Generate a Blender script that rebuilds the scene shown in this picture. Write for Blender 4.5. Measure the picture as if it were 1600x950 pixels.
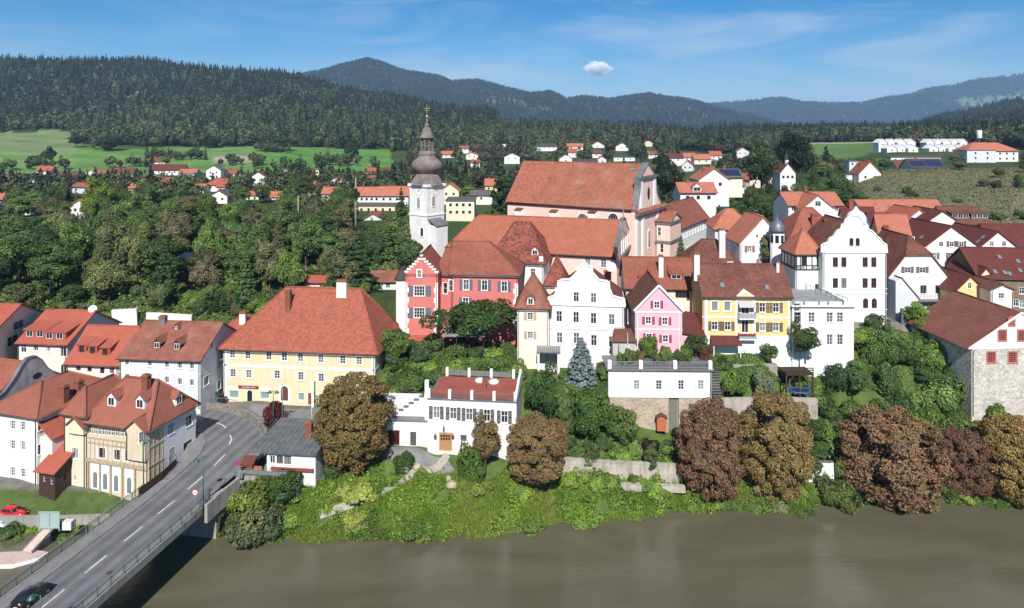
import bpy,bmesh,math,random
import numpy as np
from mathutils import Vector,Matrix

for o in list(bpy.data.objects):
    bpy.data.objects.remove(o)
SC=bpy.context.scene
COL=SC.collection
R=math.radians
rng=np.random.default_rng(7)
random.seed(7)

# ---------------------------------------------------------------- camera
# level drone camera 56 m above the river, 24 mm lens, lowered by lens shift
F,PX0,HY,CZ=1067.0,800.0,205.0,56.0
cam_d=bpy.data.cameras.new('camera')
cam_d.sensor_width=36.0
cam_d.lens=36.0*F/1600.0
cam_d.shift_y=-(475.0-HY)/1600.0
cam_d.clip_start=1.0
cam_d.clip_end=60000.0
cam=bpy.data.objects.new('camera',cam_d)
cam.location=(0,0,CZ)
cam.rotation_euler=(R(90),0,0)
COL.objects.link(cam)
SC.camera=cam

# ---------------------------------------------------------------- sky, sun, exposure
SUN_EL,SUN_AZ=R(41),R(-1.0)  # sun behind the camera
world=bpy.data.worlds.new('World')
SC.world=world
world.use_nodes=True
nt=world.node_tree
nt.nodes.clear()
def N(nt,t,**kw):
    n=nt.nodes.new(t)
    for k,v in kw.items():
        if k.startswith('i_'):
            n.inputs[k[2:].replace('_',' ')].default_value=v
        else:
            setattr(n,k,v)
    return n
sky=N(nt,'ShaderNodeTexSky',sky_type='NISHITA',sun_disc=False,sun_elevation=SUN_EL,
        sun_rotation=R(180)+SUN_AZ,altitude=400.0,air_density=1.0,dust_density=0.0,ozone_density=6.0)
bg=N(nt,'ShaderNodeBackground',i_Strength=0.066)
out=N(nt,'ShaderNodeOutputWorld')
# cirrus: long soft streaks over the whole sky dome, projected on a high plane
tc=N(nt,'ShaderNodeTexCoord')
mp=N(nt,'ShaderNodeMapping');mp.inputs['Rotation'].default_value=(0,R(21),0);mp.inputs['Scale'].default_value=(1.0,1.0,5.2)
nt.links.new(tc.outputs['Generated'],mp.inputs[0])
n1=N(nt,'ShaderNodeTexNoise',i_Scale=3.4,i_Detail=8.0,i_Roughness=0.58,i_Distortion=0.7)
nt.links.new(mp.outputs[0],n1.inputs['Vector'])
mp2=N(nt,'ShaderNodeMapping');mp2.inputs['Rotation'].default_value=(0,0,R(-20));mp2.inputs['Location'].default_value=(3.3,1.7,0)
nt.links.new(tc.outputs['Generated'],mp2.inputs[0])
n2=N(nt,'ShaderNodeTexNoise',i_Scale=2.6,i_Detail=3.0,i_Roughness=0.5)
nt.links.new(mp2.outputs[0],n2.inputs['Vector'])
r1=N(nt,'ShaderNodeMapRange',i_From_Min=0.38,i_From_Max=0.80);r1.interpolation_type='SMOOTHSTEP'
nt.links.new(n1.outputs[0],r1.inputs[0])
r2=N(nt,'ShaderNodeMapRange',i_From_Min=0.24,i_From_Max=0.58);r2.interpolation_type='SMOOTHSTEP'
nt.links.new(n2.outputs[0],r2.inputs[0])
mu=N(nt,'ShaderNodeMath',operation='MULTIPLY')
nt.links.new(r1.outputs[0],mu.inputs[0]);nt.links.new(r2.outputs[0],mu.inputs[1])
mu2=N(nt,'ShaderNodeMath',operation='MULTIPLY');mu2.inputs[1].default_value=0.55
nt.links.new(mu.outputs[0],mu2.inputs[0])
hsv=N(nt,'ShaderNodeHueSaturation',i_Saturation=1.42,i_Value=1.0)
nt.links.new(sky.outputs[0],hsv.inputs['Color'])
mx=N(nt,'ShaderNodeMix',data_type='RGBA')
nt.links.new(mu2.outputs[0],mx.inputs[0])
nt.links.new(hsv.outputs[0],mx.inputs[6]);mx.inputs[7].default_value=(7.6,8.4,9.3,1)
nt.links.new(mx.outputs[2],bg.inputs[0])
nt.links.new(bg.outputs[0],out.inputs[0])

sun_d=bpy.data.lights.new('sun','SUN')
sun_d.energy=4.9
sun_d.angle=R(0.53)
sun_d.color=(1.0,0.955,0.89)
sun=bpy.data.objects.new('sun',sun_d)
sun.rotation_euler=(R(90)-SUN_EL,0,SUN_AZ)
sun.location=(0,-200,300)
COL.objects.link(sun)

SC.view_settings.view_transform='Standard'
SC.view_settings.look='None'
SC.view_settings.exposure=0.50
SC.view_settings.gamma=1.0
SC.view_settings.use_curve_mapping=False
SC.render.engine='CYCLES'
SC.cycles.max_bounces=8
SC.cycles.diffuse_bounces=3
SC.cycles.glossy_bounces=3
SC.cycles.transmission_bounces=4
SC.cycles.transparent_max_bounces=6
SC.cycles.volume_bounces=6
SC.cycles.use_denoising=True
SC.cycles.caustics_reflective=False
SC.cycles.caustics_refractive=False

# ---------------------------------------------------------------- helpers
def W(px,py,Y):
    return Vector(((px-PX0)/F*Y,Y,CZ-(py-HY)/F*Y))
def Wz(px,py,z):
    return W(px,py,(CZ-z)*F/(py-HY))
def xat(px,Y):
    return(px-PX0)/F*Y
def zat(py,Y):
    return CZ-(py-HY)/F*Y

MATS={}
def lin(c):
    """sRGB 0-255 tuple -> linear"""
    return tuple((v/255/12.92)if v/255<=0.04045 else((v/255+0.055)/1.055)**2.4 for v in c)
def rgba(c):
    return(c[0],c[1],c[2],1.0)
def new_mat(name):
    m=bpy.data.materials.new(name)
    m.use_nodes=True
    t=m.node_tree
    b=t.nodes['Principled BSDF']
    return m,t,b
def plain(name,c,rough=0.6,metal=0.0,spec=0.4,var=0.0,scale=3.0,bump=0.0):
    if name in MATS:
        return MATS[name]
    m,t,b=new_mat(name)
    b.inputs['Roughness'].default_value=rough
    b.inputs['Metallic'].default_value=metal
    b.inputs['Specular IOR Level'].default_value=spec
    b.inputs['Base Color'].default_value=rgba(c)
    if var>0:
        tcn=N(t,'ShaderNodeTexCoord')
        nz=N(t,'ShaderNodeTexNoise',i_Scale=scale,i_Detail=6.0,i_Roughness=0.65)
        t.links.new(tcn.outputs['Object'],nz.inputs['Vector'])
        mr=N(t,'ShaderNodeMapRange',i_From_Min=0.3,i_From_Max=0.7,i_To_Min=1-var,i_To_Max=1+var*0.5)
        t.links.new(nz.outputs[0],mr.inputs[0])
        mm=N(t,'ShaderNodeMix',data_type='RGBA',blend_type='MULTIPLY')
        mm.inputs[0].default_value=1.0
        mm.inputs[6].default_value=rgba(c)
        t.links.new(mr.outputs[0],mm.inputs[7])
        t.links.new(mm.outputs[2],b.inputs['Base Color'])
        if bump>0:
            bp=N(t,'ShaderNodeBump',i_Strength=bump,i_Distance=0.05)
            t.links.new(nz.outputs[0],bp.inputs['Height'])
            t.links.new(bp.outputs[0],b.inputs['Normal'])
    MATS[name]=m
    return m

def tag(o,label=None,cat=None,group=None,kind=None):
    if label:o['label']=label
    if cat:o['category']=cat
    if group:o['group']=group
    if kind:o['kind']=kind
    return o
def empty(name,loc,rz=0.0,label=None,cat=None,group=None):
    o=bpy.data.objects.new(name,None)
    o.location=loc
    o.rotation_euler=(0,0,rz)
    o.empty_display_size=0.5
    COL.objects.link(o)
    return tag(o,label,cat,group)
def link(name,mesh,parent=None,loc=(0,0,0),rot=(0,0,0),scale=None):
    o=bpy.data.objects.new(name,mesh)
    COL.objects.link(o)
    o.location=loc
    o.rotation_euler=rot
    if scale:o.scale=scale
    if parent:o.parent=parent
    return o
def copy_tree(o,parent=None):
    c=o.copy()
    COL.objects.link(c)
    if parent:c.parent=parent
    for ch in list(o.children):
        copy_tree(ch,c)
    return c

class MB:
    """collects faces for ONE mesh"""
    def __init__(s):
        s.v=[];s.f=[];s.m=[];s.sm=[]
    def add(s,vs,fs,m=0,smooth=False):
        b=len(s.v)
        s.v+=[tuple(p)for p in vs]
        for f in fs:
            s.f.append([b+i for i in f]);s.m.append(m);s.sm.append(smooth)
        return s
    def quad(s,a,b,c,d,m=0):
        return s.add([a,b,c,d],[(0,1,2,3)],m)
    def poly(s,pts,m=0):
        return s.add(pts,[tuple(range(len(pts)))],m)
    def box(s,x0,x1,y0,y1,z0,z1,m=0):
        v=[(x0,y0,z0),(x1,y0,z0),(x1,y1,z0),(x0,y1,z0),(x0,y0,z1),(x1,y0,z1),(x1,y1,z1),(x0,y1,z1)]
        return s.add(v,[(0,3,2,1),(4,5,6,7),(0,1,5,4),(1,2,6,5),(2,3,7,6),(3,0,4,7)],m)
    def cbox(s,c,sx,sy,sz,m=0):
        return s.box(c[0]-sx/2,c[0]+sx/2,c[1]-sy/2,c[1]+sy/2,c[2],c[2]+sz,m)
    def bar(s,a,b,w,h=None,m=0):
        """box along a->b, w wide, h high (centred)"""
        h=h or w
        a=Vector(a);b=Vector(b);d=(b-a)
        if d.length<1e-6:return s
        d.normalize()
        up=Vector((0,0,1))if abs(d.z)<0.95 else Vector((0,1,0))
        r=d.cross(up).normalized()*(w/2)
        u=r.cross(d).normalized()*(h/2)
        v=[a-r-u,a+r-u,a+r+u,a-r+u,b-r-u,b+r-u,b+r+u,b-r+u]
        return s.add(v,[(0,3,2,1),(4,5,6,7),(0,1,5,4),(1,2,6,5),(2,3,7,6),(3,0,4,7)],m)
    def tube(s,pts,rad,n=8,m=0,smooth=True,cap=True):
        pts=[Vector(p)for p in pts]
        if not isinstance(rad,(list,tuple)):rad=[rad]*len(pts)
        b=len(s.v)
        for i,p in enumerate(pts):
            d=(pts[min(i+1,len(pts)-1)]-pts[max(i-1,0)])
            d=d.normalized()if d.length>1e-9 else Vector((0,0,1))
            up=Vector((0,0,1))if abs(d.z)<0.9 else Vector((1,0,0))
            r=d.cross(up).normalized();u=r.cross(d).normalized()
            for k in range(n):
                a=2*math.pi*k/n
                s.v.append(tuple(p+(r*math.cos(a)+u*math.sin(a))*rad[i]))
        for i in range(len(pts)-1):
            for k in range(n):
                k2=(k+1)%n
                s.f.append([b+i*n+k,b+i*n+k2,b+(i+1)*n+k2,b+(i+1)*n+k]);s.m.append(m);s.sm.append(smooth)
        if cap:
            s.f.append([b+k for k in range(n)][::-1]);s.m.append(m);s.sm.append(False)
            s.f.append([b+(len(pts)-1)*n+k for k in range(n)]);s.m.append(m);s.sm.append(False)
        return s
    def lathe(s,prof,n=16,c=(0,0),m=0,smooth=True,rot=0.0):
        b=len(s.v)
        for r,z in prof:
            for k in range(n):
                a=2*math.pi*k/n+rot
                s.v.append((c[0]+r*math.cos(a),c[1]+r*math.sin(a),z))
        for i in range(len(prof)-1):
            for k in range(n):
                k2=(k+1)%n
                s.f.append([b+i*n+k,b+i*n+k2,b+(i+1)*n+k2,b+(i+1)*n+k]);s.m.append(m);s.sm.append(smooth)
        s.f.append([b+k for k in range(n)][::-1]);s.m.append(m);s.sm.append(False)
        s.f.append([b+(len(prof)-1)*n+k for k in range(n)]);s.m.append(m);s.sm.append(False)
        return s
    def prism(s,poly,axis,a,b,m=0):
        """extrude 2-D polygon along axis ('x','y','z') from a to b"""
        def P(u,v,t):
            return(t,u,v)if axis=='x' else(u,t,v)if axis=='y' else(u,v,t)
        n=len(poly)
        vs=[P(u,v,a)for u,v in poly]+[P(u,v,b)for u,v in poly]
        fs=[tuple(range(n))[::-1],tuple(range(n,2*n))]+[(i,(i+1)%n,n+(i+1)%n,n+i)for i in range(n)]
        return s.add(vs,fs,m)
    def slab(s,pts,t,m=0):
        """planar polygon thickened by t downwards along its normal"""
        pts=[Vector(p)for p in pts]
        nrm=Vector((0,0,0))
        for i in range(len(pts)):
            a,b=pts[i],pts[(i+1)%len(pts)]
            nrm+=a.cross(b)
        nrm.normalize()
        if nrm.z<0:nrm=-nrm;pts=pts[::-1]
        lo=[p-nrm*t for p in pts]
        n=len(pts)
        fs=[tuple(range(n)),tuple(range(n,2*n))[::-1]]+[((i+1)%n,i,n+i,n+(i+1)%n)for i in range(n)]
        return s.add(pts+lo,fs,m)
    def mesh(s,name,mats,fix=True):
        me=bpy.data.meshes.new(name)
        me.from_pydata(s.v,[],s.f)
        for mt in(mats if isinstance(mats,(list,tuple))else[mats]):
            me.materials.append(mt)
        me.polygons.foreach_set('material_index',s.m)
        me.polygons.foreach_set('use_smooth',s.sm)
        if fix:
            bm=bmesh.new();bm.from_mesh(me)
            bmesh.ops.recalc_face_normals(bm,faces=bm.faces)
            bm.to_mesh(me);bm.free()
        me.update()
        return me
    def build(s,name,mats,parent=None,loc=(0,0,0),rot=(0,0,0),fix=True):
        return link(name,s.mesh(name,mats,fix),parent,loc,rot)

def fbm(x,y,seed=0,octs=4,base=1.0):
    """cheap smooth value noise on numpy arrays"""
    x=np.asarray(x,float);y=np.asarray(y,float)
    tot=np.zeros(np.broadcast(x,y).shape);amp=1.0;fr=base;s=0
    for o in range(octs):
        xi=np.floor(x*fr);yi=np.floor(y*fr)
        xf=x*fr-xi;yf=y*fr-yi
        xf=xf*xf*(3-2*xf);yf=yf*yf*(3-2*yf)
        def h(a,b):
            v=np.sin(a*127.1+b*311.7+(seed+o*17)*74.7)*43758.5453
            return v-np.floor(v)
        v=(h(xi,yi)*(1-xf)+h(xi+1,yi)*xf)*(1-yf)+(h(xi,yi+1)*(1-xf)+h(xi+1,yi+1)*xf)*yf
        tot+=(v-0.5)*amp;s+=amp;amp*=0.5;fr*=2.03
    return tot/s*2
# ---------------------------------------------------------------- terrain height
BANK=np.array([(-400,95),(-110,95),(-75,94.5),(-50,95),(-43,94),(-38,93.0),(-30,93.2),(-20,93.8),(-9,93.6),(-3,94.6),(2,96.8),(8,98.0),
                 (18,98.2),(25,100.2),(34,101.0),(42,100.0),(46,102),(54,102.5),(60,101.8),(68,102.6),(80,102.2),(120,103),(400,104)],float)
def bank_y(x):
    return np.interp(x,BANK[:,0],BANK[:,1])+0.5*fbm(x,0*np.asarray(x),3,3,0.22)
NEAR=[]
def _g(px,py,Y):NEAR.append(((px-PX0)/F*Y,Y,zat(py,Y)))
for a in[(450,790,97),(560,790,97.5),(600,763,101),(690,743,103.5),(720,710,106),(640,700,106),(770,765,101),(850,765,101),
          (490,764,100),(440,762,101),(520,735,104),(560,715,107),
          (400,640,118),(520,650,114),(450,690,107.5),(350,634,121),(460,632,122),
          (620,560,128),(640,600,119),(740,560,128),(700,590,119),(800,578,122),
          (640,514,142),(740,530,138),(690,545,132),(833,578,121),(920,577,123),(905,592,117),(900,640,112),(900,690,107.5),
          (1000,690,107.5),(1050,690,107.5),(880,700,106.5),(950,706,106),(1000,706,106),
          (1180,590,114),(1240,618,113),(1130,585,114),(1170,555,119),(1330,545,124),(1330,600,118),(1300,650,112),(1290,722,105.5),(1150,690,108),(1200,690,108),
          (1420,560,124),(1430,640,114),(1500,640,115),(1560,622,117),(1500,705,107.5),(1590,705,107.5),(1400,705,107.5),(1650,640,116),(1340,505,130),(1400,500,133)]:
    _g(*a)
NEAR+=[(-84,97,3.0),(-70,97,3.0),(-60,97,3.0),(-52,97.5,3.2),(-66,101,3.2),(-80,102,3.4),(-52,114,7.5),(-75,114,7.7),(-95,116,8),(-47,104,6.6),(-45,110,7.2),(-43,104,6.6),(-48,118,7.8),(-41,112,7.4),
         (-41.5,99.5,4.0),(-120,100,4),(-120,116,8),(-62,126,9.4),(-80,130,10),(-100,130,10),
         (-110,150,19),(-80,148,19),(-60,144,18.5),(-47,143,19.5),(-32,148,20.5),(-20,152,20),(-60,136,13.5),(-85,139,14),(-40,136,12.5),
         (-100,170,20.5),(-60,170,20.5),(-30,170,20.5),(0,170,19),(-100,215,21),(-50,215,21),(0,215,20.5),(60,215,20.5),
         (0,152,18),(20,140,18),(30,160,19),(50,145,18.3),(40,131,18),(60,135,18.3),(80,145,18),(100,150,18),(110,130,15),(60,170,19.5),(100,180,20),(110,215,23.5),(150,215,26),(140,180,21),(140,120,11),(140,108,6),
         (5,118,13),(8,118,13),(11.5,117.5,13),(2,119,13),(-14,132,14.8),(-20,131,14.8),(-8,131,14.5),(20,118.5,17.4),(27,118.5,17.4),(33,119,17.4),(16,127,17.5),(35,124,17.2)]
NEAR+=[(17,114.5,16.5),(25,114.5,16.5),(31,114.5,16.5),(17,110,8.6),(25,110,8.2),(31,110,8.2),(10,102,2.4),(18,102,2.6),(25,102.6,2.6),(14,106.5,6.2),(22,106.5,6.2),
         (41,116,16.2),(36,115.5,15.8),(44,112.5,12.4),(49,113,12.4),(-22,112,7.0),(-16,108,6.4),(-10,107,6.3),(-4,107,6.2),(0,108,7),(-16,113.5,12.5),(-6,113.5,13),(-19,110,6.8)]
NEAR=np.array(NEAR)
ROAD=np.array([(-53.6,48,6.2),(-49.4,71,6.2),(-45.7,92,6.2),(-44.3,99,6.55),(-43.8,104,6.9),(-44.7,108.5,7.2),(-47.6,112.6,7.4),(-52,115.0,7.5),(-60,116.0,7.6),(-75,116.6,7.7),(-110,118,8)])
def road_near(x,y):
    x=np.asarray(x,float);y=np.asarray(y,float)
    bd=np.full(np.broadcast(x,y).shape,1e9);bz=np.zeros(bd.shape)
    for(ax,ay,az),(bx,by,bz_)in zip(ROAD[2:-1],ROAD[3:]):
        L2=(bx-ax)**2+(by-ay)**2
        t=np.clip(((x-ax)*(bx-ax)+(y-ay)*(by-ay))/L2,0,1)
        d=np.hypot(x-(ax+t*(bx-ax)),y-(ay+t*(by-ay)))
        m=d<bd;bd=np.where(m,d,bd);bz=np.where(m,az+t*(bz_-az),bz)
    return bd,bz
def near_z(x,y):
    x=np.asarray(x,float);y=np.asarray(y,float)
    sh=np.broadcast(x,y).shape
    x=np.broadcast_to(x,sh).ravel();y=np.broadcast_to(y,sh).ravel()
    num=np.zeros(x.size);den=np.zeros(x.size)
    for a,b,c in NEAR:
        w=1.0/((x-a)**2+(y-b)**2+2.5)**2
        num+=w*c;den+=w
    return(num/den).reshape(sh)
# far profiles: image column -> (distance, height)
PC=[-1200,-300,0,100,200,400,600,700,800,1000,1100,1200,1300,1400,1500,1600,1900,2800]
PY=[180,260,340,420,520,600,700,850,1000,1200,1500,1800,2200,3000,3800,14000]
PZ={-1200:[20,20,20,20,20,22,28,40,58,95,170,220,200,120,60,60],
      -300:[21,21,21,21,21,24,32,44,56,100,190,238,220,120,60,60],
      0:[21,21,21,20.5,20.5,23,30,43,54,100,186,228,205,110,60,60],
      100:[21,21,21,20.5,20.5,23,30,44,57,100,182,222,200,110,60,60],
      200:[21,21,21,20.5,20.5,22.5,29,41,58,96,176,224,205,110,60,60],
      400:[21,21,21,20.5,20.5,24,31,40,56,90,160,190,170,100,60,60],
      600:[21,21,21,20.5,20.5,22,25,34,48,75,118,128,110,80,60,60],
      700:[20.5,20.5,20.5,20.5,20.5,22,26,36,46,66,90,88,80,60,60,60],
      800:[20,20,20.5,21,21.5,23,29,41,48,62,78,76,70,60,60,60],
      1000:[19.5,20,21,22,24,26,31,39,43,50,48,46,45,40,50,60],
      1100:[19.5,21,23,25,28,30,34,38,40,38,36,36,36,36,50,60],
      1200:[20,23,26,29,31,33,36,40,42,40,38,36,36,36,50,60],
      1300:[21,25.5,29,30.5,31,31,35,42,43,40,38,38,38,38,60,60],
      1400:[22,28.5,36.5,38,39.6,41,42,43,43,40,38,40,52,50,60,60],
      1500:[22.5,30.5,37,38.5,39.5,41,42,44,46,48,56,74,104,80,80,60],
      1600:[23.5,33,37,38.5,39.5,41,43,46,50,60,78,102,136,100,100,60],
      1900:[24,34,38,40,41,43,46,52,60,80,110,150,190,150,100,60],
      2800:[24,34,38,42,45,50,58,68,80,100,140,180,220,180,100,60]}
PT=np.array([PZ[c]for c in PC],float)
def far_z(x,y):
    x=np.asarray(x,float);y=np.asarray(y,float)
    px=np.clip(PX0+F*x/np.maximum(y,1),PC[0],PC[-1]);yy=np.clip(y,PY[0],PY[-1])
    pc=np.array(PC,float);py_=np.array(PY,float)
    i=np.clip(np.searchsorted(pc,px)-1,0,len(PC)-2);j=np.clip(np.searchsorted(py_,yy)-1,0,len(PY)-2)
    a=(px-pc[i])/(pc[i+1]-pc[i]);b=(yy-py_[j])/(py_[j+1]-py_[j])
    a=a*a*(3-2*a)
    z=(PT[i,j]*(1-a)+PT[i+1,j]*a)*(1-b)+(PT[i,j+1]*(1-a)+PT[i+1,j+1]*a)*b
    amp=np.clip((y-850)/600,0,1)*16
    return z+fbm(x,y,11,4,1/260.0)*amp
MA=np.array([(-600,150),(200,130),(420,128),(500,117),(540,105),(575,96),(600,103),(625,113),(660,119),(690,123),(705,131),(745,128),(790,140),(830,149),(862,146),(885,158),(915,153),(950,158),(985,153),(1012,149),(1040,154),(1075,158),(1120,169),(1170,182),(1210,193),(1260,203),(1500,215),(2400,210)],float)
MBp=np.array([(-600,190),(900,178),(1080,168),(1120,164),(1170,159),(1220,155),(1255,161),(1300,163),(1345,164),(1385,155),(1420,151),(1450,141),(1490,136),(1525,127),(1560,124),(1600,119),(1700,112),(2400,130)],float)
def smooth01(t):
    t=np.clip(t,0,1)
    return t*t*(3-2*t)
def mountain(x,y,prof,Yc,front,back,tree,seed):
    px=PX0+F*x/np.maximum(y,1)
    crest=CZ+(HY-np.interp(px,prof[:,0],prof[:,1]))*Yc/F-tree
    t=np.where(y<Yc,smooth01((y-(Yc-front))/front),smooth01(1-(y-Yc)/back))
    spur=fbm(x,y,seed,4,1/(front*0.42))*0.62
    side=np.clip(1-np.abs(y-Yc)/(front*0.25),0,1)
    tt=np.clip(t+spur*t*(1-t)*2.2,0,1)
    return crest*tt
def ground(x,y):
    x=np.asarray(x,float);y=np.asarray(y,float)
    t=smooth01((y-195)/70)
    n=near_z(x,np.minimum(y,270))
    f=far_z(x,y)
    z=n*(1-t)+f*t
    z=np.where(y>2300,np.maximum(z,mountain(x,y,MA,4500,1700,1500,14,21)),z)
    z=np.where(y>4500,np.maximum(z,mountain(x,y,MBp,7600,2300,2500,18,31)),z)
    if np.any((y>90)&(y<125)&(x<-30)):
        rd,rz=road_near(x,y)
        k=smooth01((8.5-rd)/3.0)*((y>95)&(y<126))
        z=z*(1-k)+np.minimum(z,rz-0.25)*k
    d=y-bank_y(x)
    z=np.where(d<14,np.minimum(z,-0.5+np.maximum(d,-6)*0.62),z)
    return z
def gz(x,y):
    return float(ground(np.array([x]),np.array([y]))[0])

def cover(x,y):
    """land-cover colour"""
    px=PX0+F*x/np.maximum(y,1)
    px=px+5*fbm(x,y,41,3,1/45.0);y=y+9*fbm(x,y,42,3,1/40.0)*(y>300)
    c=np.zeros(x.shape+(3,))
    def put(mask,col):
        m=np.clip(mask,0,1)[...,None]
        c[:]=c*(1-m)+np.array(col)*m
    put(np.ones(x.shape),(0.05,0.075,0.026))
    put((y<135)*1.0,(0.075,0.115,0.03))
    put(((y>100)&(y<135)&(x<-25))*1.0,(0.16,0.15,0.13))
    put(((y<101)&(x<-47))*1.0,(0.07,0.10,0.03))
    put(((y>124)&(y<195)&(x>8))*1.0,(0.17,0.16,0.145))
    # meadows beyond the left valley
    lim=np.interp(px,[-400,108,118,150,300,420,605,625],[1010,1010,830,800,800,820,850,500])
    md=((y>545+15*fbm(x,y,5,2,0.01))&(y<lim)&(px<625))
    put(md*1.0,(0.13,0.225,0.062))
    put((md&(y>720)&(px<130))*1.0,(0.155,0.21,0.085))
    put((md&(px>118)&(px<330))*1.0,(0.115,0.215,0.05))
    put((md&(px>335)&(px<405)&(y>640)&(y<700))*1.0,(0.30,0.26,0.18))
    put((md&(px>405))*1.0,(0.10,0.22,0.04))
    mow=1+0.13*np.sin((x*0.5+y*0.86)/7.0)*(fbm(x,y,43,2,1/90.0)>0)+0.16*fbm(x,y,44,4,1/60.0)
    c[md]*=mow[md][:,None]
    put((md&(fbm(x,y,45,3,1/55.0)>0.33))*0.5,(0.19,0.20,0.10))
    # field on the right plateau
    fd=((y>560)&(y<850)&(px>1235)&(px<1385))
    put(fd*1.0,(0.10,0.17,0.045))
    put((fd&(y>815))*1.0,(0.30,0.26,0.16))
    put(((y>360)&(y<450)&(px>1140)&(px<1180))*1.0,(0.10,0.20,0.045))
    # dry slope behind the old town
    dr=smooth01((px-1330)/40)*smooth01((y-205)/15)*smooth01((345-y)/20)
    put(dr,(0.165,0.16,0.085))
    put(((y>1000))*1.0,(0.032,0.045,0.02))
    rk=(fbm(x,y,133,3,1/70.0)>0.36)&(px>180)&(px<420)&(y>1040)&(y<1360);put(rk*0.9,(0.22,0.20,0.165))
    put((y>3000)*1.0,(0.03,0.042,0.022))
    sc=(fbm(x,y,77,3,1/420.0)>0.34)&(y>2800)
    put(sc*0.75,(0.13,0.13,0.09))
    mm=((px>1500)&(y>6300)&(y<6900));put(mm*1.0,(0.12,0.16,0.07))
    return c

us=np.concatenate([np.linspace(-3.2,-1.2,30)[:-1],np.linspace(-1.2,1.2,521),np.linspace(1.2,3.2,30)[1:]])
ys=[78,86]
while ys[-1]<160:ys.append(ys[-1]+0.9)
while ys[-1]<13500:ys.append(ys[-1]*1.021)
ys=np.array(ys)
U,V=np.meshgrid(us,ys)
gx=(U*V).ravel();gy=V.ravel()
gzv=ground(gx,gy)
nu,nv=len(us),len(ys)
gv=np.stack([gx,gy,gzv],1)
ii=np.arange((nv-1)*(nu-1));rr=ii//(nu-1);cc=ii%(nu-1)
gf=np.stack([rr*nu+cc,rr*nu+cc+1,(rr+1)*nu+cc+1,(rr+1)*nu+cc],1)
def np_mesh(name,v,f,mats,smooth=True,cols=None,colname='tint'):
    """v (n,3); f (m,k) array of same-size faces"""
    me=bpy.data.meshes.new(name)
    k=f.shape[1]
    me.vertices.add(len(v));me.vertices.foreach_set('co',v.astype(np.float32).ravel())
    me.loops.add(f.size);me.loops.foreach_set('vertex_index',f.astype(np.int32).ravel())
    me.polygons.add(len(f));me.polygons.foreach_set('loop_start',np.arange(0,f.size,k,dtype=np.int32))
    try:me.polygons.foreach_set('loop_total',np.full(len(f),k,dtype=np.int32))
    except Exception:pass
    me.polygons.foreach_set('use_smooth',np.full(len(f),smooth))
    if cols is not None:
        dom='POINT' if len(cols)==len(v)else 'FACE'
        at=me.attributes.new(colname,'FLOAT_COLOR',dom)
        at.data.foreach_set('color',np.concatenate([cols,np.ones((len(cols),1))],1).astype(np.float32).ravel())
    for m in(mats if isinstance(mats,(list,tuple))else[mats]):me.materials.append(m)
    me.update(calc_edges=True)
    me.validate()
    return me

m,t,b=new_mat('ground_cover')
at=N(t,'ShaderNodeAttribute',attribute_name='tint')
tcn=N(t,'ShaderNodeTexCoord')
nz=N(t,'ShaderNodeTexNoise',i_Scale=0.5,i_Detail=8.0,i_Roughness=0.72)
nz2=N(t,'ShaderNodeTexNoise',i_Scale=0.035,i_Detail=4.0,i_Roughness=0.6)
for n_ in(nz,nz2):t.links.new(tcn.outputs['Object'],n_.inputs['Vector'])
mr=N(t,'ShaderNodeMapRange',i_From_Min=0.3,i_From_Max=0.7,i_To_Min=0.62,i_To_Max=1.35)
t.links.new(nz.outputs[0],mr.inputs[0])
mr2=N(t,'ShaderNodeMapRange',i_From_Min=0.3,i_From_Max=0.7,i_To_Min=0.8,i_To_Max=1.2)
t.links.new(nz2.outputs[0],mr2.inputs[0])
mm_=N(t,'ShaderNodeMath',operation='MULTIPLY')
t.links.new(mr.outputs[0],mm_.inputs[0]);t.links.new(mr2.outputs[0],mm_.inputs[1])
vm=N(t,'ShaderNodeVectorMath',operation='SCALE')
t.links.new(at.outputs['Color'],vm.inputs[0]);t.links.new(mm_.outputs[0],vm.inputs['Scale'])
t.links.new(vm.outputs[0],b.inputs['Base Color'])
b.inputs['Roughness'].default_value=0.95;b.inputs['Specular IOR Level'].default_value=0.1
MATS['ground_cover']=m
go=link('ground',np_mesh('ground',gv,gf,m,True,cover(gx,gy)))
tag(go,kind='structure')

# ---------------------------------------------------------------- river
m,t,b=new_mat('river_water')
tcn=N(t,'ShaderNodeTexCoord')
mpn=N(t,'ShaderNodeMapping');mpn.inputs['Scale'].default_value=(0.35,1.0,1.0)
t.links.new(tcn.outputs['Object'],mpn.inputs[0])
w1=N(t,'ShaderNodeTexNoise',i_Scale=1.6,i_Detail=6.0,i_Roughness=0.66,i_Distortion=0.4)
w2=N(t,'ShaderNodeTexNoise',i_Scale=0.11,i_Detail=4.0,i_Roughness=0.55,i_Distortion=1.2)
t.links.new(mpn.outputs[0],w1.inputs['Vector']);t.links.new(mpn.outputs[0],w2.inputs['Vector'])
bp=N(t,'ShaderNodeBump',i_Strength=0.28,i_Distance=0.10)
t.links.new(w1.outputs[0],bp.inputs['Height'])
t.links.new(bp.outputs[0],b.inputs['Normal'])
cr=N(t,'ShaderNodeMix',data_type='RGBA')
mr=N(t,'ShaderNodeMapRange',i_From_Min=0.35,i_From_Max=0.68)
t.links.new(w2.outputs[0],mr.inputs[0]);t.links.new(mr.outputs[0],cr.inputs[0])
cr.inputs[6].default_value=(0.088,0.080,0.050,1);cr.inputs[7].default_value=(0.116,0.106,0.068,1)
t.links.new(cr.outputs[2],b.inputs['Base Color'])
rr_=N(t,'ShaderNodeMapRange',i_From_Min=0.35,i_From_Max=0.7,i_To_Min=0.03,i_To_Max=0.13)
t.links.new(w2.outputs[0],rr_.inputs[0]);t.links.new(rr_.outputs[0],b.inputs['Roughness'])
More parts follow.
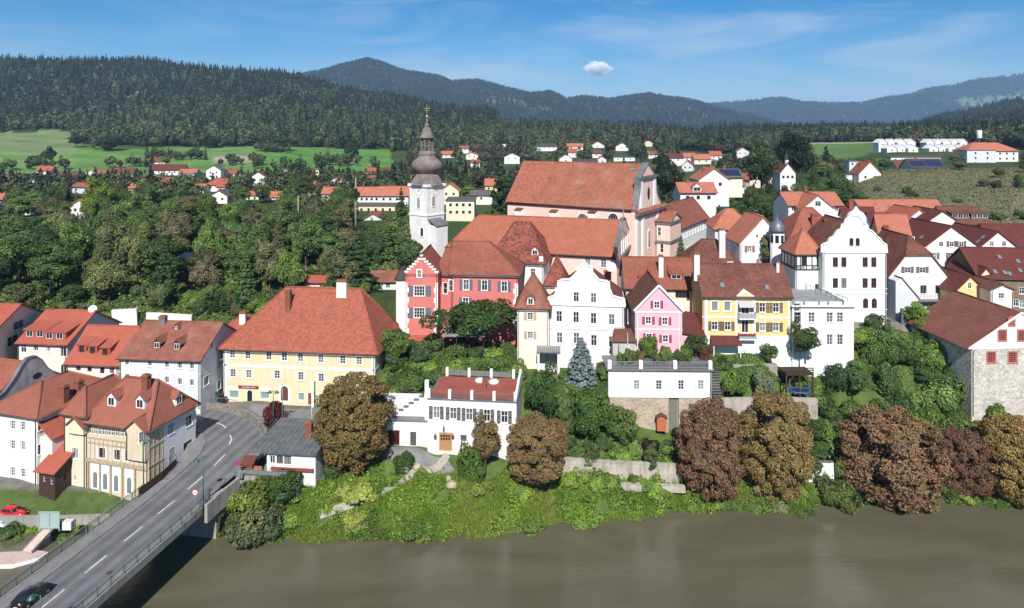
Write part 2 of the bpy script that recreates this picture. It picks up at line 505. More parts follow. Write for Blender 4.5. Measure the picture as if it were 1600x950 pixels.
b.inputs['IOR'].default_value=1.33
MATS['river_water']=m
mb=MB()
mb.quad((-900,-400,0),(900,-400,0),(900,112,0),(-900,112,0))
tag(mb.build('river',m),kind='structure')

# ---------------------------------------------------------------- haze
def build_haze():
    mb=MB()
    mb.box(-12500,12500,-700,14200,-8,770)
    m=bpy.data.materials.new('haze_air');m.use_nodes=True
    t=m.node_tree;t.nodes.clear()
    o_=t.nodes.new('ShaderNodeOutputMaterial')
    v=t.nodes.new('ShaderNodeVolumePrincipled')
    v.inputs['Color'].default_value=(0.42,0.66,1.0,1)
    v.inputs['Density'].default_value=0.000075
    v.inputs['Anisotropy'].default_value=0.0
    t.links.new(v.outputs[0],o_.inputs['Volume'])
    h=mb.build('haze',m)
    tag(h,kind='stuff')
build_haze()
# ---------------------------------------------------------------- building materials
def sc3(c,k):return tuple(v*k for v in c)
def mat_roof(name,srgb,speck=0.35,patch=0.25,dark=(0.05,0.03,0.025),course=0.30,k=0.66,bump=0.5,light=0.0,cell=0.34):
    if name in MATS:return MATS[name]
    c=sc3(lin(srgb),k);gy=sum(c)/3;c=tuple(0.84*v+0.16*u for v,u in zip(c,(gy*1.75,gy*1.1,gy*0.85)));c=sc3(c,1.06)
    m,t,b=new_mat(name)
    tcn=N(t,'ShaderNodeTexCoord')
    # one value per tile
    sn=N(t,'ShaderNodeVectorMath',operation='SNAP');sn.inputs[1].default_value=(cell,cell,cell*0.75)
    off=N(t,'ShaderNodeVectorMath',operation='ADD');off.inputs[1].default_value=(0.017,0.013,0.011)
    t.links.new(tcn.outputs['Object'],off.inputs[0]);t.links.new(off.outputs[0],sn.inputs[0])
    wn=N(t,'ShaderNodeTexWhiteNoise',noise_dimensions='3D');t.links.new(sn.outputs[0],wn.inputs['Vector'])
    n1=N(t,'ShaderNodeTexNoise',i_Scale=0.35,i_Detail=6.0,i_Roughness=0.65)
    n2=N(t,'ShaderNodeTexNoise',i_Scale=2.2,i_Detail=5.0,i_Roughness=0.7)
    for n_ in(n1,n2):t.links.new(tcn.outputs['Object'],n_.inputs['Vector'])
    # speckle: tiles above a threshold that drifts with the weathering patches
    th=N(t,'ShaderNodeMath',operation='MULTIPLY_ADD');th.inputs[1].default_value=1.1;th.inputs[2].default_value=-0.55
    t.links.new(n1.outputs[0],th.inputs[0])
    ad=N(t,'ShaderNodeMath',operation='ADD');t.links.new(wn.outputs['Value'],ad.inputs[0]);t.links.new(th.outputs[0],ad.inputs[1])
    ms=N(t,'ShaderNodeMapRange',i_From_Min=0.42,i_From_Max=0.80,i_To_Min=0.0,i_To_Max=speck);t.links.new(ad.outputs[0],ms.inputs[0])
    m1=N(t,'ShaderNodeMix',data_type='RGBA');m1.inputs[6].default_value=rgba(c);m1.inputs[7].default_value=rgba(dark)
    t.links.new(ms.outputs[0],m1.inputs[0])
    # per-tile tone + patches
    vt=N(t,'ShaderNodeMapRange',i_To_Min=1-0.5*speck,i_To_Max=1+0.35*speck);t.links.new(wn.outputs['Value'],vt.inputs[0])
    vp=N(t,'ShaderNodeMapRange',i_From_Min=0.3,i_From_Max=0.7,i_To_Min=1-patch,i_To_Max=1+patch*0.6);t.links.new(n1.outputs[0],vp.inputs[0])
    vq=N(t,'ShaderNodeMapRange',i_From_Min=0.3,i_From_Max=0.7,i_To_Min=1-patch*0.6,i_To_Max=1+patch*0.4);t.links.new(n2.outputs[0],vq.inputs[0])
    a1=N(t,'ShaderNodeMath',operation='MULTIPLY');t.links.new(vt.outputs[0],a1.inputs[0]);t.links.new(vp.outputs[0],a1.inputs[1])
    a2=N(t,'ShaderNodeMath',operation='MULTIPLY');t.links.new(a1.outputs[0],a2.inputs[0]);t.links.new(vq.outputs[0],a2.inputs[1])
    vm=N(t,'ShaderNodeVectorMath',operation='SCALE');t.links.new(m1.outputs[2],vm.inputs[0]);t.links.new(a2.outputs[0],vm.inputs['Scale'])
    last=vm.outputs[0]
    if light>0:  # pale lichen bloom
        n3=N(t,'ShaderNodeTexNoise',i_Scale=0.18,i_Detail=8.0,i_Roughness=0.75);t.links.new(tcn.outputs['Object'],n3.inputs['Vector'])
        ml=N(t,'ShaderNodeMapRange',i_From_Min=0.52,i_From_Max=0.72,i_To_Min=0.0,i_To_Max=light);t.links.new(n3.outputs[0],ml.inputs[0])
        m2=N(t,'ShaderNodeMix',data_type='RGBA');m2.inputs[7].default_value=(0.36,0.30,0.27,1)
        t.links.new(ml.outputs[0],m2.inputs[0]);t.links.new(last,m2.inputs[6]);last=m2.outputs[2]
    t.links.new(last,b.inputs['Base Color'])
    # courses
    sp=N(t,'ShaderNodeSeparateXYZ');t.links.new(tcn.outputs['Object'],sp.inputs[0])
    wz=N(t,'ShaderNodeMath',operation='MULTIPLY');wz.inputs[1].default_value=1.0/course;t.links.new(sp.outputs['Z'],wz.inputs[0])
    fr=N(t,'ShaderNodeMath',operation='FRACT');t.links.new(wz.outputs[0],fr.inputs[0])
    hs=N(t,'ShaderNodeMath',operation='ADD');t.links.new(fr.outputs[0],hs.inputs[0]);t.links.new(wn.outputs['Value'],hs.inputs[1])
    bp=N(t,'ShaderNodeBump',i_Strength=bump,i_Distance=0.04);bp.invert=True
    t.links.new(hs.outputs[0],bp.inputs['Height']);t.links.new(bp.outputs[0],b.inputs['Normal'])
    b.inputs['Roughness'].default_value=0.85;b.inputs['Specular IOR Level'].default_value=0.15
    MATS[name]=m
    return m
def mat_wall(name,srgb,k=0.80,var=0.10,stain=0.0):
    if name in MATS:return MATS[name]
    c=sc3(lin(srgb),k)
    m,t,b=new_mat(name)
    tcn=N(t,'ShaderNodeTexCoord')
    n1=N(t,'ShaderNodeTexNoise',i_Scale=0.55,i_Detail=8.0,i_Roughness=0.7)
    mpn=N(t,'ShaderNodeMapping');mpn.inputs['Scale'].default_value=(1.6,1.6,0.22)
    n2=N(t,'ShaderNodeTexNoise',i_Scale=1.0,i_Detail=5.0,i_Roughness=0.6)
    t.links.new(tcn.outputs['Object'],n1.inputs['Vector']);t.links.new(tcn.outputs['Object'],mpn.inputs[0]);t.links.new(mpn.outputs[0],n2.inputs['Vector'])
    v1=N(t,'ShaderNodeMapRange',i_From_Min=0.3,i_From_Max=0.7,i_To_Min=1-var,i_To_Max=1+var*0.4);t.links.new(n1.outputs[0],v1.inputs[0])
    v2=N(t,'ShaderNodeMapRange',i_From_Min=0.45,i_From_Max=0.8,i_To_Min=1.0,i_To_Max=1-var-stain);t.links.new(n2.outputs[0],v2.inputs[0])
    a1=N(t,'ShaderNodeMath',operation='MULTIPLY');t.links.new(v1.outputs[0],a1.inputs[0]);t.links.new(v2.outputs[0],a1.inputs[1])
    vm=N(t,'ShaderNodeVectorMath',operation='SCALE');vm.inputs[0].default_value=c;t.links.new(a1.outputs[0],vm.inputs['Scale'])
    t.links.new(vm.outputs[0],b.inputs['Base Color'])
    bp=N(t,'ShaderNodeBump',i_Strength=0.15,i_Distance=0.03);t.links.new(n1.outputs[0],bp.inputs['Height']);t.links.new(bp.outputs[0],b.inputs['Normal'])
    b.inputs['Roughness'].default_value=0.9;b.inputs['Specular IOR Level'].default_value=0.15
    MATS[name]=m
    return m
def mat_stone(name,c1,c2,mortar,scale=2.2,k=0.8,vscale=(1,1,1.7)):
    if name in MATS:return MATS[name]
    m,t,b=new_mat(name)
    tcn=N(t,'ShaderNodeTexCoord')
    mpn=N(t,'ShaderNodeMapping');mpn.inputs['Scale'].default_value=vscale
    t.links.new(tcn.outputs['Object'],mpn.inputs[0])
    vo=N(t,'ShaderNodeTexVoronoi',i_Scale=scale);ve=N(t,'ShaderNodeTexVoronoi',i_Scale=scale,feature='DISTANCE_TO_EDGE')
    n1=N(t,'ShaderNodeTexNoise',i_Scale=0.6,i_Detail=7.0,i_Roughness=0.7)
    for n_ in(vo,ve):t.links.new(mpn.outputs[0],n_.inputs['Vector'])
    t.links.new(tcn.outputs['Object'],n1.inputs['Vector'])
    sp=N(t,'ShaderNodeSeparateColor');t.links.new(vo.outputs['Color'],sp.inputs[0])
    m1=N(t,'ShaderNodeMix',data_type='RGBA');t.links.new(sp.outputs[0],m1.inputs[0])
    m1.inputs[6].default_value=rgba(sc3(lin(c1),k));m1.inputs[7].default_value=rgba(sc3(lin(c2),k))
    er=N(t,'ShaderNodeMapRange',i_From_Min=0.02,i_From_Max=0.10,i_To_Min=1.0,i_To_Max=0.0);t.links.new(ve.outputs['Distance'],er.inputs[0])
    m2=N(t,'ShaderNodeMix',data_type='RGBA');t.links.new(er.outputs[0],m2.inputs[0]);t.links.new(m1.outputs[2],m2.inputs[6]);m2.inputs[7].default_value=rgba(sc3(lin(mortar),k))
    v1=N(t,'ShaderNodeMapRange',i_From_Min=0.3,i_From_Max=0.7,i_To_Min=0.75,i_To_Max=1.15);t.links.new(n1.outputs[0],v1.inputs[0])
    vm=N(t,'ShaderNodeVectorMath',operation='SCALE');t.links.new(m2.outputs[2],vm.inputs[0]);t.links.new(v1.outputs[0],vm.inputs['Scale'])
    t.links.new(vm.outputs[0],b.inputs['Base Color'])
    bp=N(t,'ShaderNodeBump',i_Strength=0.8,i_Distance=0.08);t.links.new(ve.outputs['Distance'],bp.inputs['Height']);t.links.new(bp.outputs[0],b.inputs['Normal'])
    b.inputs['Roughness'].default_value=0.95;b.inputs['Specular IOR Level'].default_value=0.1
    MATS[name]=m
    return m

GLASS=plain('window_glass',(0.020,0.024,0.030),0.12,spec=0.5)
GLASS3=plain('window_glass_curtain',(0.09,0.095,0.10),0.15,spec=0.5)
GLASS2=plain('window_glass_pale',(0.17,0.20,0.21),0.2,spec=0.5)
FRAME_W=plain('frame_white',(0.74,0.74,0.72),0.5)
FRAME_B=plain('frame_brown',(0.10,0.045,0.03),0.5)
FRAME_R=plain('frame_darkred',(0.14,0.03,0.035),0.5)
FRAME_G=plain('frame_grey',(0.30,0.30,0.30),0.5)
METAL_D=plain('gutter_metal',(0.10,0.085,0.08),0.5,metal=0.3,var=0.3,scale=1.2)
METAL_G=plain('sheet_metal_grey',(0.22,0.225,0.225),0.5,metal=0.4,var=0.35,scale=0.8)
BRICK=mat_stone('chimney_brick',(165,95,75),(140,75,60),(150,120,105),4.0,0.75,(1,1,2.5))
WHITE=mat_wall('plaster_white',(248,247,244),0.78,0.12,0.10)
TRIM=mat_wall('trim_white',(250,250,248),0.82,0.05)
WOOD_D=plain('dark_wood',(0.055,0.030,0.020),0.8,var=0.4,scale=4)
WOOD_M=plain('weathered_wood',(0.42,0.35,0.24),0.85,var=0.4,scale=3)
SHUT={'green':plain('shutter_darkgreen',(0.035,0.042,0.035),0.6,var=0.2),'brown':plain('shutter_brown',(0.085,0.06,0.045),0.6,var=0.2),
        'blue':plain('shutter_blue',(0.05,0.115,0.15),0.6,var=0.2),'red':plain('shutter_red',(0.26,0.02,0.05),0.6,var=0.2),
        'tan':plain('shutter_tan',(0.42,0.28,0.20),0.6,var=0.2),'white':plain('shutter_white',(0.62,0.60,0.60),0.6,var=0.1),
        'black':plain('shutter_black',(0.03,0.03,0.032),0.6,var=0.2)}

CACHE={}
def cached(key,fn):
    if key not in CACHE:CACHE[key]=fn()
    return CACHE[key]
def q1(v):return round(v*20)/20

def arch_pts(w,h,n=8):
    """outline of an arched opening centred at origin, counter-clockwise from bottom left"""
    r=w/2
    pts=[(-r,-h/2),(r,-h/2)]
    for k in range(n+1):
        a=math.pi*k/n
        pts.append((r*math.cos(a),h/2-r+r*math.sin(a)))
    return pts
def frame_mesh(w,h,nv,tr,fm,y0,y1,arch):
    def f():
        mb=MB();t=0.075 if w>0.6 else 0.05
        if arch:
            p=arch_pts(w,h);q=arch_pts(w-2*t,h-2*t)
            n=len(p)
            for i in range(n):
                j=(i+1)%n
                a,b_,c,d=p[i],p[j],q[j],q[i]
                mb.add([(a[0],y0,a[1]),(b_[0],y0,b_[1]),(c[0],y0,c[1]),(d[0],y0,d[1]),(a[0],y1,a[1]),(b_[0],y1,b_[1]),(c[0],y1,c[1]),(d[0],y1,d[1])],
                       [(0,1,2,3),(7,6,5,4),(0,4,5,1),(2,6,7,3)])
        else:
            mb.box(-w/2,-w/2+t,y0,y1,-h/2,h/2);mb.box(w/2-t,w/2,y0,y1,-h/2,h/2)
            mb.box(-w/2+t,w/2-t,y0,y1,h/2-t,h/2);mb.box(-w/2+t,w/2-t,y0,y1,-h/2,-h/2+t)
        zs=[-h/2+t+(h-2*t)*k for k in tr]
        for i in range(nv):
            x=-w/2+w*(i+1)/(nv+1)
            mb.box(x-t*0.5,x+t*0.5,y0+0.005,y1,-h/2+t,h/2-t)
        segs=[-w/2+t]+[-w/2+w*(i+1)/(nv+1)for i in range(nv)]+[w/2-t]
        for z in zs:
            for i in range(len(segs)-1):
                a=segs[i]+(t*0.5 if i else 0);b_=segs[i+1]-(t*0.5 if i<len(segs)-2 else 0)
                mb.box(a,b_,y0+0.01,y1,z-t*0.35,z+t*0.35)
        return mb.mesh('window',fm)
    return cached(('fr',q1(w),q1(h),nv,tuple(tr),fm.name,y0,arch),f)
def pane_mesh(w,h,gm,y,arch):
    def f():
        mb=MB()
        pts=arch_pts(w-0.04,h-0.04)if arch else[(-w/2+.02,-h/2+.02),(w/2-.02,-h/2+.02),(w/2-.02,h/2-.02),(-w/2+.02,h/2-.02)]
        mb.poly([(a,y,b_)for a,b_ in pts])
        return mb.mesh('pane',gm)
    return cached(('pn',q1(w),q1(h),gm.name,y,arch),f)
def shutter_mesh(w,h,col):
    def f():
        mb=MB();t=0.07
        mb.box(0,t,-0.045,0,-h/2,h/2);mb.box(w-t,w,-0.045,0,-h/2,h/2)
        mb.box(t,w-t,-0.045,0,h/2-t,h/2);mb.box(t,w-t,-0.045,0,-h/2,-h/2+t);mb.box(t,w-t,-0.045,0,-t/2,t/2)
        n=max(3,int(h/0.16));
        for i in range(n):
            z=-h/2+t+(h-2*t)*(i+0.5)/n
            mb.add([(t,-0.035,z-0.05),(w-t,-0.035,z-0.05),(w-t,-0.008,z+0.05),(t,-0.008,z+0.05)],[(0,1,2,3)])
        return mb.mesh('shutter',SHUT[col])
    return cached(('sh',q1(w),q1(h),col),f)
def surround_mesh(w,h,t,m,sill,arch,hood=False):
    def f():
        mb=MB();d=0.04
        if arch:
            p=arch_pts(w+2*t,h+2*t);q=arch_pts(w,h);n=len(p)
            for i in range(n):
                j=(i+1)%n
                a,b_,c,e=p[i],p[j],q[j],q[i]
                mb.add([(a[0],-d,a[1]),(b_[0],-d,b_[1]),(c[0],-d,c[1]),(e[0],-d,e[1]),(a[0],0.01,a[1]),(b_[0],0.01,b_[1]),(c[0],0.01,c[1]),(e[0],0.01,e[1])],
                       [(0,1,2,3),(0,4,5,1),(2,6,7,3)])
        else:
            mb.box(-w/2-t,-w/2,-d,0.01,-h/2,h/2+t);mb.box(w/2,w/2+t,-d,0.01,-h/2,h/2+t)
            mb.box(-w/2,w/2,-d,0.01,h/2,h/2+t)
            if not sill:mb.box(-w/2-t,w/2+t,-d,0.01,-h/2-t,-h/2)
        if sill:mb.box(-w/2-t-.03,w/2+t+.03,-0.13,0.01,-h/2-0.09,-h/2)
        if hood:mb.box(-w/2-t-.08,w/2+t+.08,-0.20,0.01,h/2+t+.12,h/2+t+.26)
        return mb.mesh('surround',m)
    return cached(('su',q1(w),q1(h),t,m.name,sill,arch,hood),f)

class House:
    """building with its front-left corner at image column px_l and distance Y; front runs at angle ang (degrees)"""
    def __init__(s,name,label,cat,px_l,px_r,Y,ang,depth,zb,zt,wall,anchor='l',group=None,found=6.0,w=None):
        a=R(ang);s.a=a
        d=Vector((math.cos(a),math.sin(a),0));n=Vector((-math.sin(a),math.cos(a),0))
        if anchor=='l':
            P=Vector((xat(px_l,Y),Y,0))
            k=(px_r-PX0)/F if px_r is not None else 0
            s.w=w if w else(k*P.y-P.x)/(d.x-k*d.y)
        else:
            Q=Vector((xat(px_r,Y),Y,0));k=(px_l-PX0)/F if px_l is not None else 0
            s.w=w if w else(Q.x-k*Q.y)/(d.x-k*d.y)
            P=Q-d*s.w
        s.P=P;s.dir=d;s.nrm=n;s.d=depth;s.zb=zb;s.h=zt-zb;s.found=found
        s.wall=wall
        s.root=empty(name,(P.x,P.y,zb),a,label,cat,group)
        s.faces={'F':(Vector((0,0,0)),Vector((1,0,0)),s.w,0.0),'R':(Vector((s.w,0,0)),Vector((0,1,0)),depth,math.pi/2),
                   'B':(Vector((s.w,depth,0)),Vector((-1,0,0)),s.w,math.pi),'L':(Vector((0,depth,0)),Vector((0,-1,0)),depth,-math.pi/2)}
        s.op={k:[]for k in 'FRBL'}
        s.tops={}  # face -> gable outline above the eaves [(s,z)...]
        s.planes=[]
        s.wparts=[]
        s.wtop=s.h
    def loc(s,p):
        """world -> local"""
        q=Vector(p)-Vector((s.P.x,s.P.y,s.zb));return Vector((q.dot(s.dir),q.dot(s.nrm),q.z))
    def wld(s,p):
        return Vector((s.P.x,s.P.y,s.zb))+s.dir*p[0]+s.nrm*p[1]+Vector((0,0,p[2]))
    def ray(s,px,py):
        o=s.loc((0,0,CZ));e=s.loc(W(px,py,100.0));return o,(e-o)
    def onface(s,face,px,py,out=0.0):
        o,r=s.ray(px,py);fo,fd,L,rz=s.faces[face]
        nn=Vector((fd.y,-fd.x,0))
        t=((fo+nn*out)-o).dot(nn)/r.dot(nn)
        p=o+r*t
        return(p-fo).dot(fd),p.z
    def onroof(s,px,py):
        o,r=s.ray(px,py);best=None
        for(a,b,c)in s.planes:
            den=r.z-a*r.x-b*r.y
            if abs(den)<1e-9:continue
            t=(a*o.x+b*o.y+c-o.z)/den
            if t<=0:continue
            p=o+r*t
            if abs(min(A*p.x+B*p.y+C for A,B,C in s.planes)-p.z)<0.3 and(best is None or t<best[0]):best=(t,p,(a,b,c))
        return best
    # ---- openings
    def win(s,face,px,py,w=1.1,h=1.6,nv=1,tr=(0.62,),shut=None,sur=0.12,surm=None,fm=None,gm=None,sill=True,arch=False,name='window',local=False,hood=False,proud=False,label=None):
        fm=fm or FRAME_W;gm=gm or random.choices([GLASS,GLASS3,GLASS2],[0.66,0.24,0.10])[0];surm=surm or TRIM
        w=q1(w);h=q1(h)
        if local:sx,z=px,py
        else:sx,z=s.onface(face,px,py)
        fo,fd,L,rz=s.faces[face]
        cut=(not arch and not proud and z+h/2<s.h-0.05 and sx-w/2>0.05 and sx+w/2<L-0.05)
        if cut:s.op[face].append((sx-w/2,sx+w/2,z-h/2,z+h/2))
        y0,y1=(0.13,0.20)if cut else(-0.055,0.02)
        base=fo+fd*sx+Vector((0,0,z))
        o=link(name,frame_mesh(w,h,nv,tr,fm,y0,y1,arch),s.root,base,(0,0,rz))
        if label:o['label']=label
        link('pane',pane_mesh(w,h,gm,0.19 if cut else-0.02,arch),o)
        if sur:link('surround',surround_mesh(w,h,sur,surm,sill,arch,hood),o)
        if shut:
            sw=w*0.52
            g=sur+0.02 if sur else 0.02
            link('shutter',shutter_mesh(sw,h+0.1,shut),o,(-w/2-sw-g,-0.01,0));link('shutter',shutter_mesh(sw,h+0.1,shut),o,(w/2+g,-0.01,0))
        return o
    def wins(s,face,lst,**kw):
        for px,py in lst:s.win(face,px,py,**kw)
    def door(s,face,px,py_base,w=1.2,h=2.3,mat=None,arch=False,sur=0.15,surm=None,name='door',label=None):
        sx,z=s.onface(face,px,py_base)
        fo,fd,L,rz=s.faces[face]
        base=fo+fd*sx+Vector((0,0,z+h/2))
        mb=MB();mat=mat or WOOD_D
        if arch:
            p=arch_pts(w,h);mb.prism(p,'y',-0.03,0.05)
        else:
            mb.box(-w/2,w/2,-0.03,0.05,-h/2,h/2)
            for i in(-1,1):
                for(a,b_)in((-0.42,-0.05),(0.05,0.42)):
                    mb.box(i*w*0.24-w*0.17,i*w*0.24+w*0.17,-0.05,-0.03,a*h,b_*h)
        o=mb.build(name,mat,s.root,base,(0,0,rz))
        if label:o['label']=label
        if sur:link('surround',surround_mesh(q1(w),q1(h),sur,surm or TRIM,False,arch),o)
        hb=MB();hb.box(w*0.36,w*0.42,-0.10,-0.05,-0.1,0.08);hb.build('handle',METAL_G,o)
        return o
    def gable_tri(s,face,rise):
        L=s.faces[face][2]
        s.tops[face]=[(0,s.h),(L,s.h),(L/2,s.h+rise)]
    def walls(s,name='wall',skip=''):
        mb=MB();zb=-s.found
        for k,(fo,fd,L,rz)in s.faces.items():
            if k in skip:continue
            nn=Vector((fd.y,-fd.x,0))
            ops=s.op[k]
            xs=sorted({0.0,L}|{v for o in ops for v in o[:2]});zs=sorted({zb,s.wtop}|{v for o in ops for v in o[2:]})
            P=lambda u,z,y=0.0:fo+fd*u-nn*y+Vector((0,0,z))
            for i in range(len(xs)-1):
                run=None
                for j in range(len(zs)-1):
                    xm=(xs[i]+xs[i+1])/2;zm=(zs[j]+zs[j+1])/2
                    hole=any(o[0]<xm<o[1]and o[2]<zm<o[3]for o in ops)
                    if not hole:
                        if run is None:run=zs[j]
                        if j==len(zs)-2:mb.quad(P(xs[i],run),P(xs[i+1],run),P(xs[i+1],zs[j+1]),P(xs[i],zs[j+1]))
                    elif run is not None:
                        mb.quad(P(xs[i],run),P(xs[i+1],run),P(xs[i+1],zs[j]),P(xs[i],zs[j]));run=None
            for(x0,x1,z0,z1)in ops:
                e=0.22
                mb.quad(P(x0,z0),P(x0,z0,e),P(x0,z1,e),P(x0,z1));mb.quad(P(x1,z0,e),P(x1,z0),P(x1,z1),P(x1,z1,e))
                mb.quad(P(x0,z0),P(x1,z0),P(x1,z0,e),P(x0,z0,e));mb.quad(P(x0,z1,e),P(x1,z1,e),P(x1,z1),P(x0,z1))
            if k in s.tops:mb.poly([P(u,z)for u,z in s.tops[k]])
        o=mb.build(name,s.wall,s.root,fix=False)
        if s.planes and s.P.y<152 and s.h>4:
            for x in(0.2,s.w-0.2):
                m2=MB();m2.tube([(x,-0.45,s.h-0.1),(x,-0.12,s.h-0.7),(x,-0.12,0.0)],0.055,6);m2.build('downpipe',METAL_D,s.root)
        return o
    # ---- trim
    def band(s,z,h=0.25,out=0.10,mat=None,faces='FR',name='cornice',py=None,x0=None,x1=None):
        if py is not None:z=s.onface('F',*py)[1]
        mb=MB()
        for k in faces:
            fo,fd,L,rz=s.faces[k];nn=Vector((fd.y,-fd.x,0))
            a=-out if k in 'FB' else 0.0;b_=L+out if k in 'FB' else L
            if x0 is not None:a,b_=x0,x1
            v=[]
            for zz in(z-h/2,z+h/2):
                for u,y in((a,0),(b_,0),(b_,out),(a,out)):v.append(fo+fd*u+nn*y+Vector((0,0,zz)))
            mb.add(v,[(0,1,2,3),(7,6,5,4),(0,4,5,1),(1,5,6,2),(2,6,7,3),(3,7,4,0)])
        return mb.build(name,mat or TRIM,s.root)
    def pilaster(s,face,xs,z0,z1,w=0.5,out=0.05,mat=None,name='pilaster'):
        fo,fd,L,rz=s.faces[face]
        for x in xs:
            mb=MB();mb.box(-w/2,w/2,-out,0.02,z0,z1)
            mb.build(name,mat or TRIM,s.root,fo+fd*x,(0,0,rz))
    # ---- roofs
    def _finish_roof(s,mb,mat,ridges,ridge_mat,eaves,name='roof'):
        r=mb.build(name,mat,s.root)
        if ridges:
            m2=MB()
            for a,b_ in ridges:m2.tube([Vector(a)+Vector((0,0,0.0)),Vector(b_)+Vector((0,0,0.0))],0.16,6)
            m2.build('ridge_tiles',ridge_mat or mat,r)
        if eaves:
            m3=MB()
            for a,b_ in eaves:m3.tube([Vector(a)+Vector((0,0,-0.12)),Vector(b_)+Vector((0,0,-0.12))],0.09,6)
            m3.build('gutter',METAL_D,r)
        s.roof=r
        return r
    def roof_gable(s,axis,rise,mat,o=0.5,og=0.35,t=0.22,ridge_mat=None,zoff=0.0,name='roof'):
        w,d,h=s.w,s.d,s.h+zoff
        mb=MB()
        if axis=='x':
            m=rise/(d/2+o);ze=h;s.wtop=h+m*o-t*1.2
            mb.slab([(-og,-o,ze),(w+og,-o,ze),(w+og,d/2,h+rise),(-og,d/2,h+rise)],t)
            mb.slab([(-og,d+o,ze),(w+og,d+o,ze),(w+og,d/2,h+rise),(-og,d/2,h+rise)],t)
            s.planes=[(0,m,h+m*o),(0,-m,h+m*(d+o))]
            rid=[((-og,d/2,h+rise),(w+og,d/2,h+rise))];ev=[((-og,-o-.05,ze),(w+og,-o-.05,ze))]
            for f in 'LR':s.tops[f]=[(0,s.wtop),(d,s.wtop),(d/2,h+rise-t*1.2)]
        else:
            m=rise/(w/2+o);ze=h;s.wtop=h+m*o-t*1.2
            mb.slab([(-o,-og,ze),(w/2,-og,h+rise),(w/2,d+og,h+rise),(-o,d+og,ze)],t)
            mb.slab([(w+o,-og,ze),(w/2,-og,h+rise),(w/2,d+og,h+rise),(w+o,d+og,ze)],t)
            s.planes=[(m,0,h+m*o),(-m,0,h+m*(w+o))]
            rid=[((w/2,-og,h+rise),(w/2,d+og,h+rise))];ev=[((-o-.05,-og,ze),(-o-.05,d+og,ze)),((w+o+.05,-og,ze),(w+o+.05,d+og,ze))]
            for f in 'FB':s.tops[f]=[(0,s.wtop),(w,s.wtop),(w/2,h+rise-t*1.2)]
        return s._finish_roof(mb,mat,rid,ridge_mat,ev,name)
    def roof_hip(s,rise,mat,o=0.5,t=0.22,ridge=None,ridge_mat=None,axis='x',name='roof',yr=None):
        """hipped roof; ridge = (start, end) along axis, default 45-degree plan hips"""
        w,d,h=s.w,s.d,s.h
        mb=MB()
        x0,x1,y0,y1=-o,w+o,-o,d+o
        if axis=='x':
            yc=d/2 if yr is None else yr
            m=rise/(yc+o);ze=h;zr=h+rise
            a,b_=ridge if ridge else(d/2,w-d/2)
            A,B=(a,yc,zr),(b_,yc,zr)
        else:
            xc=w/2;m=rise/(xc+o);ze=h;zr=h+rise
            a,b_=ridge if ridge else(w/2,d-w/2)
            A,B=(xc,a,zr),(xc,b_,zr)
        c=[(x0,y0,ze),(x1,y0,ze),(x1,y1,ze),(x0,y1,ze)]
        if axis=='x':P=[[c[0],c[1],B,A],[c[2],c[3],A,B],[c[1],c[2],B],[c[3],c[0],A]]
        else:P=[[c[0],c[1],A],[c[2],c[3],B],[c[1],c[2],B,A],[c[3],c[0],A,B]]
        same=(Vector(A)-Vector(B)).length<0.05
        for p in P:
            if same:p=p[:2]+[A]
            mb.slab(p,t)
            q=[Vector(v)for v in p[:3]];nn=(q[1]-q[0]).cross(q[2]-q[0])
            if abs(nn.z)>1e-6:s.planes.append((-nn.x/nn.z,-nn.y/nn.z,q[0].dot(nn)/nn.z))
        rid=[(c[0],A),(c[1],B if axis=='x' else A),(c[2],B),(c[3],A if axis=='x' else B)]+([]if same else[(A,B)])
        ev=[(Vector(c[0])+Vector((0,-.05,0)),Vector(c[1])+Vector((0,-.05,0))),(Vector(c[1])+Vector((.05,0,0)),Vector(c[2])+Vector((.05,0,0))),(Vector(c[3])+Vector((-.05,0,0)),Vector(c[0])+Vector((-.05,0,0)))]
        return s._finish_roof(mb,mat,rid,ridge_mat,ev,name)
    def roof_halfhip(s,rise,zc,mat,o=0.4,og=0.3,t=0.2,yh=2.5):
        w,d,h=s.w,s.d,s.h
        m=rise/(w/2+o);zr=h+rise;s.wtop=h+m*o-t*1.2
        xl=-o+zc/m;xr=w-xl
        mb=MB()
        mb.slab([(-o,-og,h),(xl,-og,h+zc),(w/2,yh,zr),(w/2,d+og,zr),(-o,d+og,h)],t)
        mb.slab([(w+o,-og,h),(xr,-og,h+zc),(w/2,yh,zr),(w/2,d+og,zr),(w+o,d+og,h)],t)
        mb.slab([(xl,-og,h+zc),(xr,-og,h+zc),(w/2,yh,zr)],t)
        s.planes=[(m,0,h+m*o),(-m,0,h+m*(w+o))]
        s.tops['F']=[(0,s.wtop),(w,s.wtop),(xr,h+zc-t),(xl,h+zc-t)];s.tops['B']=[(0,s.wtop),(w,s.wtop),(w/2,zr-t)]
        return s._finish_roof(mb,mat,[((w/2,yh,zr),(w/2,d+og,zr)),((xl,-og,h+zc),(w/2,yh,zr)),((xr,-og,h+zc),(w/2,yh,zr))],None,[((xl,-og-.05,h+zc),(xr,-og-.05,h+zc))])
    def chimney(s,px,py,w=0.9,d=0.8,h=1.8,mat=None,cap=True,label=None):
        hit=s.onroof(px,py)
        if not hit:return None
        p=hit[1]
        mb=MB();mb.box(-w/2,w/2,-d/2,d/2,-1.6,h)
        o=mb.build('chimney',mat or BRICK,s.root,p)
        if label:o['label']=label
        if cap:
            m2=MB();m2.box(-w/2-.1,w/2+.1,-d/2-.1,d/2+.1,h,h+0.14)
            m2.box(-w/2+.08,w/2-.08,-d/2+.08,d/2-.08,h+0.14,h+0.34)
            m2.build('chimney_cap',MATS.get('roof_default')or BRICK,o)
        return o
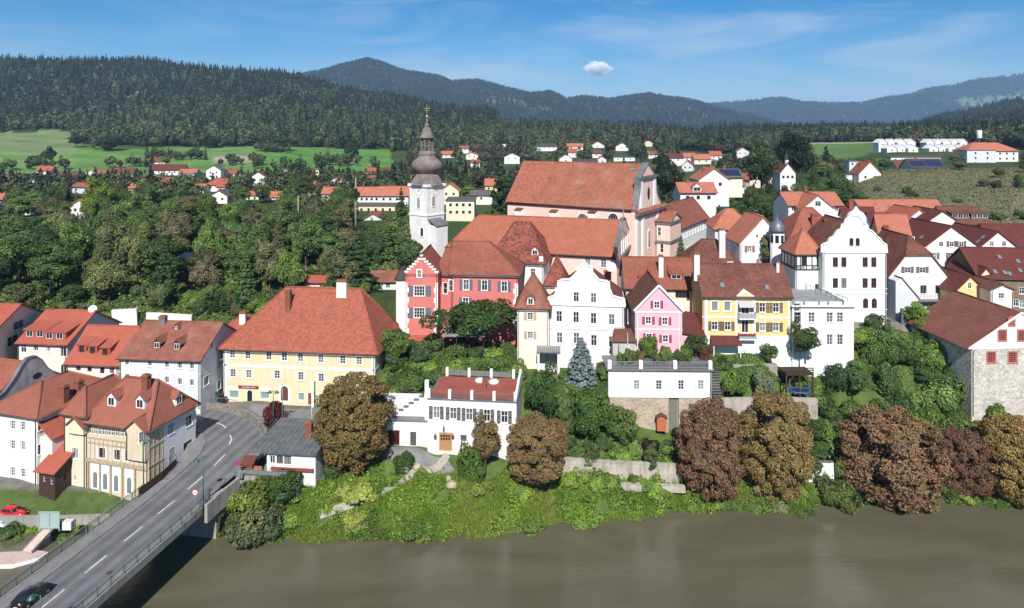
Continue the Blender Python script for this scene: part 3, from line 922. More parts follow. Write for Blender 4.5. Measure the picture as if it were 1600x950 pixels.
    def dormer(s,px,py,w=1.5,h=1.3,kind='gable',rmat=None,wmat=None,rise=0.7,nwin=1,fm=None,ww=None,hh=None,nv=1,tr=(0.5,),slope=0.18):
        """base centre of the dormer front at (px,py) on the roof"""
        hit=s.onroof(px,py)
        if not hit:return None
        p,(a,b,c)=hit[1],hit[2]
        g=Vector((-a,-b));m=g.length
        rz=math.atan2(-a,b)if True else 0  # local y points up-slope
        rz=math.atan2(b,a)-math.pi/2
        r=empty('dormer',p,rz);r.parent=s.root
        y1=h/m+0.05
        mb=MB()
        mb.quad((-w/2,0,-0.2),(w/2,0,-0.2),(w/2,0,h),(-w/2,0,h))
        for sx in(-1,1):mb.poly([(sx*w/2,0,-0.1),(sx*w/2,y1,h),(sx*w/2,0,h)])
        rm=MB();o=0.22
        if kind=='gable':
            mb.poly([(-w/2,0,h),(w/2,0,h),(0,0,h+rise)])
            k=rise/(w/2);ze=h-k*o;ye=max(0.1,ze/m);yr=(h+rise)/m+0.05
            rm.slab([(-w/2-o,-o,ze),(0,-o,h+rise+.03),(0,yr,h+rise+.03),(-w/2-o,ye,ze)],0.1)
            rm.slab([(w/2+o,-o,ze),(0,-o,h+rise+.03),(0,yr,h+rise+.03),(w/2+o,ye,ze)],0.1)
        else:  # shed
            k=slope;yr=(h+0.05)/(m-k)+0.1
            rm.slab([(-w/2-o,-o,h-k*o+.05),(w/2+o,-o,h-k*o+.05),(w/2+o,yr,h+k*yr+.05),(-w/2-o,yr,h+k*yr+.05)],0.12)
            for sx in(-1,1):mb.poly([(sx*w/2,0,h),(sx*w/2,y1,h),(sx*w/2,yr,h+k*yr)])
        mb.build('dormer_wall',wmat or s.wall,r,fix=False);rm.build('dormer_roof',rmat or s.roof.data.materials[0],r)
        ww=ww or(w-0.5)/nwin;hh=hh or h*0.72
        for i in range(nwin):
            x=(i-(nwin-1)/2)*(w-0.3)/nwin
            q=MB()
            t_=0.07
            q.box(x-ww/2,x+ww/2,-0.06,0.0,h*0.5-hh/2,h*0.5+hh/2,1)
            q.box(x-ww/2-t_,x-ww/2,-0.09,0,h*0.5-hh/2,h*0.5+hh/2,0);q.box(x+ww/2,x+ww/2+t_,-0.09,0,h*0.5-hh/2,h*0.5+hh/2,0)
            q.box(x-ww/2-t_,x+ww/2+t_,-0.09,0,h*0.5+hh/2,h*0.5+hh/2+t_,0);q.box(x-ww/2-t_,x+ww/2+t_,-0.12,0,h*0.5-hh/2-t_,h*0.5-hh/2,0)
            for j in range(nv):
                xx=x-ww/2+ww*(j+1)/(nv+1);q.box(xx-.03,xx+.03,-0.085,-0.06,h*0.5-hh/2,h*0.5+hh/2,0)
            q.build('dormer_window',[fm or FRAME_W,GLASS],r)
        return r
    def skylight(s,px,py,w=0.8,h=1.1):
        hit=s.onroof(px,py)
        if not hit:return
        p,(a,b,c)=hit[1],hit[2]
        rz=math.atan2(b,a)-math.pi/2;m=math.hypot(a,b);th=math.atan(m)
        mb=MB();mb.box(-w/2,w/2,-h/2,h/2,0.0,0.10,0);mb.box(-w/2+.08,w/2-.08,-h/2+.08,h/2-.08,0.10,0.12,1)
        o=mb.build('skylight',[METAL_D,GLASS2],s.root,p);o.rotation_mode='ZYX'
        o.rotation_mode='QUATERNION'
        o.rotation_quaternion=(Matrix.Rotation(rz,3,'Z')@Matrix.Rotation(th,3,'X')).to_quaternion()
    def outline_gable(s,pts,thick=0.45,mat=None,name='gable',cap=None,capw=0.12):
        """shaped gable on the front: pts (s,z) local outline; optional coping"""
        mb=MB();mb.prism(pts,'y',0.0,thick)
        o=mb.build(name,mat or s.wall,s.root)
        if cap:
            m2=MB()
            for i in range(len(pts)-1):
                a,b_=pts[i],pts[i+1]
                m2.bar((a[0],thick/2-.06,a[1]+.05),(b_[0],thick/2-.06,b_[1]+.05),thick+0.22,capw)
            m2.build('coping',cap,o)
        return o
    def gpts(s,lst):
        """image outline -> front-plane coordinates"""
        return[s.onface('F',a,b)for a,b in lst]
# ---------------------------------------------------------------- measuring frames on the photograph (region origin, scale)
ZF={1:(0,450,3.8),2:(0,680,3.5185),3:(320,420,3.653),4:(600,140,2.2615),5:(780,240,3.96),6:(780,390,4.131),7:(1060,280,3.394),
      8:(1340,280,3.958),9:(1340,430,3.8),10:(300,600,3.653),11:(580,540,3.653),12:(840,540,3.166),13:(1040,540,3.277),14:(1280,560,3.519),15:(1020,180,5.0),16:(1280,180,5.0),17:(680,180,3.81)}
def q(k,a,b):
    x,y,s=ZF[k]
    return(x+a/s,y+b/s)
def merge(main,wing):
    M0=Matrix.Translation(main.root.location)@Matrix.Rotation(main.a,4,'Z')
    M1=Matrix.Translation(wing.root.location)@Matrix.Rotation(wing.a,4,'Z')
    K=M0.inverted()@M1
    for ch in list(wing.root.children):
        b=ch.matrix_basis.copy()
        ch.parent=main.root
        ch.matrix_basis=K@b
    bpy.data.objects.remove(wing.root)
    wing.root=main.root
def wing_of(main,*a,**kw):
    return House('wing',None,None,*a,**kw)

RF={'default':mat_roof('roof_default',(186,106,84),0.40,0.22),
      'yellow':mat_roof('roof_yellow_house',(200,106,82),0.50,0.15,cell=0.42),
      'corner':mat_roof('roof_corner_house',(176,104,84),0.18,0.15),
      'bright':mat_roof('roof_bright',(198,98,78),0.14,0.15),
      'lav':mat_roof('roof_weathered',(176,106,86),0.40,0.35,dark=(0.09,0.07,0.055),light=0.25),
      'pinkhall':mat_roof('roof_pink_hall',(176,100,80),0.35,0.30),
      'wing':mat_roof('roof_monastery',(198,114,86),0.30,0.22),
      'mid':mat_roof('roof_mottled',(190,100,82),0.85,0.20,cell=0.5),
      'church':mat_roof('roof_church',(198,116,86),0.58,0.25,dark=(0.10,0.06,0.045),light=0.40,cell=0.5),
      'church2':mat_roof('roof_church_choir',(204,118,90),0.55,0.18,cell=0.5),
      'old':mat_roof('roof_old_brown',(152,92,76),0.60,0.40,dark=(0.05,0.035,0.03),cell=0.45),
      'barn':mat_roof('roof_barn',(150,92,78),0.20,0.25,course=0.5,bump=0.9),
      'darkred':mat_roof('roof_dark_red',(120,60,56),0.15,0.18),
      'brown':mat_roof('roof_brown',(130,84,70),0.25,0.25),
      'orange':mat_roof('roof_orange',(212,126,98),0.25,0.2),
      'grey':mat_roof('roof_grey',(112,112,112),0.2,0.2,dark=(0.06,0.06,0.06)),
      'slate':mat_roof('roof_slate',(86,82,84),0.25,0.2,dark=(0.04,0.04,0.04))}
LAV=mat_wall('plaster_lavender',(226,230,238),0.80,0.08,0.04)
ROSE=mat_wall('plaster_rose_white',(250,232,226),0.80,0.05)
CREAM=mat_wall('plaster_cream',(242,230,205),0.80,0.08)
YEL=mat_wall('plaster_yellow',(248,230,188),0.75,0.11,0.07)
PALEY=mat_wall('plaster_pale_yellow',(242,236,206),0.74,0.08)
CONC=mat_wall('old_grey_render',(184,184,186),0.78,0.25,0.25)
TIMB=mat_wall('pale_cladding',(230,214,186),0.78,0.12,0.08)

# ---- lavender-white house with gable towards the bridge road
h=House('town_house','pale lavender three-storey house with mossy red roof left of the yellow house','house',187,313,117,-5,14.6,8.4,zat(563,117),LAV,anchor='r')
for a,b in((755,437),(889,445),(990,453),(1067,458),(1138,463),(990,545),(1067,556),(1138,562)):h.win('F',*q(1,a,b),w=0.75,h=1.15,tr=(),fm=FRAME_W,sur=0.14)
h.win('F',*q(1,755,530),w=0.75,h=1.15,tr=(),sur=0.14);h.win('F',*q(1,889,537),w=0.75,h=1.15,tr=(),sur=0.14)
h.win('R',*q(1,1258,335),w=0.9,h=1.2,tr=(),sur=0.1);h.win('R',*q(1,1318,403),w=0.9,h=1.1,tr=(),sur=0.1);h.win('R',*q(1,1225,550),w=1.6,h=1.5,tr=(),sur=0.1);h.win('R',*q(1,1300,575),w=1.2,h=1.5,tr=(),sur=0.1)
h.roof_gable('x',4.5,RF['lav'])
h.walls()
h.band(0,0.2,0.05,py=q(1,950,505),faces='F',name='string_course');h.band(h.h-0.15,0.3,0.12,faces='F')
for a,b in((932,358),(1050,366)):h.dormer(*q(1,a,b),w=1.3,h=1.15,rise=0.75,wmat=WOOD_D)
h.dormer(*q(1,1046,244),w=0.9,h=0.5,rise=0.55,wmat=WOOD_D)
h.chimney(*q(1,968,205),w=1.2,d=0.9,h=1.0,mat=METAL_G)

# ---- low bright red roof with three dormers
h=House('town_house','low rosy white house with bright red roof and three shed dormers','house',104,185,118.5,-6,11,8.2,zat(571,118.5),ROSE,anchor='r')
for a,b in((467,467),(532,477),(607,488),(665,486)):h.win('F',*q(1,a,b),w=0.8,h=1.15,tr=(),fm=FRAME_B,sur=0)
h.roof_gable('x',5.2,RF['bright']);h.walls()
for a,b in((486,380),(550,388),(625,398)):h.dormer(*q(1,a,b),w=1.75,h=1.35,kind='shed',wmat=RF['bright'],ww=0.75,hh=1.05,fm=FRAME_B,slope=0.3)

# ---- pink house with two long dormers
h=House('town_house','pale pink house with red roof and two long dormer bands','house',28,105,124,-6,14,9,zat(538,124),ROSE,anchor='r')
h.win('F',*q(1,143,350),w=1.1,h=1.9,tr=(0.5,),sur=0.05);h.win('F',*q(1,213,355),w=0.9,h=1.2,tr=(),sur=0.05);h.win('F',*q(1,288,367),w=0.7,h=0.9,tr=(),sur=0.05)
h.win('F',*q(1,373,380),w=1.0,h=1.7,tr=(),sur=0,gm=GLASS);h.win('F',*q(1,380,480),w=1.2,h=1.6,tr=(),sur=0)
h.roof_gable('x',4.3,RF['bright']);h.walls()
h.dormer(*q(1,208,292),w=4.4,h=1.35,kind='shed',wmat=RF['bright'],nwin=2,ww=1.1,slope=0.2);h.dormer(*q(1,325,305),w=4.4,h=1.35,kind='shed',wmat=RF['bright'],nwin=2,ww=1.1,slope=0.2)

# ---- cream house cut by the left frame edge
h=House('town_house','cream gabled house with red roof cut off by the left picture edge','house',None,-8,122,0,12.4,9,20.4,CREAM,anchor='r',w=14)
h.win('R',*q(1,108,218),w=2.6,h=1.5,tr=(),fm=FRAME_G,sur=0.05);h.win('R',*q(1,78,312),w=2.8,h=1.8,tr=(),sur=0.0);
h.roof_gable('x',3.2,RF['bright']);h.walls()

# ---- grey baroque gable
h=House('town_house','low red-roofed house with curved grey rendered gable and oval window','house',None,-14,108,-15,13,6,12.8,CONC,anchor='r',w=12)
h.roof_gable('x',4.6,RF['default'],og=-0.3)
h.tops['R']=[]
L=h.d
pts=[(0,-h.found),(L,-h.found),(L,h.h-0.2),(L-0.3,h.h+0.5),(L*0.84,h.h+1.3),(L*0.74,h.h+2.6),(L*0.66,h.h+4.3),(L*0.57,h.h+5.3),(L*0.46,h.h+5.35),(L*0.38,h.h+4.4),(L*0.28,h.h+2.6),(L*0.15,h.h+1.1),(0.2,h.h+0.4),(0,h.h)]
del h.tops['R']
h.walls(skip='R')
mb=MB();mb.prism(pts,'x',-0.35,0.1);g=mb.build('gable',CONC,h.root,(h.w,0,0))
m2=MB()
for a,b in zip(pts[2:-1],pts[3:]):m2.bar((-0.12,a[0],a[1]+.04),(-0.12,b[0],b[1]+.04),0.7,0.14)
m2.build('coping',METAL_G,g)
sx,z=h.onface('R',*q(1,218,520))
mb=MB();mb.add([(0.13,sx+0.85*math.cos(k*math.pi/8),z+0.5*math.sin(k*math.pi/8))for k in range(16)],[tuple(range(16))])
mb.build('oval_window',GLASS,h.root,(h.w,0,0))

# ---- white house with two big brick chimneys
h=House('town_house','tall white house with brown hipped roof and two brick chimneys at left edge','house',None,58,102,-16,14,2.9,zat(652,102),WHITE,anchor='r',w=9.5)
for a,b in((20,664),(36,665.5),(20,695),(36,696.5),(20,737),(36,739)):h.win('F',a,b,w=0.95,h=1.35,tr=(0.35,0.68),sur=0.08)
h.win('R',*q(1,245,815),w=1.0,h=1.35,tr=(0.35,0.68),sur=0.08);h.win('R',*q(2,225,75),w=1.0,h=1.5,tr=(0.35,0.68),sur=0.08)
h.roof_hip(3.3,RF['corner'],axis='y');h.walls()
h.chimney(*q(1,375,662),w=1.35,d=1.0,h=2.0);h.chimney(*q(1,465,628),w=1.1,d=1.0,h=2.0)
h.band(h.h-0.12,0.25,0.12)
# lean-to entrance
mb=MB();
a=h.loc(W(*q(1,205,893),99.8));
sx,z=h.onface('R',*q(1,285,770))
mb.slab([(h.w+0.0,0.2,z-0.2),(h.w+2.6,0.2,z-2.4),(h.w+2.6,5.6,z-2.4),(h.w+0.0,5.6,z-0.2)],0.18)
mb.build('porch_roof',RF['bright'],h.root)
mb=MB();mb.box(h.w+0.02,h.w+2.3,0.5,5.3,-3,z-2.35);mb.build('porch',ROSE,h.root)

# ---- dark wooden shed
h=House('garden_shed','small dark wooden shed with red mono-pitch roof beside the white house','shed',61,86,99.2,-14,4.5,2.9,zat(737,99.2),WOOD_D,anchor='r')
mb=MB();w,d,hh=h.w,h.d,h.h
mb.slab([(-0.5,-0.6,hh-0.1),(w+0.4,-0.6,hh-0.1),(w+0.4,d+0.3,hh+2.6),(-0.5,d+0.3,hh+2.6)],0.16);mb.build('roof',RF['bright'],h.root)
h.tops['R']=[(0,hh),(d,hh),(d,hh+2.2)];h.tops['L']=[(0,hh),(d,hh),(0,hh+2.2)]
h.win('F',*q(2,243,240),w=0.5,h=0.9,nv=0,tr=(0.5,),sur=0.0);h.win('F',*q(2,283,255),w=0.5,h=0.9,nv=0,tr=(0.5,),sur=0);h.win('R',*q(2,342,245),w=1.1,h=0.9,tr=(),fm=FRAME_B,sur=0)
h.walls()

# ---- corner house at the bridge head
h=House('corner_house','beige timber-clad corner house with hipped brown roof and three dormers at the bridge','house',134,232,98.5,-15,9.6,3.0,zat(672,98.5),TIMB,anchor='r')
c=h
for i in range(11):
    h.win('F',*q(1,537+i*26,842+i*2.6),w=0.72,h=1.25,tr=(0.5,),nv=1,sur=0.0)
for a,b in((562,97),(645,107),(707,114)):h.win('F',*q(2,a,b),w=1.05,h=1.5,tr=(0.5,),sur=0.06,shut='white',fm=FRAME_B)
h.win('R',*q(1,838,885),w=0.8,h=1.5,tr=(0.33,0.66),sur=0.06)
h.win('R',*q(1,1015,835),w=1.2,h=1.6,tr=(0.5,),shut='white',sur=0.06);h.win('R',*q(1,1123,788),w=1.4,h=1.6,tr=(0.5,),shut='white',sur=0.06)
h.win('R',*q(2,1033,62),w=2.0,h=1.8,nv=0,tr=(),gm=plain('shop_glass',(0.03,0.07,0.06),0.1),sur=0.1,name='shop_window')
h.door('R',*q(2,945,160),w=1.3,h=2.6,arch=True,mat=plain('door_red_brown',(0.16,0.03,0.02),0.5),sur=0.15)
h.roof_hip(5.3,RF['corner'],ridge=(2.6,h.w-2.6))
h.walls()
# the white plastered part of the road side
s0=h.onface('R',255,700)[0]
mb=MB();mb.box(0.0,0.05,s0,h.d,-3,h.h-0.02)
for i in range(0,0):pass
wc=mat_wall('plaster_grey_white',(232,232,236),0.8,0.08)
pl=MB()
ops=[o for o in h.op['R']if o[0]>s0]
xs=sorted({s0,h.d}|{v for o in ops for v in o[:2]});zs=sorted({-3.0,h.h-.02}|{v for o in ops for v in o[2:]})
for i in range(len(xs)-1):
    for j in range(len(zs)-1):
        xm,zm=(xs[i]+xs[i+1])/2,(zs[j]+zs[j+1])/2
        if not any(o[0]<xm<o[1]and o[2]<zm<o[3]for o in ops):pl.quad((0.03,xs[i],zs[j]),(0.03,xs[i+1],zs[j]),(0.03,xs[i+1],zs[j+1]),(0.03,xs[i],zs[j+1]))
pl.build('plaster_skin',wc,h.root,(h.w,0,0),fix=False)
for x in np.linspace(0.1,h.w-0.1,15):h.pilaster('F',[x],4.6,h.h-2.3,0.12,0.06,WOOD_M,'batten')
for y in np.linspace(0.15,s0-0.1,4):h.pilaster('R',[y],0.2,h.h-0.1,0.14,0.06,WOOD_M,'batten')
for z in(4.5,6.9,h.h-2.25):h.band(z,0.2,0.09,mat=WOOD_M,faces='F',name='timber_rail')
for z in(4.5,7.2):h.band(z,0.2,0.09,mat=WOOD_M,faces='R',name='timber_rail',x0=0,x1=s0)
# arcade of white niches with posts
for a in(525,580,640,712):
    sx,z=h.onface('F',*q(2,a,260));mb=MB();mb.box(-0.75,0.75,-0.05,0.02,0.1,4.0);mb.build('niche',TRIM,h.root,(sx,0,0))
    mb=MB();mb.prism([(u,v)for u,v in arch_pts(0.75,2.3)],'y',-0.08,-0.03);mb.build('arcade_opening',GLASS2,h.root,(sx,0,1.5))
for a in(488,553,611,676,745):
    sx,z=h.onface('F',*q(2,a,260));mb=MB();mb.box(-0.12,0.12,-0.22,0.0,-2,4.3);mb.build('arcade_post',WOOD_M,h.root,(sx,0,0))
mb=MB();mb.box(0.2,h.w-0.1,-0.3,0.0,4.1,4.4);mb.build('arcade_beam',WOOD_M,h.root)
for a,b in((662,702),(832,716)):h.dormer(*q(1,a,b),w=1.5,h=1.5,rise=0.75,wmat=TRIM)
h.dormer(*q(1,1062,692),w=1.5,h=1.4,rise=0.75,wmat=TRIM)
h.chimney(*q(1,672,555),w=1.3,d=0.9,h=1.3);h.chimney(*q(1,868,618),w=1.0,d=0.9,h=2.4)
# gabled bay over the loggia
g=wing_of(h,203,232,98.5,-15,3.0,8.6,zat(673,98.3)+0.15,TIMB,anchor='r',found=0.0)
g.P=g.P-g.nrm*0.7;g.root.location=(g.P.x,g.P.y,g.zb)
g.roof_gable('y',1.6,RF['corner'],o=0.35,og=0.4,t=0.16);g.win('F',*q(1,838,885),w=0.8,h=1.6,tr=(0.33,0.66),sur=0.05);g.walls();merge(h,g)
# pale yellow left wing
g=wing_of(h,100,134,101.2,-15,9,3.0,zat(650,101.2),PALEY,anchor='r')
g.win('F',*q(1,445,842),w=1.1,h=1.8,tr=(),sur=0.1,gm=GLASS2);g.win('F',*q(2,413,100),w=1.1,h=1.6,tr=(),sur=0.1,gm=GLASS2);g.win('F',*q(2,413,235),w=0.4,h=0.9,nv=0,tr=(),sur=0.08,gm=GLASS2)
g.roof_hip(3.6,RF['corner'],ridge=(g.w/2-0.2,7),axis='y');g.walls()
gg=wing_of(h,104,130,100.6,-15,2.2,zat(680,100.6),zat(668,100.6),PALEY,anchor='r',found=0.0)
gg.roof_gable('y',1.5,RF['corner'],o=0.3,og=0.35,t=0.14);gg.walls()
merge(h,gg);merge(h,g)

# ---- yellow house
h=House('yellow_house','big pale yellow house with huge hipped red tile roof and shop fronts','house',349,586,120,-6,14.5,7.6,zat(552,120),YEL,anchor='r')
yh=h
for a in(157,245,365,453,545,662,787,880):h.win('F',*q(3,a,487+(a-157)*0.052),w=1.0,h=1.45,tr=(0.33,0.66),sur=0.16)
for a,b in((160,596),(250,601),(412,604),(547,613),(663,621),(787,632),(880,640)):h.win('F',*q(3,a,b),w=1.0,h=1.45,tr=(0.33,0.66),sur=0.1,shut='white')
shop=plain('shop_window_green',(0.22,0.30,0.27),0.15)
for a,b,w in((166,716,1.8),(342,722,1.7),(550,731,1.1),(668,735,1.1)):h.win('F',*q(3,a,b),w=w,h=1.35,nv=0,tr=(),sur=0.12,gm=shop,sill=False,name='shop_window')
h.door('F',*q(3,257,765),w=0.95,h=2.3,arch=True,mat=GLASS,sur=0.1);h.door('F',*q(3,455,752),w=1.4,h=2.6,arch=True,mat=plain('portal_brown',(0.12,0.05,0.035),0.6,var=0.2),sur=0.35)
h.door('F',*q(3,602,775),w=0.8,h=2.1,mat=plain('door_brown_red',(0.22,0.06,0.04),0.5),sur=0.1)
# the roof: steep hips
h.roof_hip(9.6,RF['yellow'],o=0.75,ridge=(8.6,h.w-5.0));h.walls()
h.band(0,0.45,0.04,py=q(3,500,562),name='string_course',mat=TRIM);h.band(h.h-0.2,0.35,0.3);
for x in(0.35,h.w-0.35):h.pilaster('F',[x],0,h.h-0.4,0.6,0.04)
sx,z=h.onface('F',*q(3,250,675));mb=MB();mb.box(-1.9,1.9,-0.12,0.02,-0.25,0.25);sg=mb.build('shop_sign',plain('sign_maroon',(0.20,0.03,0.035),0.5),h.root,(sx,0,z));sg['label']='maroon shop sign board'
lt=MB()
for i,ch in enumerate('IIDIIIDDIIIIDIID'):
    x=-1.2+i*0.16;lt.box(x,x+(0.05 if ch=='I' else 0.11),-0.135,-0.12,-0.09,0.09)
lt.build('lettering',TRIM,sg)
for a,b in((166,678),(342,684)):
    sx,z=h.onface('F',*q(3,a,b));mb=MB();mb.box(-0.95,0.95,-0.1,0.02,-0.18,0.18);mb.build('shop_sign',TRIM,h.root,(sx,0,z))
CHW=mat_wall('chimney_white',(240,236,232),0.8,0.1)
h.chimney(*q(3,477,228),w=1.0,d=0.9,h=3.2,label='tall brick chimney');h.chimney(*q(3,785,142),w=1.9,d=1.1,h=2.3,mat=CHW,label='broad white chimney')
h.chimney(*q(3,236,300),w=1.2,d=0.9,h=2.2,mat=CHW)
PINK=mat_wall('plaster_coral',(222,132,124),0.80,0.10,0.05)
CHPINK=mat_wall('plaster_church_pink',(250,214,200),0.80,0.08,0.04)
IVORY=mat_wall('plaster_ivory',(244,234,216),0.80,0.08,0.03)
LPINK=mat_wall('plaster_light_pink',(246,190,204),0.80,0.06)
OCHRE=mat_wall('plaster_ochre',(247,218,152),0.80,0.09,0.03)
MINT=mat_wall('plaster_mint',(238,244,238),0.80,0.06)
SHING=mat_roof('shingle_weathered',(148,144,142),0.35,0.50,dark=(0.05,0.03,0.03),k=0.72,cell=0.25)
GOLD=plain('gilded_metal',(0.75,0.55,0.22),0.35,metal=0.9)

def square_tower():
    h=House('church_tower','white baroque church tower with weathered onion dome and gilded cross','tower',640,667,162,-38,5.2,17.5,zat(290,162),WHITE,anchor='r')
    h.d=h.w;h.faces['R']=(h.faces['R'][0],h.faces['R'][1],h.w,h.faces['R'][3])
    h.faces['B']=(Vector((h.w,h.w,0)),Vector((-1,0,0)),h.w,math.pi);h.faces['L']=(Vector((0,h.w,0)),Vector((0,-1,0)),h.w,-math.pi/2)
    for f,p in(('F',(122,400)),('R',(175,394))):h.win(f,*q(4,*p),w=1.2,h=2.6,nv=0,tr=(0.2,0.4,0.6,0.8),arch=True,gm=plain('louvre_grey',(0.22,0.22,0.22),0.7),sur=0.2)
    h.win('F',*q(4,134,503),w=1.0,h=2.2,nv=0,tr=(),arch=True,sur=0.15)
    h.walls()
    for yy in(337,290.5):h.band(zat(yy,162)-h.zb,0.35 if yy>300 else 0.6,0.18 if yy>300 else 0.35,faces='FRBL')
    sx,z=h.onface('F',*q(4,122,360))
    for f,s_ in(('F',sx),('R',h.w/2)):
        fo,fd,L,rz=h.faces[f]
        mb=MB();mb.add([(1.15*math.cos(k*math.pi/12),-0.06,1.15*math.sin(k*math.pi/12))for k in range(24)],[tuple(range(24))])
        ck=mb.build('clock_face',plain('clock_pale',(0.72,0.70,0.66),0.6),h.root,fo+fd*s_+Vector((0,0,z)),(0,0,rz))
        hd=MB();hd.bar((0,-0.09,0),(0.55,-0.09,0.35),0.03,0.10);hd.bar((0,-0.09,0),(-0.1,-0.09,0.85),0.03,0.08)
        for k in range(12):
            a=k*math.pi/6;hd.bar((0.9*math.cos(a),-0.08,0.9*math.sin(a)),(1.05*math.cos(a),-0.08,1.05*math.sin(a)),0.02,0.07)
        hd.build('clock_hands',METAL_D,ck)
    cx=cy=h.w/2
    Z=lambda yz:zat(140+yz/2.2615,165.5)-h.zb
    K=165.5/F/2.2615
    sk=[(4.15,h.h),(4.0,h.h+0.15),(3.75,Z(322)),(3.35,Z(312)),(2.9,Z(303)),(2.65,Z(297))]
    def oct_(prof,name,mat,parent,n=8):
        m=MB();m.lathe(prof,n,(cx,cy),0,n>10,math.pi/8);return m.build(name,mat,parent)
    dome=oct_(sk,'dome_skirt',SHING,h.root)
    bulb=[(2.5,Z(298)),(2.6,Z(294)),(3.2,Z(287)),(3.62,Z(278)),(3.78,Z(268)),(3.6,Z(258)),(3.1,Z(250)),(2.5,Z(243)),(2.1,Z(236)),(1.95,Z(231))]
    oct_(bulb,'onion_dome',SHING,h.root,24)
    oct_([(2.2,Z(231)),(2.25,Z(225)),(1.7,Z(218)),(1.6,Z(216))],'lantern_base',SHING,h.root)
    for k in range(8):
        a=math.pi/8+k*math.pi/4
        m=MB();m.cbox((cx+1.38*math.cos(a),cy+1.38*math.sin(a),Z(217)),0.3,0.3,Z(172)-Z(217));m.build('lantern_post',SHING,h.root)
    m=MB()
    for k in range(8):
        a,b_=math.pi/8+k*math.pi/4,math.pi/8+(k+1)*math.pi/4
        m.bar((cx+1.38*math.cos(a),cy+1.38*math.sin(a),Z(197)),(cx+1.38*math.cos(b_),cy+1.38*math.sin(b_),Z(197)),0.12,0.2)
        m.bar((cx+1.38*math.cos(a),cy+1.38*math.sin(a),Z(176)),(cx+1.38*math.cos(b_),cy+1.38*math.sin(b_),Z(176)),0.2,0.6)
    lr_=m.build('lantern_rail',SHING,h.root);lr_['kind']='stuff'
    oct_([(1.95,Z(172)),(1.9,Z(169)),(1.6,Z(162)),(1.3,Z(152)),(1.1,Z(142)),(0.85,Z(135)),(0.45,Z(130)),(0.75,Z(128)),(0.4,Z(122)),(0.18,Z(116)),(0.1,Z(100))],'lantern_roof',SHING,h.root,16)
    m=MB()
    m.lathe([(0.05,Z(102))]+[(0.36*math.sin(t),Z(95)-0.36*math.cos(t))for t in np.linspace(0.2,2.95,7)],12,(cx,cy));ball=m.build('ball',GOLD,h.root)
    m=MB();d1=Vector((math.cos(-h.a),math.sin(-h.a),0));c0=Vector((cx,cy,0))
    m.bar(c0+Vector((0,0,Z(92))),c0+Vector((0,0,Z(52))),0.13);
    m.bar(c0+d1*0.75+Vector((0,0,Z(66))),c0-d1*0.75+Vector((0,0,Z(66))),0.13);m.bar(c0+d1*0.5+Vector((0,0,Z(74))),c0-d1*0.5+Vector((0,0,Z(74))),0.11)
    m.build('cross',GOLD,h.root)
    # stair annex with lead roof
    m=MB();zt_=zat(354,160)-h.zb
    m.box(h.w+0.0,h.w+2.6,0.6,4.4,-3,zt_);m.build('annex',WHITE,h.root)
    m=MB();m.slab([(h.w-0.0,0.3,zt_+1.5),(h.w+2.9,0.3,zt_),(h.w+2.9,4.7,zt_),(h.w,4.7,zt_+1.5)],0.15);m.build('annex_roof',METAL_G,h.root)
    return h
square_tower()

# ---- parish church
CH_R=zat(256.4,171)-zat(327,163)
h=House('church','large pink church with long mottled tile roof and baroque facade','church',793,990,163,-31,18,18,zat(327,163),CHPINK,anchor='r')
h.roof_gable('x',CH_R,RF['church'],og=-0.2,o=0.7)
# the choir's own, lighter stretch of roof, a hand proud of the nave roof
o_,r_,zz=0.7,CH_R,h.h
mb=MB();xq=h.w*0.27
for sg_ in(0,1):
    y0,y1=(-o_-0.15,h.d/2)if sg_==0 else(h.d+o_+0.15,h.d/2)
    mb.slab([(-0.25,y0,zz+0.02),(xq,y0,zz+0.02),(xq,y1,zz+r_+0.14),(-0.25,y1,zz+r_+0.14)],0.1)
mb.build('choir_roof',RF['church2'],h.root)
for a in(515,705):h.win('F',*q(5,a,402),w=2.6,h=2.6,nv=3,tr=(0.5,),arch=True,sur=0.2,fm=FRAME_G)
h.walls()
h.band(h.h-0.35,0.5,0.35,mat=plain('cornice_maroon',(0.20,0.07,0.06),0.7),faces='F')
for a,b in((130,372),(345,384),(583,389)):
    sx,z=h.onface('F',*q(5,a,b));mb=MB();mb.box(-0.9,0.9,-1.4,0.0,z-2.5,z+1.1);bt=mb.build('buttress',TRIM,h.root,(sx,0,0))
    m2=MB();m2.slab([(-1.0,-1.6,z+1.05),(1.0,-1.6,z+1.05),(1.0,0,z+1.6),(-1.0,0,z+1.6)],0.12);m2.build('buttress_cap',RF['old'],bt)
h.skylight(*q(5,825,98),2.0,0.8)
# facade on the short side
GP=[(989.5,402),(989.5,329),(991.5,322),(993.5,312),(995,302),(996,290),(995.6,279),(997.5,276.5),(1003,266),(1008.5,255),(1015,265.5),(1021.5,276.5),(1020.6,280),(1021,291),(1023,302),(1026.5,311),(1031,319),(1033,325)]
ps=[h.onface('R',a,b)for a,b in GP]
ps[0]=(ps[1][0],-3.0)
ps.append((ps[-1][0]+1.0,ps[-1][1]-3));ps.append((ps[-1][0],-3.0))
mb=MB();mb.prism(ps,'x',-0.5,0.6);fc=mb.build('facade',CHPINK,h.root,(h.w,0,0))
mb=MB()
for a,b in zip(ps[1:-2],ps[2:-1]):mb.bar((0.05,a[0],a[1]+.1),(0.05,b[0],b[1]+.1),1.6,0.3)
mb.build('coping',METAL_G,fc)
zc0=h.onface('R',990,331)[1];s0,s1=ps[1][0],ps[-1][0]
mb=MB();mb.box(0.62,1.5,s0-0.4,s1+0.4,zc0-0.9,zc0-0.3);mb.box(0.62,1.1,s0-0.3,s1+0.3,zc0-1.5,zc0-0.9);mb.build('cornice',METAL_G,fc)
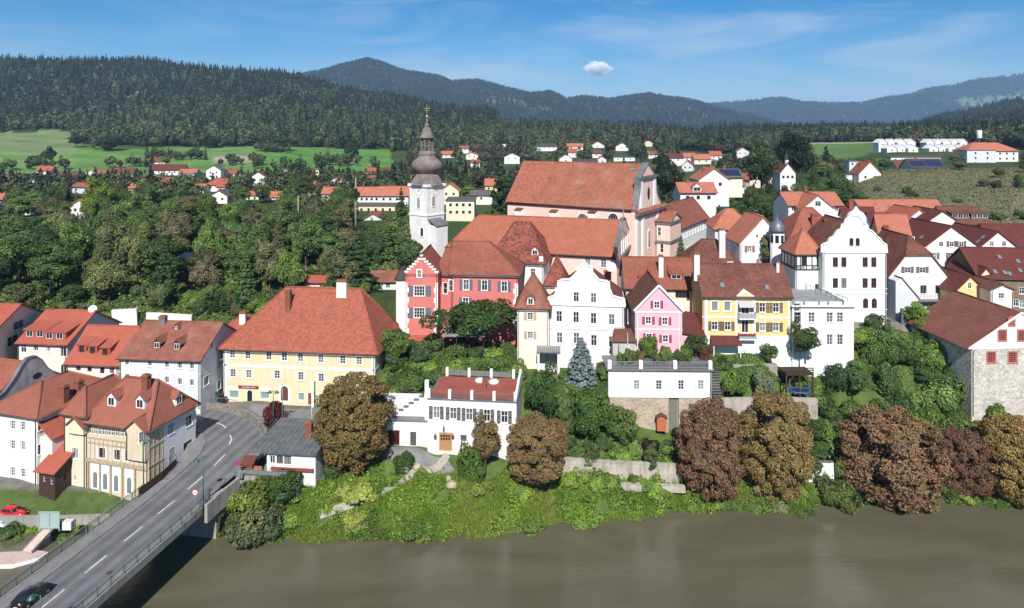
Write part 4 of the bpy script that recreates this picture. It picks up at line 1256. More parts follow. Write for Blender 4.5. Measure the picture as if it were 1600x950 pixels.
mb=MB();mb.slab([(0.55,s0-0.4,zc0+0.4),(1.6,s0-0.4,zc0-0.28),(1.6,s1+0.4,zc0-0.28),(0.55,s1+0.4,zc0+0.4)],0.1);mb.build('cornice_tiles',RF['church'],fc)
for k,fr in enumerate((0.03,0.22,0.72,0.93)):
    u=s0+(s1-s0)*fr;mb=MB();mb.box(0.6,0.85,u-0.75,u+0.75,-3,zc0-1.5);mb.build('pilaster',TRIM,fc)
zu=h.onface('R',996,279)[1]
for u in(h.onface('R',998,300)[0],h.onface('R',1019,300)[0]):
    mb=MB();mb.box(0.6,0.8,u-0.9,u+0.9,zc0+0.5,zu);mb.build('pilaster',TRIM,fc)
mb=MB();ua,ub=h.onface('R',995,279)[0],h.onface('R',1022,279)[0];mb.box(0.6,1.2,ua,ub,zu-0.1,zu+0.5);mb.build('pediment_cornice',METAL_G,fc)
u,z=h.onface('R',*q(5,910,245));mb=MB();mb.prism([(u+0.8*math.cos(k*math.pi/8),z+1.6*math.sin(k*math.pi/8))for k in range(16)],'x',0.6,0.66);mb.build('oval_window',GLASS,fc)
u,z=h.onface('R',*q(5,912,525));mb=MB();mb.prism([(u+a,z+b)for a,b in arch_pts(2.0,5.0)],'x',0.6,0.72);nw=mb.build('facade_window',TRIM,fc)
mb=MB();mb.prism([(u+a,z+b)for a,b in arch_pts(1.3,4.2)],'x',0.72,0.74);mb.build('pane',GLASS2,nw)
# side aisle to the right
g=wing_of(h,1026,1047,174,-31,9,18,zat(346,173),CHPINK)
g.roof_gable('x',2.0,RF['church'],o=0.4);g.band(g.h-0.4,0.7,0.3,mat=METAL_G);g.band(zat(378,173)-18,0.6,0.3,mat=METAL_G);g.win('F',1030,362,w=0.9,h=2.2,nv=0,tr=(0.5,));g.win('F',1034,388,w=0.9,h=2.2,nv=0,tr=(0.5,));g.walls();merge(h,g)

# ---- monastery wing
h=House('monastery_wing','long pink monastery wing with orange tile roof in front of the church','building',700,964,150,-17,13,17.5,zat(401,150),CHPINK,anchor='r')
h.win('F',*q(5,547,668),w=1.2,h=2.1,tr=(0.33,0.66),shut='white',sur=0.1);h.win('F',*q(5,645,676),w=1.2,h=2.1,tr=(0.33,0.66),shut='white',sur=0.1)
h.win('R',*q(5,762,668),w=1.6,h=2.0,tr=(0.5,),sur=0.15)
h.roof_hip(zat(343,157)-zat(401,150),RF['wing'],ridge=(5.5,h.w+0.30),o=0.6)
h.walls()
h.band(h.h-0.5,0.5,0.25,mat=plain('eave_board',(0.10,0.06,0.05),0.7),faces='F')
GP=[(962,399),(959.5,395),(958,385),(961,378),(963.5,368),(965.5,356),(967,346),(969,341),(972,341),(974,349),(977,357),(980,370),(983,377),(984,388),(986,394)]
ps=[h.onface('R',a,b)for a,b in GP]
ps[0]=(ps[0][0],h.h-0.6);ps.append((ps[-1][0],h.h-0.6))
mb=MB();mb.prism(ps,'x',0.2,0.75);fc=mb.build('gable',CHPINK,h.root,(h.w,0,0))
mb=MB()
for a,b in zip(ps[1:-2],ps[2:-1]):mb.bar((0.47,a[0],a[1]+.06),(0.47,b[0],b[1]+.06),0.85,0.2)
mb.build('coping',METAL_G,fc)
mb=MB();z=h.h;mb.box(0.75,1.3,-0.4,14.4,z-0.2,z+0.35);mb.build('cornice',METAL_G,fc)
for u in(2.0,5.2,8.8,12):mb=MB();mb.box(0.75,0.95,u-0.5,u+0.5,z+0.35,z+3.2);mb.build('pilaster',TRIM,fc)
mb=MB();u,zz=h.onface('R',971,343);mb.lathe([(0.1,zz-0.5),(0.35,zz),(0.4,zz+0.4),(0.15,zz+0.8),(0.05,zz+3.2)],8,(0.47,u));mb.build('finial',METAL_G,fc)

# ---- mottled hip roof between monastery wing and pink hall
h=House('monastery_block','white block with steep mottled red hip roof behind the pink hall','building',766,849,146.5,-13,13,16,zat(412,146.5),WHITE,anchor='r')
h.win('F',*q(5,208,738),w=1.0,h=1.8,tr=(0.33,0.66),sur=0.1)
h.roof_hip(zat(347.5,153)-zat(412,146.5),RF['mid'],ridge=(4.0,h.w-4.0),o=0.6);h.walls()
h.dormer(*q(5,221,628),w=1.5,h=1.2,rise=0.8,wmat=PALEY)
h.chimney(846,405,0.9,0.8,0.8,mat=WHITE)
# small steep roof tucked behind the cream tower
h=House('roof_turret','small square turret with steep red tent roof behind the white baroque gable','turret',852,884,130,-10,5.5,16,zat(446,130),IVORY)
h.roof_hip(zat(399,133)-zat(446,130),RF['mid'],ridge=(h.w/2,h.w/2),o=0.4);h.walls()

# ---- pink hall
h=House('pink_hall','coral pink hall with blue shutters, white quoins and stepped corner gable','building',706,809,135,-5,11,14.5,zat(430,135),PINK,anchor='r')
for a,b in((290,690),(355,692),(425,696)):h.win('F',*q(4,a,b),w=1.15,h=2.0,tr=(0.62,),shut='blue',sur=0.1)
h.win('F',*q(4,288,752),w=1.15,h=1.8,tr=(0.62,),shut='blue',sur=0.1)
h.win('R',*q(4,492,683),w=1.15,h=1.8,tr=(0.62,),sur=0.15)
h.roof_hip(zat(378,140.5)-zat(430,135),RF['pinkhall'],ridge=(-1.0,h.w-6.2),o=0.6);h.walls()
h.band(h.h-0.25,0.45,0.25)
for a in(302,400):
    hit=h.dormer(*q(4,a,626),w=2.2,h=1.15,kind='shed',rmat=METAL_D,wmat=METAL_D,ww=1.2,hh=0.7,slope=0.25)
for k in range(9):
    z=2+k*1.05
    if z<h.h-0.8:mb=MB();mb.box(h.w-(0.9 if k%2 else 0.6),h.w+0.05,-0.05,0.02,z,z+1.0);mb.build('quoin',TRIM,h.root)
# oblique link wall and gabled corner block
g=wing_of(h,683,707,137.2,-20,9.5,14.5,zat(428,137.2),PINK);g.win('F',*q(4,216,702),w=0.9,h=2.2,nv=0,tr=(0.5,),sur=0.12);g.win('F',*q(4,237,692),w=0.9,h=2.2,nv=0,tr=(0.5,),sur=0.12)
g.roof_gable('x',4.6,RF['pinkhall'],o=0.5);g.band(g.h-0.25,0.45,0.25,faces='F');g.walls();merge(h,g)
g=wing_of(h,633,684,133.5,-3,11,14.5,zat(428,133.5),PINK)
g.win('F',*q(4,125,650),w=0.9,h=1.5,nv=0,tr=(0.5,),sur=0.12,gm=GLASS2);g.win('F',*q(4,125,712),w=2.1,h=1.9,nv=3,tr=(0.35,0.68),shut='blue',sur=0.12);g.win('F',*q(4,125,789),w=2.1,h=1.9,nv=3,tr=(0.35,0.68),shut='blue',sur=0.12)
g.roof_gable('y',4.0,RF['pinkhall'],o=0.1,og=-0.3);g.tops.pop('F');g.wtop=g.h;g.walls()
st=[(0,g.h-0.6)];n=6;wq=g.w/2;rise=zat(404,133.5)-zat(428,133.5)
for k in range(n):st+=[(wq*k/n*0.94,g.h+rise*k/n+0.3),(wq*(k+1)/n*0.94,g.h+rise*k/n+0.3)]
st+=[(wq-0.15,g.h+rise+0.5),(wq+0.15,g.h+rise+0.5)]
st+=[(g.w-a,b)for a,b in st[-3::-1]]
go_=g.outline_gable(st,0.4,PINK)
for k in range(1,len(st)-2):
    a,b=st[k],st[k+1]
    if abs(a[1]-b[1])<1e-6:mb=MB();mb.box(min(a[0],b[0])-0.15,max(a[0],b[0])+0.15,-0.1,0.5,a[1],a[1]+0.28);mb.build('coping',TRIM,go_)
for k in range(11):
    z=1.0+k*1.0
    if z<g.h-0.3:
        for sx in(0,1):
            L_=0.75 if k%2 else 0.45
            mb=MB();(mb.box(-0.03,L_,-0.06,0.02,z,z+0.97)if sx==0 else mb.box(g.w-L_,g.w+0.03,-0.06,0.02,z,z+0.97));mb.build('quoin',TRIM,g.root)
mb=MB();mb.box(-0.1,g.w+0.1,-1.6,-0.02,-2,1.2);mb.build('plinth',TRIM,g.root)
mb=MB();mb.slab([(-0.3,-2.0,1.15),(g.w+0.3,-2.0,1.15),(g.w+0.3,0,1.7),(-0.3,0,1.7)],0.12);mb.build('plinth_tiles',RF['bright'],g.root)
merge(h,g)
g=wing_of(h,619,634,134.3,4,4,14.5,zat(436,134.3),WHITE);g.walls();g.roof_hip(2.0,RF['slate'],ridge=(g.w/2,2.0),axis='y',o=0.25);merge(h,g)

# ---- cream tower house
h=House('cream_tower','narrow cream tower house with pointed brown tile roof and tan shutters','tower',808.5,857,122,-4,5.6,13.2,zat(481,122),IVORY)
for b in(430,552):h.win('F',*q(6,200,b),w=1.0,h=1.25,tr=(0.33,0.66),shut='tan',sur=0.06)
h.roof_hip(5.7,RF['lav'],ridge=(h.w/2,h.w/2),o=0.5,yr=h.d/2);h.walls()
h.dormer(*q(6,202,357),w=1.25,h=1.3,rise=0.35,wmat=PALEY)

# ---- white baroque gable house
h=House('baroque_house','white house with curved baroque gable behind the blue spruce','house',857,975,122,-7,13,12.6,zat(477,122),WHITE,anchor='r')
for a,b in((387,432),(496,438),(609,445),(726,452),(390,570),(498,573),(611,587),(726,595)):h.win('F',*q(6,a,b),w=1.05,h=1.95,tr=(0.62,),fm=FRAME_W,sur=0.14)
for a,b in((497,304),(609,310)):h.win('F',*q(6,a,b),w=1.0,h=1.8,tr=(0.62,),sur=0.14)
for b in(432,585):h.win('R',*q(6,828,b),w=1.0,h=1.9,tr=(0.62,),sur=0.1)
h.roof_gable('y',5.0,RF['old'],o=0.3,og=-0.5);h.tops.pop('F');h.wtop=h.h;h.walls()
OUT=[(318,337),(326,308),(356,298),(368,270),(372,250),(386,240),(388,203),(400,196),(455,193),(470,180),(490,158),(511,140),(513,112),(530,104),(552,82),(574,104),(592,114),(594,142),(614,160),(632,182),(645,197),(700,207),(706,248),(718,262),(732,300),(770,312),(800,318),(812,350)]
pts=[h.onface('F',*q(6,a,b))for a,b in OUT];pts[0]=(0,h.h-0.3);pts[-1]=(h.w,h.h-0.3)
h.outline_gable(pts,0.45,WHITE,cap=TRIM,capw=0.22)
h.band(h.h-0.1,0.45,0.22);h.band(0,0.14,0.10,py=q(6,560,490),faces='F',name='string_course');h.band(0,0.22,0.12,py=q(6,560,512),name='string_course')
h.chimney(*q(6,700,190),1.4,1.0,1.4,mat=plain('chimney_red',(0.28,0.08,0.06),0.8,var=0.2))
mb=MB();u=h.loc(W(*q(6,722,108),131));mb.lathe([(0.05,0),(0.5,0.06),(0.9,0.2),(1.0,0.26)],14);ds=mb.build('satellite_dish',TRIM,h.root,u,(R(100),0,0));mb=MB();mb.bar((0,0,0),(0,-2.2,-0.4),0.1);mb.build('dish_mast',METAL_G,ds)
# loggia with balustrade terrace at its foot
g=wing_of(h,840,874,118.5,-4,3.2,13,zat(551,118.5),WHITE);g.walls(skip='F')
mb=MB();mb.box(-0.2,g.w+0.2,-0.2,3.2,g.h,g.h+0.25);mb.build('terrace_slab',METAL_G,g.root)
for x in(0.15,g.w-0.15):mb=MB();mb.box(x-0.18,x+0.18,0,0.3,-3,g.h);mb.build('loggia_pillar',TRIM,g.root)
mb=MB();mb.box(-0.2,g.w+0.2,-0.2,-0.05,g.h+1.05,g.h+1.2)
for x in np.linspace(-0.1,g.w+0.1,12):mb.cbox((x,-0.12,g.h+0.25),0.16,0.12,0.8)
mb.build('balustrade',plain('weathered_stone',(0.36,0.35,0.34),0.9,var=0.3),g.root);merge(h,g)

# ---- pink gable house
h=House('pink_house','pale pink gabled house with crimson shutters and brown roof','house',993,1065.5,119.5,-2,12,16.5,zat(486,119.5),LPINK)
for a,b in((1017,355),(963,458),(1070,462),(968,566),(1073,576)):h.win('F',*q(6,a,b),w=0.95,h=1.25 if b>400 else 1.2,tr=(0.5,),shut='red',sur=0.1)
h.roof_gable('y',4.6,RF['brown'],o=0.35,og=0.25);h.walls()
h.band(0,0.25,0.1,py=q(6,1030,405),faces='F');h.band(0,0.2,0.08,py=q(6,1030,515),name='string_course',faces='F')
for x in(0.2,h.w-0.2):h.pilaster('F',[x],-2,h.h-0.1,0.4,0.05)
vb=MB();vb.bar((-0.3,-0.32,h.h+0.1),(h.w/2,-0.32,h.h+4.6),0.12,0.35);vb.bar((h.w+0.3,-0.32,h.h+0.1),(h.w/2,-0.32,h.h+4.6),0.12,0.35);vb.build('bargeboard',TRIM,h.root)
g=wing_of(h,1066,1100,119.8,-2,6,16.5,zat(520,119.8),LPINK);mb=MB();mb.slab([(-0.1,-0.4,g.h),(g.w+0.3,-0.4,g.h-0.5),(g.w+0.3,6,g.h+1.9),(-0.1,6,g.h+2.6)],0.15);mb.build('annex_roof',RF['darkred'],g.root);g.wtop=g.h-0.4;g.walls();merge(h,g)
mb=MB();mb.slab([(-4.3,-1.0,2.9),(0.2,-1.0,2.9),(-0.6,1.6,4.5),(-3.6,1.6,4.5)],0.15);mb.build('porch_roof',RF['brown'],h.root)
mb=MB();mb.box(-4.0,-0.1,-0.6,1.4,-2,2.8);mb.build('porch',mat_wall('porch_plaster',(200,196,186)),h.root)

# ---- house with dormer behind the pink gable
h=House('town_house','brown-roofed house with tall white chimney behind the pink gabled house','house',978,1086,130.5,-4,11,17.5,zat(450,130.5),IVORY)
h.win('F',*q(6,1182,278),w=2.6,h=1.9,nv=3,tr=(),fm=FRAME_B,sur=0)
h.roof_gable('x',zat(401,136)-zat(450,130.5),RF['pinkhall'],o=0.5);h.walls()
h.dormer(*q(6,1143,195),w=2.5,h=1.2,kind='shed',ww=1.7,hh=0.7,slope=0.35,wmat=RF['pinkhall'])
h.chimney(*q(6,1043,165),0.9,0.9,3.6,mat=CHW);h.chimney(*q(6,905,190),0.5,0.5,0.5)

# ---- ochre house with balconies
h=House('ochre_house','ochre yellow house with white bands, dark shutters and central balconies','house',1098,1237,121,-2,9.5,17.0,zat(463,121),OCHRE)
BL=plain('blind_grey',(0.20,0.20,0.20),0.7)
for a in(193,260):h.win('F',*q(7,a,674),w=1.15,h=1.7,nv=0,tr=(),gm=BL,sur=0.16,label='window with a lowered grey blind')
for a in(446,518):h.win('F',*q(7,a,681),w=1.05,h=1.65,tr=(0.6,),shut='brown',sur=0.06)
for a,b in((193,778),(262,779),(446,784),(518,784)):h.win('F',*q(7,a,b),w=1.05,h=1.5,tr=(0.6,),shut='brown',sur=0.06)
h.win('F',*q(7,355,690),w=1.3,h=1.6,nv=1,tr=(),sur=0.1);h.win('F',*q(7,354,782),w=1.2,h=2.2,nv=1,tr=(),sur=0.1,name='balcony_door')
h.win('F',*q(7,350,895),w=1.6,h=2.0,nv=1,tr=(),sur=0.1,name='terrace_door',proud=True)
h.roof_gable('x',4.9,RF['old'],o=0.5,og=0.25);h.walls()
h.band(h.h-0.2,0.4,0.25);h.band(0,0.28,0.06,py=q(7,350,732),name='string_course',faces='F');zp_=h.onface('F',*q(7,350,868))[1]+1.3;h.band((zp_-6)/2,zp_+6,0.05,name='white_plinth',faces='F')
for a in(145,310,400,590):
    u,z=h.onface('F',*q(7,a,700));h.pilaster('F',[u],2.0,h.h-0.4,0.45,0.05)
u,z=h.onface('F',*q(7,352,615));mb=MB();mb.prism([(-2.0,-0.1),(2.0,-0.1),(0,1.25)],'y',-0.35,2.0);pd=mb.build('pediment',TRIM,h.root,(u,0,h.h))
mb=MB();mb.prism([(-1.2,0.1),(1.2,0.1),(0,0.85)],'y',-0.38,-0.34);mb.build('pediment_field',OCHRE,pd)
for b,aw in((722,True),(830,False)):
    u,z=h.onface('F',*q(7,358,b));mb=MB();mb.box(-1.5,1.5,-1.2,0,-0.15,0.05);bc=mb.build('balcony',TRIM,h.root,(u,0,z-0.3))
    mb=MB();mb.box(-1.5,1.5,-1.2,-1.13,0.1,0.95);mb.box(-1.5,-1.43,-1.13,0,0.1,0.95);mb.box(1.43,1.5,-1.13,0,0.1,0.95);mb.build('railing',plain('railing_grey',(0.38,0.40,0.42),0.5,metal=0.3),bc)
    if aw:mb=MB();mb.slab([(-1.45,-1.3,2.0),(1.45,-1.3,2.0),(1.45,0,2.9),(-1.45,0,2.9)],0.06);mb.build('awning',plain('awning_grey',(0.42,0.41,0.40),0.8),bc)
for y_ in(815,):
    u,z=h.onface('F',*q(7,350,y_));mb=MB()
    for k in range(9):mb.cbox((-1.3+k*0.33,-1.28,-0.1),0.3,0.25,0.3)
    mb.build('flower_box',plain('geranium_red',(0.30,0.05,0.04),0.8,var=0.6,scale=8),h.root,(u,0,z))
u,z=h.onface('F',*q(7,240,850));mb=MB();mb.slab([(-2.6,-2.4,-0.3),(2.6,-2.4,-0.3),(2.4,0,0.75),(-2.4,0,0.75)],0.12);mb.build('porch_awning',RF['darkred'],h.root,(u,0,z))
for s_ in(-2.3,2.3):mb=MB();mb.box(s_-.07,s_+.07,-2.3,-2.16,-3,-0.35);mb.build('porch_post',TRIM,h.root,(u,0,z))
h.skylight(*q(7,232,562));h.skylight(*q(7,470,574));h.chimney(*q(7,95,490),1.0,1.0,3.2,mat=CHW);h.chimney(*q(7,525,485),0.5,0.6,1.5,mat=CHW)
sp_=MB();
for k in range(12):sp_.box(0.25,1.15,-0.9,-0.3,0.4+k*0.75,0.48+k*0.75)
for x in(0.25,1.1):sp_.box(x,x+0.06,-0.95,-0.87,0,9.2)
sp_.build('fire_escape',METAL_D,h.root,(h.w,0,0))

# ---- mint white annex with roof terrace
h=House('flat_roof_house','mint white two-storey house with grey flat roof terrace','house',1238,1334,120,-1,14,17.4,zat(481,120),MINT)
for a in(632,707,803,858):h.win('F',*q(7,a,733),w=1.1,h=1.75,tr=(0.33,0.66),sur=0.12)
for a in(803,858):h.win('F',*q(7,a,851),w=1.0,h=1.85,tr=(0.33,0.66),sur=0.12)
h.walls();mb=MB();mb.box(-0.1,h.w+0.1,-0.15,h.d,h.h,h.h+0.25);mb.build('roof',plain('flat_roof_grey',(0.26,0.27,0.27),0.8,var=0.3,scale=0.6),h.root)
mb=MB();mb.box(-0.25,h.w+0.25,-0.35,0.1,h.h+0.26,h.h+0.5);mb.box(h.w-0.1,h.w+0.25,0.1,h.d,h.h+0.26,h.h+0.5);mb.build('parapet',TRIM,h.root)
for x0,x1 in((0.3,1.8),(2.2,4.4),(4.8,6.0),(6.4,8.6),(9.0,10.6)):
    mb=MB();mb.box(x0,x1,-0.05,0.2,h.h+0.5,h.h+1.1);mb.build('parapet_block',MINT,h.root)
rl=MB()
for k in range(9):rl.bar((h.w-3+k*0.35,13-k*1.4,h.h+0.25),(h.w-3+k*0.35,13-k*1.4,h.h+1.3),0.06)
rl.bar((h.w-3,13,h.h+1.3),(h.w-0.2,1.8,h.h+1.3),0.07);rl.build('terrace_railing',METAL_D,h.root)
h.band(0,0.16,0.08,py=q(7,840,797),faces='F',name='string_course')

# ---- tall white gable
h=House('gable_house','tall white house with stepped scroll gable and dark red windows','house',1285.5,1385,131,0,13,18.5,zat(393.5,131),MINT)
for a in(832,877,990,1036):
    h.win('F',*q(7,a,440),w=1.0,h=1.9,nv=1,tr=(0.62,),fm=FRAME_R,sur=0.14);h.win('F',*q(7,a,551),w=1.0,h=1.9,nv=1,tr=(0.62,),fm=FRAME_R,sur=0.14,gm=GLASS2 if a==877 else None)
for a in(992,1038):h.win('F',*q(7,a,657),w=1.0,h=1.9,nv=1,tr=(0.55,),arch=True,fm=FRAME_R,sur=0.14)
for a in(917,950):h.win('F',*q(7,a,332),w=0.8,h=1.55,nv=0,tr=(),arch=True,fm=FRAME_B,sur=0.12)
h.roof_gable('y',5.6,RF['old'],o=0.3,og=-0.5);h.tops.pop('F');h.wtop=h.h;h.walls()
OUT=[(765,388),(768,348),(796,338),(803,318),(826,306),(836,288),(850,272),(870,266),(876,240),(890,235),(894,215),(912,198),(935,191),(958,198),(974,215),(981,235),(996,240),(1002,264),(1022,272),(1040,288),(1052,304),(1070,316),(1080,334),(1098,346),(1101,388)]
pts=[h.onface('F',*q(7,a,b))for a,b in OUT];pts[0]=(0,h.h-0.2);pts[-1]=(h.w,h.h-0.2)
h.outline_gable(pts,0.5,MINT,cap=TRIM,capw=0.25)
for b in(386,580,607,692):h.band(0,0.28 if b<400 else 0.16,0.2 if b<400 else 0.10,py=q(7,930,b),faces='F')
mb=MB();mb.lathe([(2.0,34.0-h.zb),(2.0,37.6-h.zb),(1.9,38.4-h.zb),(1.4,39.3-h.zb),(0.5,39.9-h.zb),(0.15,40.6-h.zb)],16,(h.w-1.3,9));mb.build('round_turret',MINT,h.root)

# ---- timber-storey house
h=House('timber_house','white house with black timber-framed top storey and orange tent roof','house',1243,1283,133,0,7,18.5,zat(397,133),WHITE)
GREYW=mat_wall('plaster_grey',(196,198,204),0.8,0.08)
h.win('F',*q(7,737,570),w=0.9,h=1.0,nv=1,tr=(),fm=FRAME_R,sur=0)
h.roof_hip(4.6,RF['orange'],ridge=(h.w/2,h.w/2+0.6),axis='y',o=0.4);h.walls()
DK=plain('black_timber',(0.03,0.028,0.025),0.7,var=0.3)
zt_=h.onface('F',*q(7,690,480))[1];fr=MB()
fr.box(-0.06,h.w+0.06,-0.08,0,zt_-0.12,zt_+0.12);fr.box(-0.06,h.w+0.06,-0.08,0,h.h-0.35,h.h-0.05);fr.box(-0.06,h.w+0.06,-0.07,0,zt_+0.75,zt_+0.9)
for x in(0.1,1.0,2.1,3.2,4.2,h.w-0.1):fr.box(x-0.09,x+0.09,-0.075,0,zt_+0.12,h.h-0.35)
for x in(0.1,1.0,3.2,4.2):fr.bar((x,-0.04,zt_+0.15),(x+0.8,-0.04,zt_+0.75),0.06,0.1);fr.bar((x+0.8,-0.04,zt_+0.15),(x,-0.04,zt_+0.75),0.06,0.1)
fr.build('timber_frame',DK,h.root)
for x in(1.6,4.65):mb=MB();mb.box(x-0.4,x+0.4,-0.03,0.0,zt_+0.9,h.h-0.4);mb.build('window',GLASS,h.root)
lm=MB();lm.box(-0.08,0,0,h.d,zt_-0.1,h.h-0.1);lm.build('side_timber',DK,h.root)
for k in range(4):mb=MB();mb.box(-0.12,-0.08,0.5+k*1.6,1.6+k*1.6,zt_+0.5,h.h-0.6);mb.build('window',GLASS2,h.root)
REDB=mat_stone('barn_brick_trim',(214,120,96),(196,98,76),(220,150,130),4.0,0.8,(1,1,2.0))
RUBBLE=mat_stone('rubble_stone',(226,220,210),(168,162,154),(216,210,202),2.6,0.82)
GRY=mat_wall('plaster_pale_grey',(222,224,230),0.8,0.07)
OLDP=mat_wall('old_brown_render',(150,128,112),0.75,0.25,0.2)
# ---- barn
h=House('stone_barn','big barn with rubble stone walls, white gable and red lattice windows at right edge','barn',1518,None,114,4,15.5,8.5,zat(545,114),RUBBLE,w=17.5,found=5)
BR=plain('lattice_red',(0.42,0.12,0.08),0.7)
for a,b in((793,490),(920,490)):h.win('F',*q(9,a,b),w=1.35,h=1.75,nv=3,tr=(0.2,0.4,0.6,0.8),fm=BR,sur=0.22,surm=REDB)
h.roof_gable('y',zat(485,116)-zat(545,114),RF['barn'],o=0.7,og=0.15);h.tops.pop('F');h.wtop=h.h
h.walls()
z0=h.h;rs=zat(485,116)-zat(545,114)
mb=MB();mb.prism([(-0.05,z0-0.1),(h.w+0.05,z0-0.1),(h.w+0.05,z0+0.2),(h.w/2,z0+rs-0.15),(-0.05,z0+0.2)],'y',-0.06,0.3);gb=mb.build('gable',WHITE,h.root)
for a,b,ar in((913,272,True),(857,357,False),(972,357,False)):
    h.win('F',*q(9,a,b),w=1.3 if not ar else 0.9,h=1.7 if not ar else 1.4,nv=3 if not ar else 2,tr=(0.2,0.4,0.6,0.8),fm=BR,sur=0.2,surm=REDB,arch=ar,proud=True)
for c in h.root.children:
    if c.name.startswith('window')and c.location.z>z0:c.location.y-=0.08
vb=MB();vb.bar((-0.6,-0.16,h.h+0.05),(h.w/2,-0.16,h.h+rs),0.1,0.3);vb.bar((h.w+0.6,-0.16,h.h+0.05),(h.w/2,-0.16,h.h+rs),0.1,0.3);vb.build('bargeboard',TRIM,h.root)
# ---- white half-hipped house
h=House('town_house','white half-hipped house with balcony right of the tall scroll gable','house',1389,1480,135,2,12,17.5,zat(433,135),WHITE)
for a,b in((308,560),(400,560)):h.win('F',*q(8,a,b),w=1.2,h=1.1,nv=1,tr=(0.5,),shut='brown',sur=0,proud=True)
for a in(407,500):h.win('F',*q(8,a,682),w=1.3,h=1.7,nv=1,tr=(),sur=0.1,fm=FRAME_G)
h.win('F',*q(8,252,692),w=1.0,h=1.6,nv=1,tr=(),fm=FRAME_B,sur=0)
h.roof_halfhip(zat(368,138)-zat(433,135),zat(398,135)-zat(433,135),RF['old'],yh=3.2);h.walls()
mb=MB();u,z=h.onface('F',*q(8,425,742));mb.box(-3.6,3.6,-1.4,0,-0.2,0);bc=mb.build('balcony',METAL_G,h.root,(u,0,z));mb=MB()
for k in range(25):mb.box(-3.6+k*0.3,-3.57+k*0.3,-1.4,-1.37,0,0.95)
mb.box(-3.6,3.65,-1.42,-1.36,0.95,1.0);mb.build('railing',METAL_D,bc)
mb=MB();mb.prism([(0,-4),(4.4,-4),(4.4,4.0),(1.2,7.9),(0,7.4)],'y',-2.4,0.0);bl=mb.build('bay',GRY,h.root,(-0.1,0,2.0))
mb=MB();mb.bar((1.0,-1.2,10.1),(4.6,-1.2,5.9),2.8,0.16);mb.build('bay_roof',RF['old'],h.root)
mb=MB();mb.prism([(0,-4),(5.2,-4),(5.2,2.4),(0,4.6)],'y',-4.4,-4.0);mb.build('side_wall',mat_wall('dark_grey_wall',(110,114,120),0.75,0.15),h.root,(-0.2,0,0))
mb=MB();mb.box(5.3,8.2,-4.4,-4.1,-3,1.6);mb.build('yard_gate',plain('gate_brown',(0.16,0.06,0.04),0.8,var=0.4,scale=5),h.root)
def gable_front(label,pxl,pxr,Y,ang,d,zb,py_e,py_a,wall,roof,wins=(),shut=None,name='town_house',o=0.35,ww=1.0,wh=1.3,nv=1,tr=(0.5,),fr='F',cat='house',group=None):
    h=House(name,label,cat,pxl,pxr,Y,ang,d,zb,zat(py_e,Y),wall,group=group)
    for w_ in wins:h.win(fr,w_[0],w_[1],w=ww,h=wh,nv=nv,tr=tr,shut=shut,sur=0.06)
    h.roof_gable('y',zat(py_a,Y)-zat(py_e,Y),roof,o=o,og=0.3);h.walls()
    return h
def eave_front(label,pxl,pxr,Y,ang,d,zb,py_e,py_r,wall,roof,wins=(),hip=False,shut=None,name='town_house',ww=1.0,wh=1.3,ridge=None,o=0.45,cat='house',group=None):
    h=House(name,label,cat,pxl,pxr,Y,ang,d,zb,zat(py_e,Y),wall,group=group)
    for w_ in wins:h.win('F',w_[0],w_[1],w=ww,h=wh,shut=shut,sur=0.06)
    rs=zat(py_r,Y+d/2)-zat(py_e,Y)
    if hip:h.roof_hip(rs,roof,ridge=ridge or(min(d/2,h.w*0.4),h.w-min(d/2,h.w*0.4)),o=o)
    else:h.roof_gable('x',rs,roof,o=o)
    h.walls()
    return h
h=gable_front('white gabled house with green-shuttered windows and dark red roof behind the half-hipped house',1445,1527,147,4,13,19,385,353,WHITE,RF['darkred'],[q(8,475,475),q(8,577,475),q(8,675,475)],'brown')
for a in(516,580,640):h.win('F',*q(8,a,400),w=1.0,h=1.1,shut='brown' if a>520 else None,sur=0.05,proud=True)
h.skylight(*q(8,395,360));h.chimney(*q(8,556,275),0.9,0.9,1.2)
h=gable_front('plain white gabled house with dark red roof near the right edge',1528,1590,149,4,13,19,388,361,WHITE,RF['darkred'],[q(8,795,470)])
for a in(828,905):h.win('F',*q(8,a,398),w=1.0,h=1.1,sur=0.05,proud=True)
for a,b in((745,385),(775,360)):h.skylight(*q(8,a,b),0.8,1.2)
h=gable_front('small yellow gabled house with dark red roof behind the barn',1492,1540,131,3,10,16,456,430,OCHRE,RF['darkred'],[])
h.win('F',*q(8,692,657),w=0.8,h=1.2,sur=0.08,proud=True);h.win('F',*q(8,732,747),w=1.2,h=1.1,sur=0.08)
h=gable_front('cream gable peeping over the small yellow house',1521,1560,136,3,9,16,443,417,CREAM,RF['darkred'],[])
h.win('F',*q(8,793,603),w=1.0,h=0.6,sur=0.05,proud=True)
h=gable_front('narrow white gabled annex with brown roof behind the barn',1548,1583,128,0,7,15,452,443,WHITE,RF['brown'],[q(8,890,722)],ww=1.1,wh=1.0)
h.win('F',*q(8,893,656),w=0.4,h=0.4,nv=0,tr=(),sur=0.05,proud=True)
h=eave_front('long old house with dark red roof and skylights at the right edge',1529,1650,136,-6,13,15,434,386,OLDP,RF['darkred'],[q(8,980,765),q(8,1018,690),q(8,1018,775)])
for a,b in((878,482),(910,578),(940,585),(992,508),(1005,565),(850,572)):h.skylight(*q(8,a,b),0.8,1.1)
